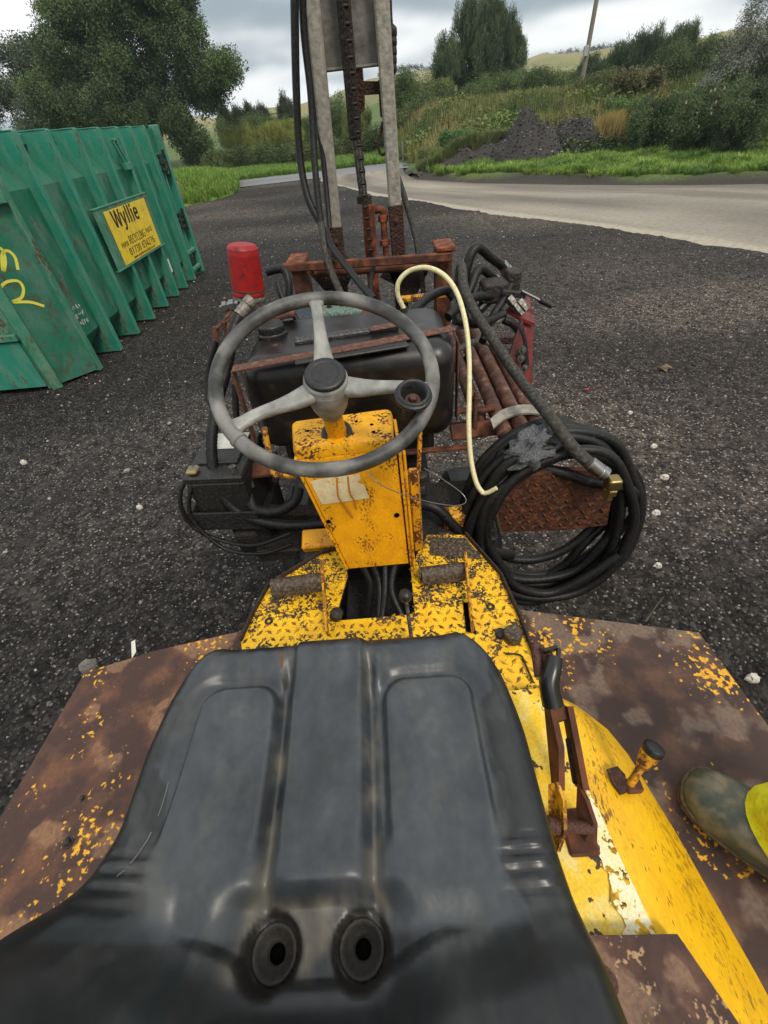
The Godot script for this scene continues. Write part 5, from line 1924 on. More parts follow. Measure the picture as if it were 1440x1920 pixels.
	for e in [[948, 1226], [975, 1228], [985, 1245], [1000, 1280]]: w.append(ph(e[0], e[1], FLOOR + 0.006))
	tube(st, smooth_path(w, 3), 0.0022, 6)
	build(st, "wire", M.dark_iron, t)
	# body below the plates and rear wheels
	st = mb()
	bx(st, Vector3(-0.06, 0.80, 0.0), Vector3(0.55, 0.52, 1.0), 0.01)
	build(st, "body", M.dark_rust_edge, t)
	for s in [-0.62, 0.52]:
		wheel(t, Vector3(s, 0.44, -0.02), 0.44, 0.26)
	for s in [-0.42, 0.36]:
		wheel(t, Vector3(s, 0.36, -1.55), 0.36, 0.22)

func wheel(t: Node, c: Vector3, r: float, w: float) -> void:
	var part := group_part("wheel", t)
	var st := mb()
	lathe(st, c - Vector3(w * 0.5, 0, 0), Vector3.RIGHT, [Vector2(r * 0.55, 0), Vector2(r * 0.86, 0.0), Vector2(r * 0.97, w * 0.12), Vector2(r, w * 0.3), Vector2(r, w * 0.7), Vector2(r * 0.97, w * 0.88), Vector2(r * 0.86, w), Vector2(r * 0.55, w)], 32)
	build(st, "tyre", M.rubber, part)
	st = mb()
	lathe(st, c - Vector3(w * 0.3, 0, 0), Vector3.RIGHT, [Vector2(0, 0), Vector2(r * 0.54, 0.0), Vector2(r * 0.56, w * 0.6), Vector2(0, w * 0.6)], 24)
	build(st, "rim", M.yellow_console, part)

func make_tank(t: Node) -> void:
	var part := group_part("fuel_tank", t)
	var st := mb()
	round_box(st, Vector3(-0.09, 1.437, -1.22), Vector3(0.56, 0.275, 0.34), 0.055, 8)
	build(st, "shell", M.tank_black, part)
	st = mb()
	var c := ph(511, 626, 1.578)
	lathe(st, c, Vector3.UP, [Vector2(0.042, -0.01), Vector2(0.042, 0.004), Vector2(0.036, 0.006), Vector2(0.036, 0.008)], 28)
	build(st, "filler_neck", M.tank_black, part)
	st = mb()
	lathe(st, c + Vector3(0, 0.006, 0), Vector3.UP, [Vector2(0.0345, 0), Vector2(0.035, 0.018), Vector2(0.031, 0.024), Vector2(0.026, 0.0235), Vector2(0.012, 0.028), Vector2(0, 0.0285)], 26)
	for k in 26:
		var a := TAU * k / 26.0
		bx(st, c + Vector3(cos(a) * 0.035, 0.014, sin(a) * 0.035), Vector3(0.003, 0.016, 0.004), 0.001, Vector3(0, -rad_to_deg(a), 0))
	build(st, "filler_cap", M.rubber_dark, part)
	# straps over the tank with rubber pads below
	st = mb()
	var s0 := ph(436, 692, 1.577); var s1 := ph(640, 655, 1.582); var s2 := ph(838, 617, 1.578)
	bar(st, s0, s1, 0.034, 0.005, Vector3.UP, 0.0015)
	bar(st, s1, s2 + Vector3(0.015, 0, 0), 0.034, 0.005, Vector3.UP, 0.0015)
	var s3 := pz(858, 640, s2.z)
	bar(st, s2 + Vector3(0.014, -0.001, 0), s3, 0.034, 0.005, Vector3.UP, 0.0015)
	bar(st, s3, s3 + Vector3(0.004, -0.23, 0.01), 0.034, 0.005, Vector3.RIGHT, 0.0015)
	build(st, "strap", M.rust_strap, part)
	st = mb()
	bar(st, s0, s0 + Vector3(-0.004, -0.22, 0.0), 0.03, 0.005, Vector3.RIGHT, 0.0015)
	build(st, "strap", M.rust_strap, part)
	st = mb()
	bar(st, ph(553, 680, 1.5775), ph(765, 645, 1.5775), 0.03, 0.006, Vector3.UP, 0.002)
	build(st, "rubber_pad", M.rubber_dark, part)
	st = mb()
	bar(st, ph(552, 640, 1.578), ph(745, 612, 1.578), 0.032, 0.012, Vector3.UP, 0.003)
	build(st, "top_bracket", M.dark_steel, part)
	st = mb()
	bar(st, ph(693, 617, 1.586), ph(748, 608, 1.586), 0.03, 0.003, Vector3.UP, 0.001)
	build(st, "rust_tab", M.rust_strap, part)
	# cradle
	st = mb()
	bar(st, pz(845, 812, -1.12), pz(935, 800, -1.12), 0.05, 0.012, Vector3(0, 1, 0.8), 0.006)
	build(st, "cradle_arm", M.rust_frame, part)
	st = mb()
	bar(st, pz(855, 772, -1.16), pz(928, 764, -1.16), 0.022, 0.012, Vector3.UP, 0.003)
	build(st, "cradle_arm", M.rust_frame, part)
	st = mb()
	rod(st, pz(892, 735, -1.14), pz(890, 805, -1.12), 0.007, 10)
	lathe(st, pz(893, 752, -1.14), Vector3.UP, [Vector2(0.014, 0), Vector2(0.014, 0.014), Vector2(0, 0.016)], 6, true)
	build(st, "cradle_bolt", M.rust_bolt, part)
	st = mb()
	bar(st, pz(456, 885, -1.04), pz(545, 872, -1.04), 0.05, 0.014, Vector3(0, 1, 0.8), 0.006)
	build(st, "cradle_arm", M.rust_frame, part)
	st = mb()
	bar(st, pz(470, 860, -1.10), pz(520, 852, -1.10), 0.02, 0.014, Vector3.UP, 0.003)
	build(st, "cradle_arm", M.rust_frame, part)
	st = mb()
	bar(st, pz(760, 848, -1.1), pz(880, 838, -1.1), 0.02, 0.012, Vector3.UP, 0.003)
	build(st, "cradle_rail", M.rust_frame, part)

func make_chassis(t: Node) -> void:
	var part := group_part("front_chassis", t)
	var st := mb()
	bx(st, Vector3(-0.08, 0.86, -1.35), Vector3(0.42, 0.46, 1.05), 0.02)
	build(st, "frame_box", M.black_steel, part)
	st = mb()
	bx(st, Vector3(-0.09, 1.0, -0.98), Vector3(0.72, 0.05, 0.12), 0.006)
	build(st, "cross_member", M.dark_iron, part)
	st = mb()
	bx(st, Vector3(-0.10, 1.235, -1.45), Vector3(0.5, 0.20, 0.5), 0.02)
	build(st, "deck", M.dark_iron, part)
	st = mb()
	bar(st, pz(345, 962, -1.02), pz(600, 965, -1.02), 0.05, 0.05, Vector3.UP, 0.006)
	build(st, "side_rail", M.dark_rust_edge, part)
	st = mb()
	bar(st, pz(452, 700, -1.30), pz(500, 830, -1.06), 0.03, 0.008, Vector3.RIGHT, 0.002)
	build(st, "side_brace", M.dark_rust_edge, part)
	st = mb()
	bx(st, Vector3(0.16, 1.06, -1.0), Vector3(0.26, 0.03, 0.22), 0.005)
	bx(st, Vector3(0.16, 0.97, -1.05), Vector3(0.3, 0.12, 0.3), 0.01)
	build(st, "right_step", M.dark_iron, part)
	st = mb()
	rod(st, pz(740, 915, -0.97), pz(795, 910, -0.97), 0.035, 14)
	lathe(st, pz(790, 905, -0.96), Vector3.UP, [Vector2(0.02, 0), Vector2(0.02, 0.03), Vector2(0.012, 0.035), Vector2(0, 0.036)], 8)
	build(st, "steering_ram", M.dark_iron, part)
	st = mb()
	bx(st, pz(600, 1012, -0.86), Vector3(0.1, 0.03, 0.06), 0.004, Vector3(20, 0, 0))
	build(st, "yellow_tab", M.yellow_console, part)
	st = mb()
	rod(st, pz(590, 1035, -0.86), pz(596, 1022, -0.86), 0.006, 8)
	build(st, "pin", M.chrome, part)
	st = mb()
	bx(st, pz(850, 985, -0.93), Vector3(0.06, 0.12, 0.05), 0.005)
	build(st, "yellow_upright", M.rusty_yellow, part)
	# knuckle left below
	st = mb()
	round_box(st, pz(470, 1000, -1.0), Vector3(0.08, 0.09, 0.09), 0.02, 4)
	build(st, "knuckle", M.dark_iron, part)
	# engine behind the tank
	part = group_part("engine", t)
	st = mb()
	bx(st, Vector3(-0.16, 1.33, -1.62), Vector3(0.42, 0.3, 0.34), 0.02)
	build(st, "block", M.engine_blue, part)
	st = mb()
	round_box(st, pz(640, 588, -1.60), Vector3(0.16, 0.05, 0.09), 0.018, 4)
	build(st, "rocker_cover", M.engine_green, part)
	st = mb()
	lathe(st, pz(692, 592, -1.55) - Vector3(0, 0.01, 0), Vector3.UP, [Vector2(0.03, 0), Vector2(0.031, 0.018), Vector2(0.026, 0.024), Vector2(0, 0.026)], 20)
	build(st, "oil_cap", M.oil_red, part)
	st = mb()
	for k in 3:
		bolt(st, pz(618 + 24 * k, 583, -1.60) + Vector3(0, 0.012, 0), Vector3.UP, 0.007)
	build(st, "rocker_bolts", M.dark_iron, part)
	st = mb()
	rod(st, pz(632, 590, -1.56), pz(672, 580, -1.6), 0.006, 8)
	rod(st, pz(650, 600, -1.54), pz(655, 575, -1.6), 0.005, 8)
	build(st, "injector_pipe", M.dark_steel, part)

func make_filter(t: Node) -> void:
	var part := group_part("oil_filter", t)
	var a := pz(467, 553, -1.35)
	var b := pz(454, 462, -1.35)
	var ax := (b - a).normalized()
	var st := mb()
	lathe(st, a, ax, [Vector2(0.030, -0.052), Vector2(0.034, -0.05), Vector2(0.034, -0.012), Vector2(0.046, -0.008), Vector2(0.046, 0.002), Vector2(0.0, 0.004)], 28)
	build(st, "head", M.alu_dirty, part)
	st = mb()
	lathe(st, a, ax, [Vector2(0.0462, 0.003), Vector2(0.0468, 0.006), Vector2(0.0462, 0.012), Vector2(0.0455, 0.014), Vector2(0.0425, 0.105), Vector2(0.0405, 0.118), Vector2(0.036, 0.125), Vector2(0.028, 0.1275), Vector2(0.0, 0.128)], 36)
	build(st, "canister", M.filter_red, part)
	st = mb()
	lathe(st, a, ax, [Vector2(0.0464, 0.0145), Vector2(0.0466, 0.0175), Vector2(0.0456, 0.0195)], 36)
	build(st, "seam", M.rust_dark, part)
	st = mb()
	bx(st, pz(490, 590, -1.36), Vector3(0.20, 0.012, 0.14), 0.003, Vector3(0, 8, 4))
	bx(st, pz(430, 612, -1.36), Vector3(0.012, 0.06, 0.10), 0.003)
	build(st, "mounting_plate", M.rust_frame, part)
	st = mb()
	bar(st, pz(405, 615, -1.32), pz(445, 590, -1.34), 0.02, 0.006, Vector3.UP)
	bar(st, pz(404, 612, -1.32), pz(406, 640, -1.32), 0.016, 0.006, Vector3.BACK)
	build(st, "hook", M.rust_frame, part)
	# chrome union on the left, hose tail at the front
	st = mb()
	var u0 := pz(448, 570, -1.31)
	var u1 := pz(412, 577, -1.31)
	var d := (u1 - u0)
	lathe(st, u0, d, [Vector2(0.010, 0), Vector2(0.010, 0.012), Vector2(0.0155, 0.012), Vector2(0.0155, 0.026), Vector2(0.011, 0.027), Vector2(0.011, 0.034), Vector2(0.0145, 0.034), Vector2(0.0145, 0.046), Vector2(0.006, 0.048), Vector2(0.006, 0.056), Vector2(0, 0.056)], 6, true)
	build(st, "union", M.chrome, part)
	st = mb()
	var v0 := pz(468, 566, -1.30)
	var v1 := pz(447, 592, -1.27)
	lathe(st, v0, v1 - v0, [Vector2(0.018, -0.01), Vector2(0.018, 0.012), Vector2(0.013, 0.014), Vector2(0.017, 0.016), Vector2(0.0165, 0.05), Vector2(0, 0.05)], 12)
	build(st, "hose_tail", M.alu_dirty, part)

func corrugated(st: SurfaceTool, pts: PackedVector3Array, r: float) -> void:
	# wound hose: fine ridges along its length
	var total := 0.0
	var fine := PackedVector3Array()
	for i in pts.size() - 1:
		var n := maxi(1, int(pts[i].distance_to(pts[i + 1]) / 0.004))
		for k in n: fine.append(pts[i].lerp(pts[i + 1], float(k) / n))
	fine.append(pts[pts.size() - 1])
	st.set_smooth_group(0)
	var prev := Vector3.UP
	var rings := []
	for i in fine.size():
		var d := (fine[mini(i + 1, fine.size() - 1)] - fine[maxi(i - 1, 0)]).normalized()
		if absf(prev.dot(d)) > 0.95: prev = Vector3.RIGHT
		var u := (prev - d * prev.dot(d)).normalized()
		prev = u
		var w := d.cross(u)
		var rr := r * (1.0 if i % 2 else 0.90)
		var ring := []
		for k in 12:
			var a := TAU * k / 12
			ring.append(fine[i] + (u * cos(a) + w * sin(a)) * rr)
		rings.append(ring)
	for i in rings.size() - 1:
		for k in 12:
			quad(st, rings[i][k], rings[i + 1][k], rings[i + 1][(k + 1) % 12], rings[i][(k + 1) % 12])

func make_hoses(t: Node) -> void:
	var st := mb()
	corrugated(st, path_z([[448, 592, -1.27], [436, 625, -1.24], [425, 690, -1.18], [404, 770, -1.10], [397, 850, -1.03], [412, 918, -0.98], [455, 965, -0.95], [530, 984, -0.93], [610, 982, -0.92]]), 0.0165)
	build(st, "wound_hose", M.rubber, t)
	for e in [
		[[[406, 640, -1.32], [392, 690, -1.31], [389, 740, -1.28], [398, 765, -1.25]], 0.0085, "thin_hose"],
		[[[500, 510, -1.5], [530, 505, -1.5], [541, 530, -1.48], [540, 570, -1.46]], 0.0125, "engine_hose"],
		[[[520, 530, -1.45], [530, 560, -1.42], [560, 605, -1.4], [575, 640, -1.38]], 0.0095, "engine_hose"],
		[[[468, 930, -0.98], [480, 955, -0.95], [520, 958, -0.94], [552, 940, -0.95], [560, 915, -0.98]], 0.016, "lower_hose"],
		[[[440, 720, -1.2], [445, 800, -1.15], [460, 870, -1.05], [475, 915, -1.0]], 0.010, "lower_hose"],
		[[[780, 945, -0.94], [820, 955, -0.92], [865, 1000, -0.90], [905, 1030, -0.90], [960, 1040, -0.93]], 0.0165, "lower_hose"],
		[[[840, 595, -1.45], [868, 570, -1.5], [900, 555, -1.55], [950, 560, -1.6]], 0.015, "valve_hose"],
		[[[770, 590, -1.42], [800, 560, -1.5], [835, 545, -1.6], [850, 560, -1.6]], 0.0145, "valve_hose"],
		[[[852, 600, -1.42], [900, 606, -1.45], [930, 596, -1.5], [945, 588, -1.52]], 0.0155, "valve_hose"],
		[[[868, 560, -1.62], [872, 520, -1.66], [882, 480, -1.68], [897, 464, -1.70], [920, 482, -1.72], [944, 500, -1.74]], 0.0165, "valve_hose"],
		[[[862, 575, -1.55], [880, 545, -1.58], [893, 512, -1.62], [906, 505, -1.64], [930, 527, -1.66]], 0.0155, "valve_hose"],
		[[[905, 640, -1.42], [920, 600, -1.5], [945, 560, -1.56], [965, 520, -1.62]], 0.013, "valve_hose"],
		[[[945, 600, -1.5], [965, 610, -1.5], [980, 640, -1.5], [985, 690, -1.48]], 0.014, "valve_hose"],
	]:
		st = mb()
		tube(st, path_z(e[0]), e[1], 12)
		build(st, e[2], M.rubber, t)
	# grey metal pipe below the valve
	st = mb()
	tube(st, path_z([[860, 612, -1.45], [905, 608, -1.47], [935, 600, -1.5], [945, 590, -1.52]]), 0.011, 12)
	build(st, "metal_pipe", M.alu_dirty, t)
	# pale fuel return hose with its hooked end
	st = mb()
	tube(st, path_z([[757, 578, -1.34], [746, 553, -1.34], [748, 528, -1.34], [768, 508, -1.34], [800, 502, -1.32], [832, 516, -1.30], [856, 548, -1.26], [872, 600, -1.2], [879, 660, -1.14], [880, 730, -1.06], [879, 800, -0.99], [883, 860, -0.94], [893, 905, -0.90], [906, 925, -0.88]]), 0.0068, 12)
	build(st, "pale_hose", M.cream, t)
	st = mb()
	tube(st, path_z([[906, 925, -0.88], [916, 923, -0.875], [931, 915, -0.87]]), 0.006, 10)
	build(st, "hose_end", M.cream, t)
	st = mb()
	rod(st, pz(757, 577, -1.34), pz(760, 590, -1.34), 0.011, 10)
	build(st, "hose_clip", M.dark_iron, t)
	# thin bright wire looped from the console
	st = mb()
	tube(st, path_z([[692, 884, -0.72], [706, 903, -0.70], [742, 922, -0.70], [800, 940, -0.72], [850, 948, -0.74], [873, 942, -0.76], [866, 925, -0.78], [832, 900, -0.79], [795, 878, -0.79]]), 0.0012, 6)
	build(st, "wire_loop", M.chrome, t)
	# cables of the battery
	for e in [[[366, 890, -0.99], [342, 912, -0.97], [340, 950, -0.95], [365, 990, -0.94], [420, 1015, -0.92], [480, 1022, -0.90], [545, 1000, -0.88]], [[368, 895, -0.98], [356, 925, -0.96], [362, 975, -0.94], [420, 1028, -0.91], [490, 1038, -0.89], [548, 1020, -0.88]]]:
		st = mb()
		tube(st, path_z(e), 0.0062, 10)
		build(st, "battery_cable", M.rubber, t)

func make_rig(t: Node) -> void:
	var part := group_part("rig_frame", t)
	var st := mb()
	bar(st, pz(528, 503, -1.86), pz(849, 481, -1.86), 0.02, 0.03, Vector3.UP, 0.004)
	build(st, "cross_bar", M.rust_frame, part)
	st = mb()
	rod(st, pz(590, 510, -1.95), pz(835, 494, -1.95), 0.02, 14)
	build(st, "cross_tube", M.rust_frame, part)
	for e in [[558, 489, 575, 560], [832, 462, 828, 548]]:
		st = mb()
		var a := pz(e[0], e[1], -1.93)
		var b := pz(e[2], e[3], -1.93)
		bx(st, (a + b) * 0.5 + Vector3(0, -0.06, 0), Vector3(0.062, a.y - b.y + 0.12, 0.09), 0.004)
		build(st, "upright", M.rust_frame, part)
		st = mb()
		bx(st, a + Vector3(0, 0.004, 0), Vector3(0.075, 0.016, 0.15), 0.004)
		build(st, "cap_plate", M.rust_bright, part)
	for e in [[[575, 508], [668, 502], [640, 560], [622, 560]], [[725, 500], [812, 492], [775, 565], [748, 552]], [[640, 470], [672, 500], [655, 520], [640, 520]], [[738, 490], [752, 500], [752, 540], [712, 520]]]:
		st = mb()
		var q := []
		for p in e: q.append(pz(p[0], p[1], -2.0))
		plate(st, q, Vector3(0, 0, -0.012))
		build(st, "gusset", M.dark_rust_edge, part)
	st = mb()
	bar(st, pz(745, 562, -1.8), pz(838, 552, -1.8), 0.03, 0.02, Vector3.UP, 0.004)
	build(st, "lower_rail", M.rusty_yellow, part)
	st = mb()
	bar(st, pz(520, 575, -1.75), pz(560, 565, -1.85), 0.06, 0.012, Vector3.UP, 0.004)
	build(st, "side_plate", M.rust_frame, part)
	# mast
	part = group_part("mast", t)
	var zt := -2.1
	for e in [[585, 0, 630, 440, 632, 470], [715, 0, 742, 400, 748, 500]]:
		var a := pz(e[0], e[1], zt)
		var b := pz(e[2], e[3], zt)
		var up := (a - b).normalized()
		st = mb()
		bar(st, b, b + up * 2.2, 0.043, 0.05, Vector3.RIGHT, 0.006)
		build(st, "post", M.post_grey, part)
		st = mb()
		bar(st, b + up * 0.03, b - up * 0.42, 0.05, 0.058, Vector3.RIGHT, 0.004)
		build(st, "post_foot", M.rust_dark, part)
		st = mb()
		bolt(st, b + Vector3(0, -0.02, 0.027), Vector3.BACK, 0.007)
		build(st, "post_bolt", M.rust_bolt, part)
	st = mb()
	var p0 := pz(600, 137, zt - 0.03); var p1 := pz(714, 124, zt - 0.03)
	plate(st, [p0, p1, p1 + Vector3(-0.03, 1.6, 0), p0 + Vector3(-0.04, 1.6, 0)], Vector3(0, 0, -0.012))
	build(st, "shield_plate", M.shield_grey, part)
	st = mb()
	plate(st, [pz(606, 128, zt - 0.026), pz(709, 118, zt - 0.026), pz(708, 122, zt - 0.026), pz(607, 133, zt - 0.026)], Vector3(0, 0, 0.004))
	build(st, "shield_rim", M.post_grey, part)
	# ram: rusty outer box, bright rod, dark carriage
	var r0 := pz(690, 382, zt)
	var r1 := pz(702, 560, zt)
	st = mb()
	bar(st, r0, r1 + (r1 - r0) * 0.4, 0.058, 0.05, Vector3.RIGHT, 0.004)
	build(st, "ram_case", M.rust_bright, part)
	st = mb()
	rod(st, pz(664, 230, zt - 0.01), pz(682, 372, zt - 0.01), 0.017, 16)
	build(st, "ram_rod", M.chrome_dull, part)
	st = mb()
	lathe(st, pz(683, 374, zt - 0.01), Vector3.UP, [Vector2(0.03, -0.012), Vector2(0.03, 0.01), Vector2(0.024, 0.016), Vector2(0, 0.018)], 16)
	build(st, "ram_gland", M.dark_iron, part)
	st = mb()
	bar(st, pz(644, 0, zt - 0.005), pz(667, 262, zt - 0.005), 0.052, 0.045, Vector3.RIGHT, 0.005)
	var ctop := pz(644, 0, zt - 0.005)
	bar(st, ctop, ctop + Vector3(-0.03, 0.9, 0), 0.052, 0.045, Vector3.RIGHT, 0.005)
	build(st, "carriage_beam", M.dark_iron, part)
	st = mb()
	var arm := []
	for p in [[660, 126], [680, 126], [682, 152], [716, 152], [716, 176], [684, 178], [684, 206], [676, 214], [676, 226], [666, 228], [652, 160]]: arm.append(pz(p[0], p[1], zt - 0.03))
	plate(st, arm, Vector3(0, 0, -0.03))
	build(st, "carriage_arm", M.rust_dark, part)
	st = mb()
	bar(st, pz(714, 148, zt - 0.03), pz(718, 220, zt - 0.03), 0.018, 0.02, Vector3.RIGHT, 0.004)
	tube(st, path_z([[718, 228, zt], [712, 260, zt], [711, 282, zt], [718, 290, zt], [724, 280, zt], [721, 250, zt], [719, 230, zt]], 4), 0.005, 8)
	build(st, "hook", M.rust_dark, part)
	# roller chain down the middle
	var chain := group_part("chain", part)
	var c0 := pz(645, -30, zt + 0.045)
	var c1 := pz(672, 250, zt + 0.045)
	var c2 := pz(684, 372, zt + 0.045)
	var c3 := pz(700, 512, zt + 0.045)
	var pts := PackedVector3Array([c0 + (c0 - c1) * 0.9, c0, c1, c2, c3])
	var lm := mb()
	for s in [-1.0, 1.0]:
		bx(lm, Vector3(0.009 * s, 0, 0), Vector3(0.0035, 0.022, 0.012), 0.001)
	rod(lm, Vector3(-0.012, 0.0, 0), Vector3(0.012, 0.0, 0), 0.0055, 8)
	lm.generate_normals()
	var lmesh := lm.commit()
	var im := mb()
	for s in [-1.0, 1.0]:
		bx(im, Vector3(0.0055 * s, 0, 0), Vector3(0.003, 0.022, 0.010), 0.001)
	im.generate_normals()
	var imesh := im.commit()
	var step := 0.0185
	var acc := 0.0
	var kk := 0
	for i in pts.size() - 1:
		var L := pts[i].distance_to(pts[i + 1])
		while acc < L:
			var p := pts[i].lerp(pts[i + 1], acc / L)
			var y := (pts[i] - pts[i + 1]).normalized()
			var x := (Vector3.RIGHT - y * y.x).normalized()
			var o := inst(lmesh if kk % 2 else imesh, "chain_link", M.chain_iron, chain)
			o.transform = Transform3D(Basis(x, y, x.cross(y)), p)
			acc += step
			kk += 1
		acc -= L
	# bracketed pipe on the ram's right
	st = mb()
	tube(st, path_z([[697, 395, zt], [715, 393, zt], [719, 402, zt], [720, 430, zt], [725, 485, zt]], 5), 0.0135, 12)
	build(st, "rusty_pipe", M.rust_bright, part)
	for e in [[719, 410], [722, 455]]:
		st = mb()
		lathe(st, pz(e[0], e[1] + 6, zt), Vector3(-0.04, 1, 0), [Vector2(0.0135, 0), Vector2(0.021, 0.002), Vector2(0.021, 0.022), Vector2(0.0135, 0.025)], 6, true)
		build(st, "pipe_union", M.rust_bright, part)
	# bearings on the right side of the mast
	for y in [60, 78, 96, 112, 128]:
		st = mb()
		lathe(st, pz(735, y, zt - 0.03), Vector3.RIGHT, [Vector2(0.016, -0.01), Vector2(0.018, 0.006), Vector2(0.01, 0.016), Vector2(0, 0.017)], 10)
		build(st, "roller", M.dark_iron, part)
	st = mb()
	bar(st, pz(725, 0, zt - 0.03), pz(735, 140, zt - 0.03), 0.022, 0.03, Vector3.RIGHT, 0.004)
	build(st, "side_strip", M.dark_iron, part)
	for e in [
		[[[552, -60, zt + 0.05], [553, 60, zt + 0.05], [556, 180, zt + 0.05], [562, 290, zt + 0.06], [577, 370, zt + 0.1], [604, 425, zt + 0.15], [612, 455, zt + 0.16]], 0.0165],
		[[[566, -60, zt + 0.03], [570, 60, zt + 0.03], [582, 170, zt + 0.04], [587, 250, zt + 0.06], [592, 330, zt + 0.1], [602, 420, zt + 0.15], [612, 480, zt + 0.2]], 0.015],
		[[[574, -60, zt], [580, 80, zt], [594, 200, zt], [606, 300, zt + 0.02], [614, 380, zt + 0.06], [618, 430, zt + 0.1]], 0.013],
		[[[612, 432, zt + 0.16], [622, 462, zt + 0.24], [650, 500, zt + 0.36], [682, 540, zt + 0.5], [702, 562, zt + 0.58]], 0.0155],
		[[[602, 420, zt + 0.15], [608, 460, zt + 0.22], [622, 510, zt + 0.3], [640, 552, zt + 0.4]], 0.016],
		[[[740, 318, zt - 0.02], [752, 350, zt - 0.01], [770, 410, zt + 0.02], [782, 460, zt + 0.06], [793, 540, zt + 0.12], [796, 560, zt + 0.16]], 0.0145],
		[[[728, -60, zt - 0.05], [734, 120, zt - 0.05], [737, 220, zt - 0.05], [740, 320, zt - 0.04]], 0.011],
		[[[700, 500, zt + 0.2], [695, 530, zt + 0.25], [697, 555, zt + 0.3]], 0.0115],
	]:
		st = mb()
		tube(st, path_z(e[0]), e[1] * 0.8, 12)
		build(st, "mast_hose", M.rubber_grey if e[1] in [0.016, 0.0145] else M.rubber, part)

func make_valve(t: Node) -> void:
	var part := group_part("control_valve", t)
	var st := mb()
	var z := -1.6
	round_box(st, pz(925, 545, z), Vector3(0.09, 0.07, 0.08), 0.014, 4)
	round_box(st, pz(960, 525, z - 0.02), Vector3(0.05, 0.07, 0.06), 0.012, 4)
	build(st, "body", M.dark_iron, part)
	st = mb()
	bar(st, pz(895, 585, -1.56), pz(965, 512, -1.66), 0.03, 0.03, Vector3.UP, 0.006)
	build(st, "manifold", M.rubber_dark, part)
	st = mb()
	lathe(st, pz(972, 506, -1.68), Vector3(-0.6, -0.5, 0.2), [Vector2(0, 0), Vector2(0.022, 0.002), Vector2(0.024, 0.02), Vector2(0.018, 0.03), Vector2(0, 0.03)], 14)
	build(st, "cap", M.dark_iron, part)
	for e in [[944, 500, -1.74, 950, 508], [930, 527, -1.66, 938, 534], [918, 540, -1.6, 905, 548], [900, 552, -1.58, 912, 560]]:
		st = mb()
		var a := pz(e[0], e[1], e[2])
		var b := pz(e[3], e[4], e[2])
		lathe(st, a, b - a, [Vector2(0, -0.012), Vector2(0.019, -0.012), Vector2(0.019, 0.012), Vector2(0.022, 0.012), Vector2(0.022, 0.028), Vector2(0, 0.028)], 6, true)
		build(st, "union", M.chrome, part)
	for e in [[957, 562], [968, 576], [976, 568]]:
		st = mb()
		var a := pz(e[0], e[1], -1.55)
		lathe(st, a, Vector3(0.5, -0.55, 0.3), [Vector2(0, -0.01), Vector2(0.0165, -0.01), Vector2(0.0165, 0.018), Vector2(0.012, 0.02), Vector2(0.012, 0.032), Vector2(0, 0.033)], 6, true)
		build(st, "union", M.chrome_dull, part)
	st = mb()
	bar(st, pz(940, 548, -1.56), pz(985, 553, -1.56), 0.02, 0.02, Vector3.UP, 0.004)
	build(st, "spool_housing", M.dark_iron, part)
	st = mb()
	rod(st, pz(978, 546, -1.55), pz(1018, 566, -1.54), 0.005, 8)
	build(st, "lever", M.chrome, part)
	st = mb()
	rod(st, pz(1012, 563, -1.54), pz(1034, 574, -1.54), 0.0095, 10, 0.85)
	build(st, "lever_grip", M.rubber_dark, part)
	# red bracket that carries the valve
	st = mb()
	plate(st, [pz(948, 580, -1.56), pz(992, 556, -1.60), pz(1003, 606, -1.54), pz(975, 596, -1.52)], Vector3(0, -0.01, 0))
	build(st, "bracket_top", M.red_paint, part)
	st = mb()
	plate(st, [pz(985, 600, -1.55), pz(1000, 603, -1.56), pz(998, 690, -1.50), pz(998, 735, -1.48), pz(986, 730, -1.46), pz(988, 640, -1.52)], Vector3(-0.008, 0, 0))
	build(st, "bracket_leg", M.red_paint, part)
	st = mb()
	plate(st, [pz(978, 598, -1.5), pz(990, 640, -1.5), pz(975, 690, -1.46), pz(950, 680, -1.44)], Vector3(0, 0.004, -0.01))
	build(st, "bracket_leg", M.red_dirty, part)
	st = mb()
	for e in [[977, 672], [984, 690], [980, 656]]:
		bolt(st, pz(e[0], e[1], -1.45), Vector3(0.2, 0.2, 1), 0.008)
	build(st, "bracket_bolts", M.chrome_dull, part)
	# diamond plate step holding the coil
	st = mb()
	var z2 := -0.90
	var q := [pz(926, 946, z2), pz(996, 893, z2), pz(1050, 882, z2), pz(1120, 884, z2), pz(1150, 915, z2), pz(1138, 984, z2), pz(1060, 994, z2), pz(940, 998, z2)]
	plate(st, q, Vector3(0, 0.004, -0.012))
	var sp := build(st, "step_plate", M.rust_step, t)
	st = mb()
	var poly := PackedVector2Array()
	for p in q: poly.append(Vector2(p.x, p.y))
	var shrunk := Geometry2D.offset_polygon(poly, -0.012)
	var row := 0
	var yy := 0.9
	while yy < 1.3 and shrunk.size() > 0:
		var xx := 0.28 + (0.014 if row % 2 else 0.0)
		var j := row
		while xx < 0.75:
			if Geometry2D.is_point_in_polygon(Vector2(xx, yy), shrunk[0]):
				var ang := deg_to_rad(40.0 if j % 2 else -50.0)
				var d := Vector3(cos(ang), sin(ang), 0) * 0.013
				var s := Vector3(-sin(ang), cos(ang), 0) * 0.0045
				var c := Vector3(xx, yy, q[0].z + 0.0004)
				var o := Vector3(0, 0, 0.0055)
				st.set_smooth_group(-1)
				tri(st, c - d, c + s, c + o); tri(st, c - d, c + o, c - s)
				tri(st, c + d, c + o, c + s); tri(st, c + d, c - s, c + o)
			xx += 0.028
			j += 1
		yy += 0.0235
		row += 1
	struct(build(st, "tread", M.rust_step, sp), "stuff")
	st = mb()
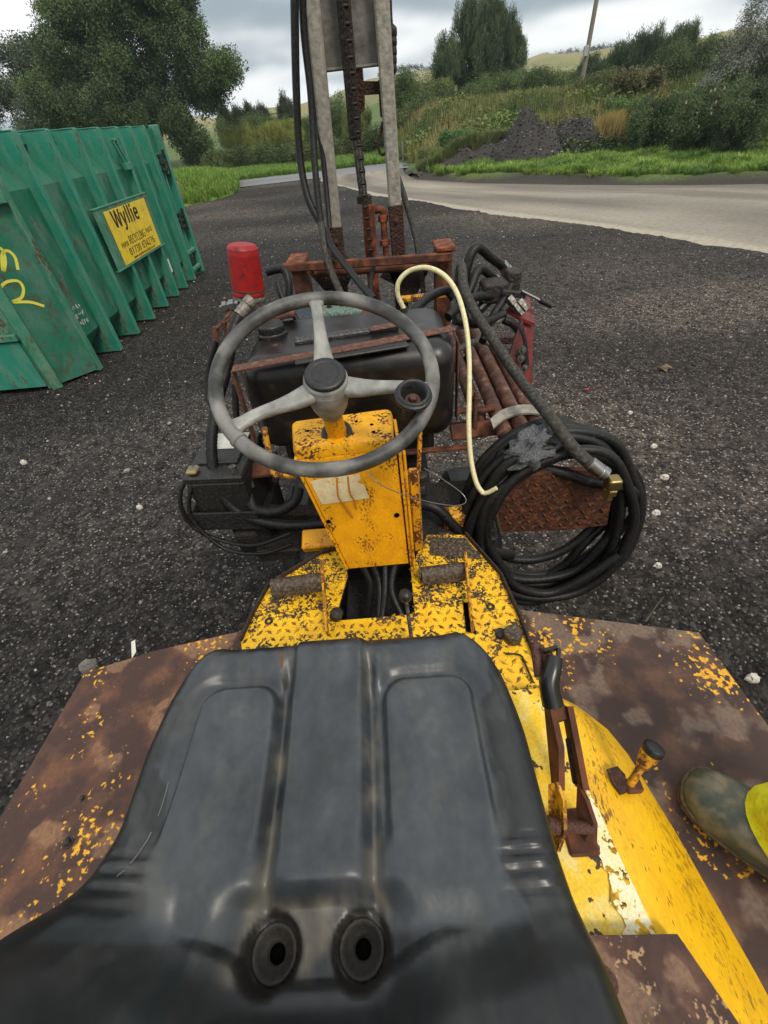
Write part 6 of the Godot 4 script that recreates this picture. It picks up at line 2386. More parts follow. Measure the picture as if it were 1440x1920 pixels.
	bar(st, q[0] + Vector3(-0.004, 0.005, 0), q[7] + Vector3(-0.004, 0, 0), 0.03, 0.01, Vector3.RIGHT, 0.003)
	build(st, "end_stiffener", M.brown_bare, sp)
	# rod rack: clamp strap and cross bearers
	st = mb()
	var cl := []
	for e in [[925, 802], [950, 783], [985, 774], [1015, 778], [1030, 800]]: cl.append(ph(e[0], e[1], 1.335))
	var sm := smooth_path(cl, 4)
	st.set_smooth_group(0)
	var wd := Vector3(0, 0.004, -0.042)
	for i in sm.size() - 1:
		var dn := Vector3(0, -0.006, 0)
		quad(st, sm[i], sm[i] + wd, sm[i + 1] + wd, sm[i + 1])
		st.set_smooth_group(1)
		quad(st, sm[i] + dn, sm[i], sm[i + 1], sm[i + 1] + dn)
		quad(st, sm[i] + wd, sm[i] + wd + dn, sm[i + 1] + wd + dn, sm[i + 1] + wd)
		st.set_smooth_group(0)
	build(st, "rod_clamp", M.post_grey, t)
	st = mb()
	bar(st, pz(890, 640, -1.75), pz(990, 632, -1.75), 0.04, 0.03, Vector3.UP, 0.004)
	bar(st, Vector3(0.2, 1.24, -1.2), Vector3(0.56, 1.24, -1.2), 0.04, 0.03, Vector3.UP, 0.004)
	bar(st, Vector3(0.2, 1.2, -1.75), Vector3(0.56, 1.22, -1.75), 0.04, 0.05, Vector3.UP, 0.004)
	build(st, "rod_bearer", M.dark_rust_edge, t)
	st = mb()
	tube(st, path_z([[858, 655, -1.5], [895, 640, -1.52], [930, 648, -1.54], [958, 672, -1.5]], 5), 0.011, 10)
	build(st, "rack_hoop", M.alu_dirty, t)

func machine() -> void:
	var t := thing("drilling_machine", "yellow ride-on drilling machine with black seat, grey steering wheel and tall mast", "drilling machine")
	make_platforms(t)
	make_floor(t)
	make_seat(t)
	make_console(t)
	make_wheel(t)
	make_pedals(t)
	make_levers(t)
	make_chassis(t)
	make_tank(t)
	make_filter(t)
	make_rig(t)
	make_valve(t)
	make_hoses(t)
	loose_things()
	person()

func loose_things() -> void:
	# battery in its tray
	var c := (ph(385, 810, 1.3) + ph(480, 830, 1.3) + ph(450, 895, 1.3) + ph(365, 880, 1.3)) * 0.25
	var b := thing("car_battery", "black vehicle battery with a white label, left of the steering console", "battery", "", Vector3(c.x, 1.13, c.z))
	b.rotation.y = deg_to_rad(-4.0)
	var st := mb()
	bx(st, Vector3(0, 0.075, 0), Vector3(0.168, 0.15, 0.225), 0.006)
	build(st, "case", M.battery_black, b)
	st = mb()
	bx(st, Vector3(0, 0.161, 0), Vector3(0.174, 0.022, 0.232), 0.005)
	bx(st, Vector3(0, 0.176, -0.02), Vector3(0.12, 0.008, 0.15), 0.003)
	build(st, "lid", M.battery_black, b)
	st = mb()
	bx(st, Vector3(0.0, 0.1815, -0.055), Vector3(0.115, 0.003, 0.085), 0.001, Vector3(0, 0, 0))
	build(st, "label", M.old_white, b)
	for s in [-1.0, 1.0]:
		st = mb()
		lathe(st, Vector3(0.058 * s, 0.171, 0.088), Vector3.UP, [Vector2(0.012, 0), Vector2(0.010, 0.018), Vector2(0, 0.018)], 14)
		build(st, "terminal", M.chrome_dull, b)
		if s > 0.0: continue
		st = mb()
		bx(st, Vector3(0.058 * s, 0.182, 0.09), Vector3(0.03, 0.012, 0.034), 0.004)
		build(st, "clamp", M.brass_dull, b)
	st = mb()
	bx(st, Vector3(0.0, -0.012, 0.0), Vector3(0.2, 0.012, 0.26), 0.003)
	bx(st, Vector3(-0.1, 0.02, 0.0), Vector3(0.008, 0.07, 0.26), 0.003)
	bx(st, Vector3(0.0, 0.02, 0.13), Vector3(0.2, 0.07, 0.008), 0.003)
	bx(st, Vector3(0.04, -0.09, 0.0), Vector3(0.12, 0.15, 0.2), 0.006)
	build(st, "tray", M.black_steel, get_node("drilling_machine")).transform = b.transform
	# steel drill rods in the rack
	var xs := [0.285, 0.335, 0.385, 0.437, 0.36, 0.475]
	var ys := [1.285, 1.30, 1.305, 1.30, 1.262, 1.27]
	var near := [-1.14, -1.02, -0.98, -1.05, -1.0, -1.08]
	var lab := ["rusty drill rod nearest the fuel tank", "rusty drill rod second from the fuel tank", "rusty drill rod in the middle of the rack's top layer", "rusty drill rod on the outer side, under the draped hose", "rusty drill rod lying in the lower layer of the rack", "thin rusty rod at the outer edge of the rack"]
	for i in 6:
		st = mb()
		var r: float = 0.0225 if i < 5 else 0.014
		var a := Vector3(xs[i] + 0.01, ys[i] + 0.0, -1.98)
		var e := Vector3(xs[i], ys[i], near[i])
		lathe(st, e, a - e, [Vector2(0, 0), Vector2(r * 0.6, 0.0), Vector2(r * 0.62, 0.03), Vector2(r * 1.0, 0.035), Vector2(r * 1.06, 0.06), Vector2(r * 1.06, 0.12), Vector2(r, 0.13), Vector2(r, 0.86), Vector2(0, 0.87)], 18)
		tag(build(st, "drill_rod", M.pipe_rust), lab[i], "drill rod", "drill rods in the side rack")
	# coil of hydraulic hose hanging at the right side
	st = mb()
	var pts := []
	var r2 := RandomNumberGenerator.new()
	r2.seed = 17
	var turns := 11
	for k in turns:
		var rx := r2.randf_range(0.20, 0.255)
		var ry := r2.randf_range(0.225, 0.285)
		var cx := 0.452 + r2.randf_range(-0.02, 0.03)
		var cy := 1.335 - ry + r2.randf_range(-0.05, 0.02)
		var z := -1.03 + 0.012 * k + r2.randf_range(-0.014, 0.014)
		for q in 12:
			var a := TAU * q / 12.0
			var low := 0.5 - 0.5 * sin(a)
			pts.append(Vector3(cx + cos(a) * rx + r2.randf_range(-0.014, 0.014), cy + sin(a) * ry + r2.randf_range(-0.012, 0.012), z + 0.09 * low + 0.001 * q))
	tube(st, smooth_path(pts, 5), 0.0145, 12)
	tag(build(st, "hose_coil", M.rubber), "coiled black hydraulic hose hanging on the machine's right side", "hose coil")
	# second hose laid over the coil and plate
	st = mb()
	tube(st, path_z([[935, 870, -0.98], [940, 850, -0.99], [965, 862, -0.97], [1010, 876, -0.93], [1060, 888, -0.90], [1110, 905, -0.885], [1165, 912, -0.9], [1195, 930, -0.95], [1196, 955, -0.98]]), 0.0145, 12)
	tube(st, path_z([[1085, 830, -1.0], [1130, 842, -1.0], [1175, 870, -1.0], [1200, 915, -1.0], [1198, 980, -0.97], [1165, 1050, -0.93], [1100, 1095, -0.9], [1030, 1108, -0.88]]), 0.0145, 12)
	tag(build(st, "hose", M.rubber), "single black hose strand lying across the rusty diamond plate", "hose")
	# long draped hose with a brass elbow
	var dh := thing("hydraulic_hose", "grey black hydraulic hose draped from the valve down to a brass elbow", "hose")
	st = mb()
	tube(st, path_z([[873, 598, -1.6], [862, 560, -1.62], [860, 520, -1.62], [866, 500, -1.6], [870, 540, -1.5], [890, 585, -1.42], [920, 630, -1.34], [972, 708, -1.16], [1030, 780, -0.97], [1075, 840, -0.89], [1112, 874, -0.855]]), 0.0155, 12)
	build(st, "hose_body", M.rubber_grey, dh)
	st = mb()
	var f0 := pz(1105, 868, -0.86)
	var f1 := pz(1140, 893, -0.84)
	lathe(st, f0, f1 - f0, [Vector2(0.016, 0), Vector2(0.0185, 0.003), Vector2(0.0185, 0.034), Vector2(0.014, 0.036), Vector2(0.019, 0.04), Vector2(0.019, 0.052), Vector2(0, 0.053)], 16)
	build(st, "ferrule", M.chrome, dh)
	st = mb()
	round_box(st, pz(1149, 905, -0.835), Vector3(0.036, 0.034, 0.036), 0.008, 4)
	var g1 := pz(1146, 914, -0.835)
	lathe(st, g1, Vector3(-0.05, -1, 0.1), [Vector2(0.013, 0), Vector2(0.019, 0.004), Vector2(0.019, 0.018), Vector2(0.012, 0.02), Vector2(0.0135, 0.034), Vector2(0, 0.034)], 6, true)
	build(st, "elbow", M.brass, dh)
	# rag tied round the coil
	st = mb()
	st.set_smooth_group(0)
	var rc := pz(1003, 838, -0.95)
	var n := noise(55, 9.0, 2, FastNoiseLite.TYPE_SIMPLEX_SMOOTH)
	n.fractal_type = FastNoiseLite.FRACTAL_RIDGED
	var G := []
	for i in 33:
		var rw := []
		for k in 49:
			var a := TAU * k / 48.0
			var th := PI * i / 32.0
			var u := Vector3(sin(th) * cos(a), cos(th), sin(th) * sin(a))
			var r := 1.0 + 0.55 * n.get_noise_3d(u.x * 0.12, u.y * 0.12, u.z * 0.12) + 0.25 * maxf(0.0, -u.x) * maxf(0.0, -u.y)
			rw.append(rc + Vector3(u.x * 0.062, u.y * 0.040, u.z * 0.045) * r + Vector3(0, -0.016, 0.02) * (-u.x))
		G.append(rw)
	for i in 32:
		for k in 48:
			quad(st, G[i][k], G[i][k + 1], G[i + 1][k + 1], G[i + 1][k])
	tag(build(st, "rag", M.rag_grey), "crumpled grey rag tied round the top of the hose coil", "rag")
	# small litter
	st = mb()
	var lp := ph(1247, 692, 0.01)
	var leaf := []
	for e in [[-0.07, 0.02], [-0.03, -0.03], [0.03, -0.045], [0.075, -0.02], [0.06, 0.02], [0.02, 0.015], [-0.02, 0.05]]: leaf.append(lp + Vector3(e[0], 0.016 + 0.012 * sin(e[0] * 60.0), e[1] * 1.3))
	for i in range(1, leaf.size() - 1): quad(st, leaf[0], leaf[i], leaf[i + 1], leaf[0] + Vector3(0, 0.001, 0))
	tag(build(st, "dead_leaf", M.leaf_brown), "curled brown dead leaf lying alone on the yard at right", "leaf")
	st = mb()
	round_box(st, ph(1101, 730, 0.012), Vector3(0.022, 0.016, 0.02), 0.005, 3)
	tag(build(st, "litter_scrap", M.red_bright), "tiny bright red scrap on the dark yard", "litter")
	st = mb()
	plate(st, [ph(246, 1203, 0.012), ph(253, 1200, 0.012), ph(255, 1222, 0.012), ph(247, 1234, 0.012)], Vector3(0, -0.004, 0))
	tag(build(st, "wood_chip", M.old_white), "cream splinter lying on the yard just off the left rusty plate", "wood chip")
	st = mb()
	pebble(st, 0.045, 5)
	var rk := build(st, "rock", M.rock_dark)
	var rp := ph(168, 1250, 0.0)
	rk.position = Vector3(rp.x, 0.02, rp.z)
	tag(rk, "grey rock close to the left rusty plate's front corner", "rock")
	st = mb()
	tube(st, smooth_path([ph(1210, 1166, 0.02), ph(1224, 1145, 0.03), ph(1245, 1118, 0.02)], 5), 0.006, 6, 0.5)
	tag(build(st, "twig", M.bark), "dark twig on the yard behind the right rusty plate", "twig")

# ------------------------------------------------------------------ person: only a booted foot and lower leg reach into the picture
func person() -> void:
	var t := thing("person", "person in a muddy green rubber boot and yellow overtrousers, standing on the right plate", "person")
	var toe := ph(1277, 1470, 1.11)
	var heel := ph(1520, 1640, 1.11)
	var d := (heel - toe).normalized()
	var s := d.cross(Vector3.UP).normalized()
	var L := 0.30
	# sections along the foot: distance, half width, height, sole height
	var prof := [[0.0, 0.006, 0.022], [0.004, 0.022, 0.034], [0.014, 0.034, 0.043], [0.032, 0.042, 0.053], [0.06, 0.0465, 0.062], [0.095, 0.047, 0.072], [0.13, 0.044, 0.086], [0.16, 0.041, 0.104], [0.185, 0.040, 0.126]]
	var st := mb()
	st.set_smooth_group(0)
	var prev := []
	var nz := noise(71, 14.0, 3)
	for e in prof:
		var row := []
		for k in 24:
			var a := TAU * k / 24.0
			var cx := cos(a)
			var sy := sin(a)
			var w: float = e[1] * 1.12 * signf(cx) * pow(absf(cx), 0.75)
			var h: float = (0.012 + (e[2] - 0.012) * pow(maxf(sy, 0.0), 0.72)) if sy >= 0.0 else 0.012 * (1.0 + sy * 0.9)
			var p: Vector3 = toe + d * e[0] + s * (w + 0.004 * sin(e[0] * 12.0)) + Vector3.UP * h
			row.append(p + Vector3.UP * 0.0015 * nz.get_noise_3dv(p))
		if prev.size():
			for k in 24:
				quad(st, prev[k], prev[(k + 1) % 24], row[(k + 1) % 24], row[k])
		prev = row
	# ankle and shaft
	var shaft := [[0.205, 0.046, 0.145, 0.05], [0.225, 0.055, 0.18, 0.052], [0.23, 0.06, 0.26, 0.055]]
	var ctr := toe + d * 0.225
	var last := prev
	for e in [[0.03, 0.10, 0.075], [0.10, 0.072, 0.06], [0.2, 0.062, 0.058], [0.3, 0.066, 0.062]]:
		var row := []
		for k in 24:
			var a := TAU * k / 24.0
			row.append(ctr + d * (0.02) + Vector3.UP * e[0] - d * sin(a) * e[1] * 0.9 + s * cos(a) * e[2])
		if e[0] > 0.03:
			for k in 24:
				quad(st, last[k], last[(k + 1) % 24], row[(k + 1) % 24], row[k])
		last = row
	# heel part under the shaft
	for k in 24:
		pass
	build(st, "boot", M.boot_green, t)
	st = mb()
	round_box(st, ctr + d * 0.01 + Vector3.UP * 0.05, Vector3(0.085, 0.1, 0.12), 0.035, 6)
	build(st, "boot_heel", M.boot_green, t)
	st = mb()
	var sole := []
	for e in prof: sole.append(toe + d * (e[0] - 0.003) + s * (e[1] + 0.004) + Vector3.UP * 0.010)
	sole.append(toe + d * 0.28 + s * 0.036 + Vector3.UP * 0.010)
	sole.append(toe + d * 0.28 - s * 0.036 + Vector3.UP * 0.010)
	for i in prof.size():
		var e = prof[prof.size() - 1 - i]
		sole.append(toe + d * (e[0] - 0.003) - s * (e[1] + 0.004) + Vector3.UP * 0.010)
	plate(st, sole, Vector3(0, -0.0085, 0))
	build(st, "sole", M.boot_sole, t)
	st = mb()
	var welt := []
	for i in range(1, prof.size()):
		var e = prof[prof.size() - i]
		welt.append(toe + d * e[0] + s * (e[1] * 1.12 + 0.001) + Vector3.UP * 0.016)
	welt.append(toe + d * -0.001 + Vector3.UP * 0.016)
	for i in range(1, prof.size()):
		var e = prof[i]
		welt.append(toe + d * e[0] - s * (e[1] * 1.12 + 0.001) + Vector3.UP * 0.016)
	tube(st, smooth_path(welt, 3), 0.0035, 6)
	build(st, "welt", M.boot_sole, t)
	# trouser leg
	st = mb()
	st.set_smooth_group(0)
	prev = []
	var lean := (d * 0.35 + Vector3.UP).normalized()
	for i in 40:
		var q := i / 39.0
		var row := []
		for k in 28:
			var a := TAU * k / 28.0
			var r := lerpf(0.078, 0.1, q) * (1.0 + 0.07 * sin(a * 3.0 + q * 7.0) + 0.08 * sin(q * 30.0 + a * 2.0) + 0.04 * sin(q * 61.0 - a * 3.0))
			row.append(toe + d * 0.153 + Vector3.UP * 0.07 + lean * 0.45 * q + (d * sin(a) * 1.1 + s * cos(a)) * r)
		if prev.size():
			for k in 28:
				quad(st, prev[k], row[k], row[(k + 1) % 28], prev[(k + 1) % 28])
		prev = row
	var top := Vector3.ZERO
	for p in prev: top += p / prev.size()
	for k in 28:
		tri(st, top + Vector3.UP * 0.02, prev[k], prev[(k + 1) % 28])
	build(st, "trouser_leg", M.trouser_yellow, t)

func materials() -> void:
	var m := mat(0.95, 0.0, 0.45)
	m.uv1_world_triplanar = true
	m.vertex_color_use_as_albedo = true
	m.albedo_texture = ramp_tex(3, 0.03, [[0.0, C("9a9a9a")], [0.5, C("d0d0d0")], [1.0, C("ffffff")]])
	M.soil = m
	# planings: pieces of broken asphalt of every size
	var S := 1024
	var v1 := cells(5, 0.055, FastNoiseLite.RETURN_CELL_VALUE, S)
	var d1 := cells(5, 0.055, FastNoiseLite.RETURN_DISTANCE, S)
	var v2 := cells(6, 0.13, FastNoiseLite.RETURN_CELL_VALUE, S)
	var d2 := cells(6, 0.13, FastNoiseLite.RETURN_DISTANCE, S)
	var n1 := grey(7, 0.01, 4, S)
	var px := PackedByteArray()
	px.resize(S * S * 3)
	var hh := PackedByteArray()
	hh.resize(S * S)
	for i in S * S:
		var b: int = v2[i]
		var a: int = v1[i]
		var g := 34.0 + b * 0.16 + (n1[i] - 128) * 0.16
		var h := 150 - d2[i] / 2
		if a > 190 and d1[i] < 120:
			g = 34.0 + (a - 190) * 0.8
			h = 220 - d1[i] / 2
		if b > 228 and d2[i] < 110:
			g = 84.0 + (b - 228) * 2.4
		g *= 1.72
		px[i * 3] = int(clampf(g * 1.04, 0, 255))
		px[i * 3 + 1] = int(clampf(g * 0.99, 0, 255))
		px[i * 3 + 2] = int(clampf(g * 0.95, 0, 255))
		hh[i] = clampi(h, 0, 255)
	m = mat(0.9, 0.0, 0.55)
	m.uv1_world_triplanar = true
	m.vertex_color_use_as_albedo = true
	m.albedo_texture = img_tex(px, S)
	m.normal_enabled = true
	m.normal_texture = bump_tex(hh, S, 5.0)
	M.planings = m
	m.metallic_specular = 0.3
	m = mat(0.85, 0.0, 0.7)
	m.uv1_world_triplanar = true
	m.vertex_color_use_as_albedo = true
	m.albedo_texture = ramp_tex(8, 0.02, [[0.0, C("d4d0c8")], [0.45, C("ececec")], [1.0, C("ffffff")]], 512, 6)
	M.slab = m
	m = m.duplicate()
	m.roughness = 0.55
	M.tarmac = m
	m = mat(0.8)
	m.uv1_triplanar = false
	m.vertex_color_use_as_albedo = true
	M.pebble = m
	M.pale_stone = speckled(60, 0.03, [[0.0, C("8f877a")], [0.6, C("c9c2b6")], [1.0, C("dedad0")]], 0.85, 0.0, 12.0, 3.0)
	m = mat(0.6)
	m.uv1_triplanar = false
	m.vertex_color_use_as_albedo = true
	m.backlight_enabled = true
	m.backlight = Color(0.5, 0.52, 0.25)
	M.leaf = m
	M.turf = speckled(61, 0.05, [[0.0, C("3c5a1c")], [0.6, C("5c7a28")], [1.0, C("6d8430")]], 0.95, 0.0, 0.6)
	M.bark = speckled(62, 0.03, [[0.0, C("2c2620")], [0.6, C("4a4238")], [1.0, C("6a6052")]], 0.95, 0.0, 1.0, 4.0)
	M.pole_wood = speckled(63, 0.03, [[0.0, C("5d564c")], [0.6, C("857c70")], [1.0, C("9a9286")]], 0.9, 0.0, 1.0, 3.0)
	M.spoil = speckled(64, 0.05, [[0.0, C("201e1d")], [0.5, C("373432")], [0.8, C("4e4a46")], [1.0, C("868078")]], 0.95, 0.0, 0.9, 6.0)
	M.blue_strap = plain_mat(C("2a4a6c"), 0.6)
	M.green_stem = plain_mat(C("5a7a28"), 0.8)
	M.grey_plastic = plain_mat(C("a0a2a2"), 0.6)

	# ---- container
	M.green = worn_paint(100, 0.18, C("1a684f"), C("4f7362"), C("4a4034"), C("6a4630"), 0.9, 0.05, 0.006, 0.05, false, 1.0, 0.4)
	M.green_rib = worn_paint(104, 0.19, C("28806a"), C("4c8570"), C("544434"), C("74482e"), 1.1, 0.08, 0.006, 0.06, false, 1.0, 0.4)
	M.green_old = worn_paint(108, 0.245, C("33795e"), C("64866f"), C("54402f"), C("74472c"), 1.1, 0.10, 0.006, 0.05, false, 1.0, 0.5)
	M.sign_yellow = worn_paint(112, 0.14, C("e6c62a"), C("d8b83a"), C("c9a544"), C("a8843a"), 1.2, 0.04, 0.005, 0.03, false)
	M.ink = plain_mat(C("15130f"), 0.6)
	M.spray_yellow = plain_mat(C("d9d04a"), 0.6)
	M.white_paint = plain_mat(C("d8d8d4"), 0.6)
	# ---- metal and paint of the machine
	M.yellow_console = worn_paint(120, 0.19, C("e6a006"), C("d4900a"), C("4a2a18"), C("8a4a16"), 3.2, 0.07, 0.006, 0.09, true, 1.0, 0.6)
	M.yellow_lid = worn_paint(121, 0.34, C("e8a80a"), C("d8960c"), C("3c241a"), C("7a4018"), 4.2, 0.14, 0.006, 0.05)
	M.yellow_floor = worn_paint(124, 0.45, C("efbc0a"), C("e2aa0a"), C("2c2622"), C("5a4430"), 2.6, 0.12, 0.012, 0.09)
	M.yellow_floor_rear = worn_paint(126, 0.33, C("efbc0a"), C("e2aa0a"), C("3a3028"), C("5a4430"), 2.6, 0.10, 0.010, 0.07)
	M.yellow_tread = worn_paint(128, 0.53, C("d8a208"), C("b88a10"), C("3a2e20"), C("5c4628"), 4.0, 0.1, 0.014, 0.06)
	M.yellow_cover = worn_paint(132, 0.16, C("ecb808"), C("dca40a"), C("4a3318"), C("6a4418"), 3.4, 0.20, 0.006, 0.09, true, 0.3)
	M.yellow_pale = worn_paint(136, 0.20, C("eec01e"), C("ecd27a"), C("3a2c1c"), C("5a3c1c"), 3.0, 0.08, 0.006, 0.03)
	M.bleached = worn_paint(140, 0.40, C("efe6c2"), C("ecdfa0"), C("e0ac14"), C("4a3420"), 4.0, 0.06, 0.008, 0.04)
	M.rusty_yellow = worn_paint(144, 0.50, C("dea010"), C("c88c14"), C("4c2c1c"), C("7a4422"), 5.0, 0.12, 0.008, 0.04)
	M.rust_plate = rusted(148, C("402b24"), C("66432f"), C("8e6a4a"), 0.55, C("d89c12"), 0.685, 1.5)
	M.rust_plate2 = rusted(153, C("3c2a24"), C("5e4232"), C("7c6a5a"), 0.53, C("d89c12"), 0.675, 1.5)
	M.rust_plate3 = rusted(158, C("3e2922"), C("5c3d30"), C("8a6c52"), 0.56, C("9c7e54"), 0.66, 2.0)
	var rs := [[0.0, C("2c1a12")], [0.4, C("4a2a1c")], [0.62, C("6a3c26")], [0.85, C("844c2c")], [1.0, C("9a6a48")]]
	M.rust_frame = speckled(160, 0.012, rs, 0.85, 0.0, 2.2, 1.0)
	M.rust_strap = speckled(161, 0.04, [[0.0, C("3a2620")], [0.5, C("5c3a2e")], [0.8, C("74503e")], [1.0, C("8c6a54")]], 0.8, 0.0, 2.4, 1.0)
	M.rust_bright = speckled(162, 0.014, [[0.0, C("2e1810")], [0.4, C("602f1a")], [0.7, C("7e4222")], [1.0, C("a06a48")]], 0.85, 0.0, 2.6, 1.0)
	M.rust_dark = speckled(163, 0.04, [[0.0, C("1c1210")], [0.5, C("38221a")], [1.0, C("5c3824")]], 0.85, 0.0, 4.0, 4.0)
	M.dark_rust_edge = speckled(164, 0.04, [[0.0, C("1a1412")], [0.5, C("332620")], [0.8, C("4c362a")], [1.0, C("6a4a36")]], 0.8, 0.0, 4.0, 4.0)
	M.rust_step = speckled(165, 0.02, [[0.0, C("2c180e")], [0.5, C("4e2a16")], [0.8, C("6a3a1c")], [1.0, C("84502c")]], 0.75, 0.0, 3.0, 2.0)
	M.rust_bolt = speckled(166, 0.05, [[0.0, C("2c1c18")], [0.6, C("54342a")], [1.0, C("7a5440")]], 0.75, 0.0, 9.0, 3.0)
	M.pipe_rust = speckled(167, 0.014, [[0.0, C("2c1e1a")], [0.45, C("533529")], [0.7, C("6e4838")], [0.86, C("8a6c5c")], [1.0, C("a09488")]], 0.62, 0.1, 2.6, 1.0)
	M.brown_bare = speckled(168, 0.03, [[0.0, C("241d18")], [0.5, C("463a2f")], [0.75, C("6a5a44")], [1.0, C("94846a")]], 0.6, 0.1, 6.0, 3.0)
	M.dark_iron = speckled(169, 0.04, [[0.0, C("14110f")], [0.5, C("2a2521")], [0.8, C("3c332c")], [1.0, C("5a4638")]], 0.65, 0.1, 4.0, 3.0)
	M.black_steel = speckled(170, 0.04, [[0.0, C("0e0d0c")], [0.6, C("1c1a18")], [1.0, C("342c26")]], 0.7, 0.0, 3.0, 2.0)
	M.dark_steel = speckled(171, 0.04, [[0.0, C("2c2c2c")], [0.6, C("4c4a48")], [1.0, C("74706c")]], 0.5, 0.4, 4.0, 2.0)
	M.post_grey = speckled(172, 0.02, [[0.0, C("746f66")], [0.4, C("8c877c")], [0.7, C("9c968a")], [1.0, C("aca69a")]], 0.65, 0.1, 3.0, 1.0)
	M.shield_grey = speckled(173, 0.012, [[0.0, C("55524e")], [0.5, C("74706a")], [1.0, C("8e8a82")]], 0.7, 0.1, 1.6, 1.0)
	M.chrome = plain_mat(C("8e8e8c"), 0.3, 0.95)
	M.chrome_dull = speckled(174, 0.04, [[0.0, C("3c3a36")], [0.6, C("74726c")], [1.0, C("a8a6a0")]], 0.38, 0.75, 4.0)
	M.alu_dirty = speckled(175, 0.03, [[0.0, C("4a443c")], [0.5, C("7c766c")], [1.0, C("a8a298")]], 0.55, 0.4, 5.0, 2.0)
	M.brass = plain_mat(C("8c7c50"), 0.36, 0.9)
	M.brass_dull = speckled(176, 0.04, [[0.0, C("6a5a38")], [0.6, C("a08c60")], [1.0, C("c8bca0")]], 0.5, 0.4, 9.0)
	M.chain_iron = speckled(177, 0.04, [[0.0, C("1a1512")], [0.6, C("352a24")], [1.0, C("5c4a3e")]], 0.5, 0.4, 9.0)
	M.engine_blue = speckled(178, 0.03, [[0.0, C("1c2226")], [0.5, C("2c3c46")], [0.8, C("4a4a44")], [1.0, C("6a5a48")]], 0.7, 0.0, 4.0, 3.0)
	M.engine_green = speckled(179, 0.03, [[0.0, C("2c3a36")], [0.5, C("5c7268")], [1.0, C("8a9c90")]], 0.6, 0.0, 6.0, 3.0)
	M.oil_red = speckled(180, 0.05, [[0.0, C("3c2420")], [0.6, C("6c342c")], [1.0, C("8c5a50")]], 0.6, 0.0, 6.0)
	M.filter_red = worn_paint(182, 0.2, C("9c0b08"), C("7e0d0b"), C("6a1414"), C("401412"), 5.0, 0.03, 0.008, 0.03, false)
	M.red_paint = worn_paint(186, 0.30, C("7a1f1c"), C("641c1a"), C("3c1e1c"), C("54302a"), 5.0, 0.06, 0.008, 0.04, false)
	M.red_dirty = worn_paint(190, 0.46, C("6a2a28"), C("5a2422"), C("2c1c1a"), C("4a3430"), 5.0, 0.06, 0.008, 0.04, false)
	M.tank_black = speckled(192, 0.014, [[0.0, C("0c0c0b")], [0.45, C("151413")], [0.65, C("221d1a")], [0.82, C("3a2c22")], [1.0, C("5c5044")]], 0.36, 0.0, 2.0)
	# ---- rubber, plastics, cloth
	M.rubber = speckled(200, 0.03, [[0.0, C("0d0d0d")], [0.55, C("181817")], [0.8, C("282725")], [1.0, C("45423b")]], 0.48, 0.0, 5.0, 1.0)
	M.rubber_grey = speckled(201, 0.03, [[0.0, C("242321")], [0.5, C("3e3c38")], [0.8, C("5a5750")], [1.0, C("807b6e")]], 0.7, 0.0, 5.0, 2.0)
	M.rubber.metallic_specular = 0.4
	M.rubber_grey.metallic_specular = 0.3
	M.rubber_dark = speckled(202, 0.03, [[0.0, C("131313")], [0.7, C("1f2020")], [1.0, C("343432")]], 0.45, 0.0, 6.0, 0.6)
	M.rubber_gloss = plain_mat(C("1c1d1d"), 0.28)
	M.wheel_grey = speckled(203, 0.009, [[0.0, C("1e1e1e")], [0.42, C("2e2e2d")], [0.52, C("4c4b49")], [0.66, C("706e69")], [1.0, C("94928a")]], 0.55, 0.0, 2.0, 0.8)
	M.wheel_pale = speckled(204, 0.014, [[0.0, C("555553")], [0.3, C("777773")], [0.65, C("92918b")], [1.0, C("acaaa2")]], 0.5, 0.0, 3.0, 0.8)
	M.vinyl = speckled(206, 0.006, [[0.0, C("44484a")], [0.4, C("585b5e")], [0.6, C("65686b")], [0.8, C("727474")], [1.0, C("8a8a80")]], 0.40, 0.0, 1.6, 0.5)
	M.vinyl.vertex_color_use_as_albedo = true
	(M.vinyl.albedo_texture as NoiseTexture2D).noise.fractal_gain = 0.7
	M.vinyl.roughness = 1.0
	M.vinyl.roughness_texture = ramp_tex(208, 0.012, [[0.0, C("404040")], [0.5, C("606060")], [1.0, C("949494")]], 512, 6)
	M.vinyl.normal_texture = normal_tex(207, 0.3, 1.0)
	M.vinyl.normal_scale = 0.12
	M.grimy = speckled(209, 0.03, [[0.0, C("100e0c")], [0.5, C("1e1b18")], [1.0, C("3a342c")]], 0.7, 0.0, 8.0, 1.0)
	M.chalk = plain_mat(C("626566"), 0.9)
	M.tear = plain_mat(C("6a3c22"), 0.9)
	M.hole = plain_mat(C("0a0908"), 1.0)
	M.hole.specular_mode = BaseMaterial3D.SPECULAR_DISABLED
	M.cream = speckled(208, 0.03, [[0.0, C("b8ac7c")], [0.5, C("d8ce9e")], [1.0, C("e8e2bc")]], 0.45, 0.0, 6.0)
	M.old_paper = worn_paint(210, 0.20, C("d2c49e"), C("c8b48a"), C("d09a30"), C("a8742c"), 6.0, 0.05, 0.008, 0.05, false)
	M.old_white = speckled(212, 0.04, [[0.0, C("a8a69c")], [0.5, C("cfcdc4")], [1.0, C("e2e0d8")]], 0.7, 0.0, 8.0)
	M.rust_run = plain_mat(C("b06a12"), 0.8)
	M.battery_black = speckled(213, 0.03, [[0.0, C("141413")], [0.6, C("242321")], [1.0, C("4a4740")]], 0.5, 0.0, 6.0, 1.0)
	M.rag_grey = speckled(214, 0.05, [[0.0, C("2c2c2c")], [0.5, C("56575a")], [1.0, C("84868a")]], 0.95, 0.0, 6.0, 4.0)
	M.leaf_brown = speckled(215, 0.04, [[0.0, C("6a5440")], [1.0, C("9a8064")]], 0.9, 0.0, 6.0)
	M.red_bright = plain_mat(C("d0202a"), 0.6)
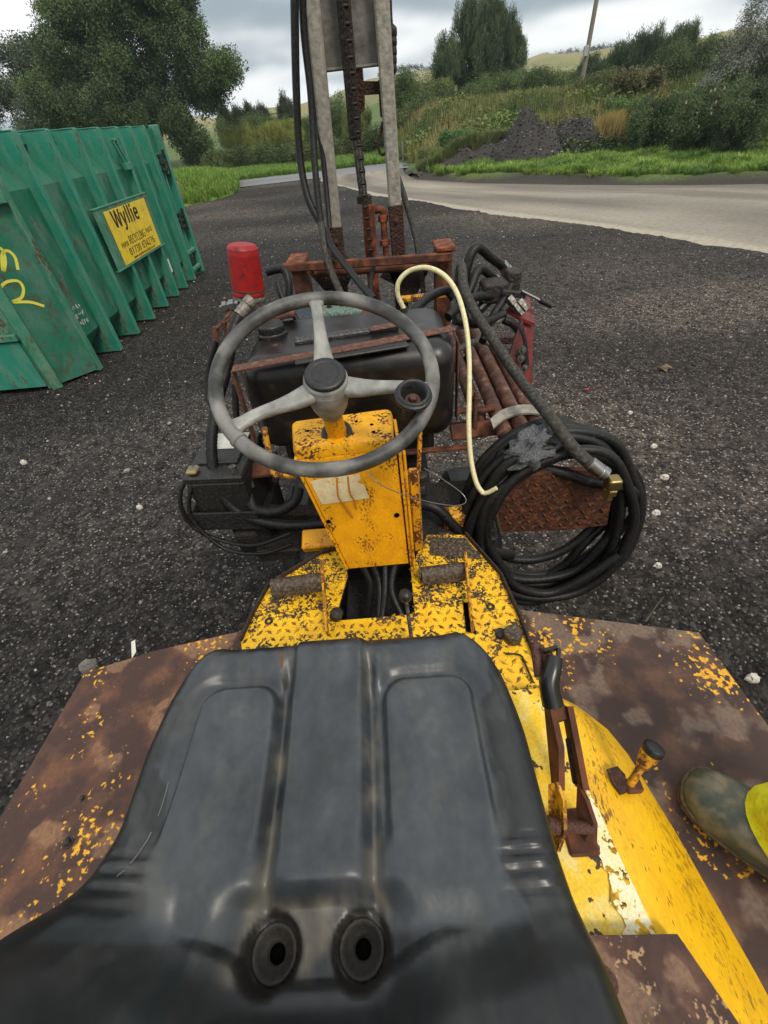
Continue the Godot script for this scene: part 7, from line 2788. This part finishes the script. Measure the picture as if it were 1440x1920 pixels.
	M.rock_dark = speckled(216, 0.03, [[0.0, C("4c4a46")], [1.0, C("8a867e")]], 0.9, 0.0, 8.0, 4.0)
	M.boot_green = speckled(217, 0.02, [[0.0, C("34382c")], [0.45, C("484c3c")], [0.56, C("5a5844")], [0.70, C("7a7058")], [1.0, C("8c806a")]], 0.45, 0.0, 2.6, 1.0)
	M.boot_sole = speckled(218, 0.03, [[0.0, C("2c281c")], [0.6, C("5c4c30")], [1.0, C("7a6a48")]], 0.85, 0.0, 5.0, 2.0)
	M.trouser_yellow = speckled(219, 0.02, [[0.0, C("b8a010")], [0.4, C("dcd416")], [1.0, C("e6e622")]], 0.7, 0.0, 4.0, 2.0)

func plain_mat(c: Color, rough: float, metal := 0.0) -> StandardMaterial3D:
	var m := mat(rough, metal)
	m.albedo_color = c
	return m

func sky_picture() -> ImageTexture:
	# overcast: layered grey cloud, brighter overhead than at the horizon
	var w := 1024
	var h := 512
	var im := Image.create(w, h, false, Image.FORMAT_RGBF)
	var n := noise(91, 1.0, 5)
	var n2 := noise(92, 1.0, 3)
	for y in h:
		var up := (0.5 - (y + 0.5) / h) * PI
		for x in w:
			var a := (x + 0.5) / w * TAU
			var d := Vector3(cos(up) * sin(a), sin(up), cos(up) * cos(a))
			var k := 1.0 / (maxf(d.y, 0.0) + 0.22)
			var q := Vector3(d.x * k, 0.0, d.z * k)
			var c := n.get_noise_3d(q.x * 0.9 + 3.0, 0.0, q.z * 1.7) * 0.6 + n2.get_noise_3d(q.x * 0.42, 5.0, q.z * 0.5) * 0.7
			var t := clampf(c * 1.9 + 0.50, 0.0, 1.0)
			var col := Color(0.34, 0.41, 0.46).lerp(Color(0.98, 1.0, 1.0), smoothstep(0.0, 1.0, t))
			col = col * lerpf(1.0, 1.12, smoothstep(0.05, 0.9, d.y))
			if d.y < 0.0:
				col = Color(0.12, 0.12, 0.11)
			im.set_pixel(x, y, col)
	return ImageTexture.create_from_image(im)

func _ready() -> void:
	# camera
	var down := Vector3(90, -870, -803).normalized()
	var fwd := Vector3(-38, 738, -803)
	fwd = (fwd - down * down.dot(fwd)).normalized()
	var right := fwd.cross(-down)
	cam_basis = Basis(Vector3(right.x, -down.x, -fwd.x), Vector3(right.y, -down.y, -fwd.y), Vector3(right.z, -down.z, -fwd.z))
	var cam := Camera3D.new()
	cam.name = "camera"
	cam.transform = Transform3D(cam_basis, EYE)
	cam.fov = rad_to_deg(2.0 * atan(960.0 / 803.0))
	cam.near = 0.02
	cam.far = 2000.0
	add_child(cam)
	cam.current = true
	# sky
	var env := Environment.new()
	env.background_mode = Environment.BG_SKY
	var sky := Sky.new()
	var pan := PanoramaSkyMaterial.new()
	pan.panorama = sky_picture()
	sky.sky_material = pan
	env.sky = sky
	env.background_energy_multiplier = 1.0
	env.tonemap_mode = Environment.TONE_MAPPER_LINEAR
	env.tonemap_exposure = 1.1
	env.fog_enabled = true
	env.fog_density = 0.0005
	env.fog_light_color = Color(0.80, 0.85, 0.88)
	env.sdfgi_enabled = true
	env.ssao_enabled = true
	env.ssil_enabled = true
	var we := WorldEnvironment.new()
	we.name = "environment"
	we.environment = env
	add_child(we)
	# soft sun behind thin cloud
	var sun := DirectionalLight3D.new()
	sun.name = "sun"
	sun.light_energy = 0.6
	sun.light_angular_distance = 14.0
	sun.light_color = Color(1.0, 0.96, 0.9)
	sun.shadow_enabled = true
	sun.rotation_degrees = Vector3(-52, 32, 0)
	add_child(sun)
	rng.seed = 12345
	materials()
	setting()
	vegetation()
	container()
	machine()
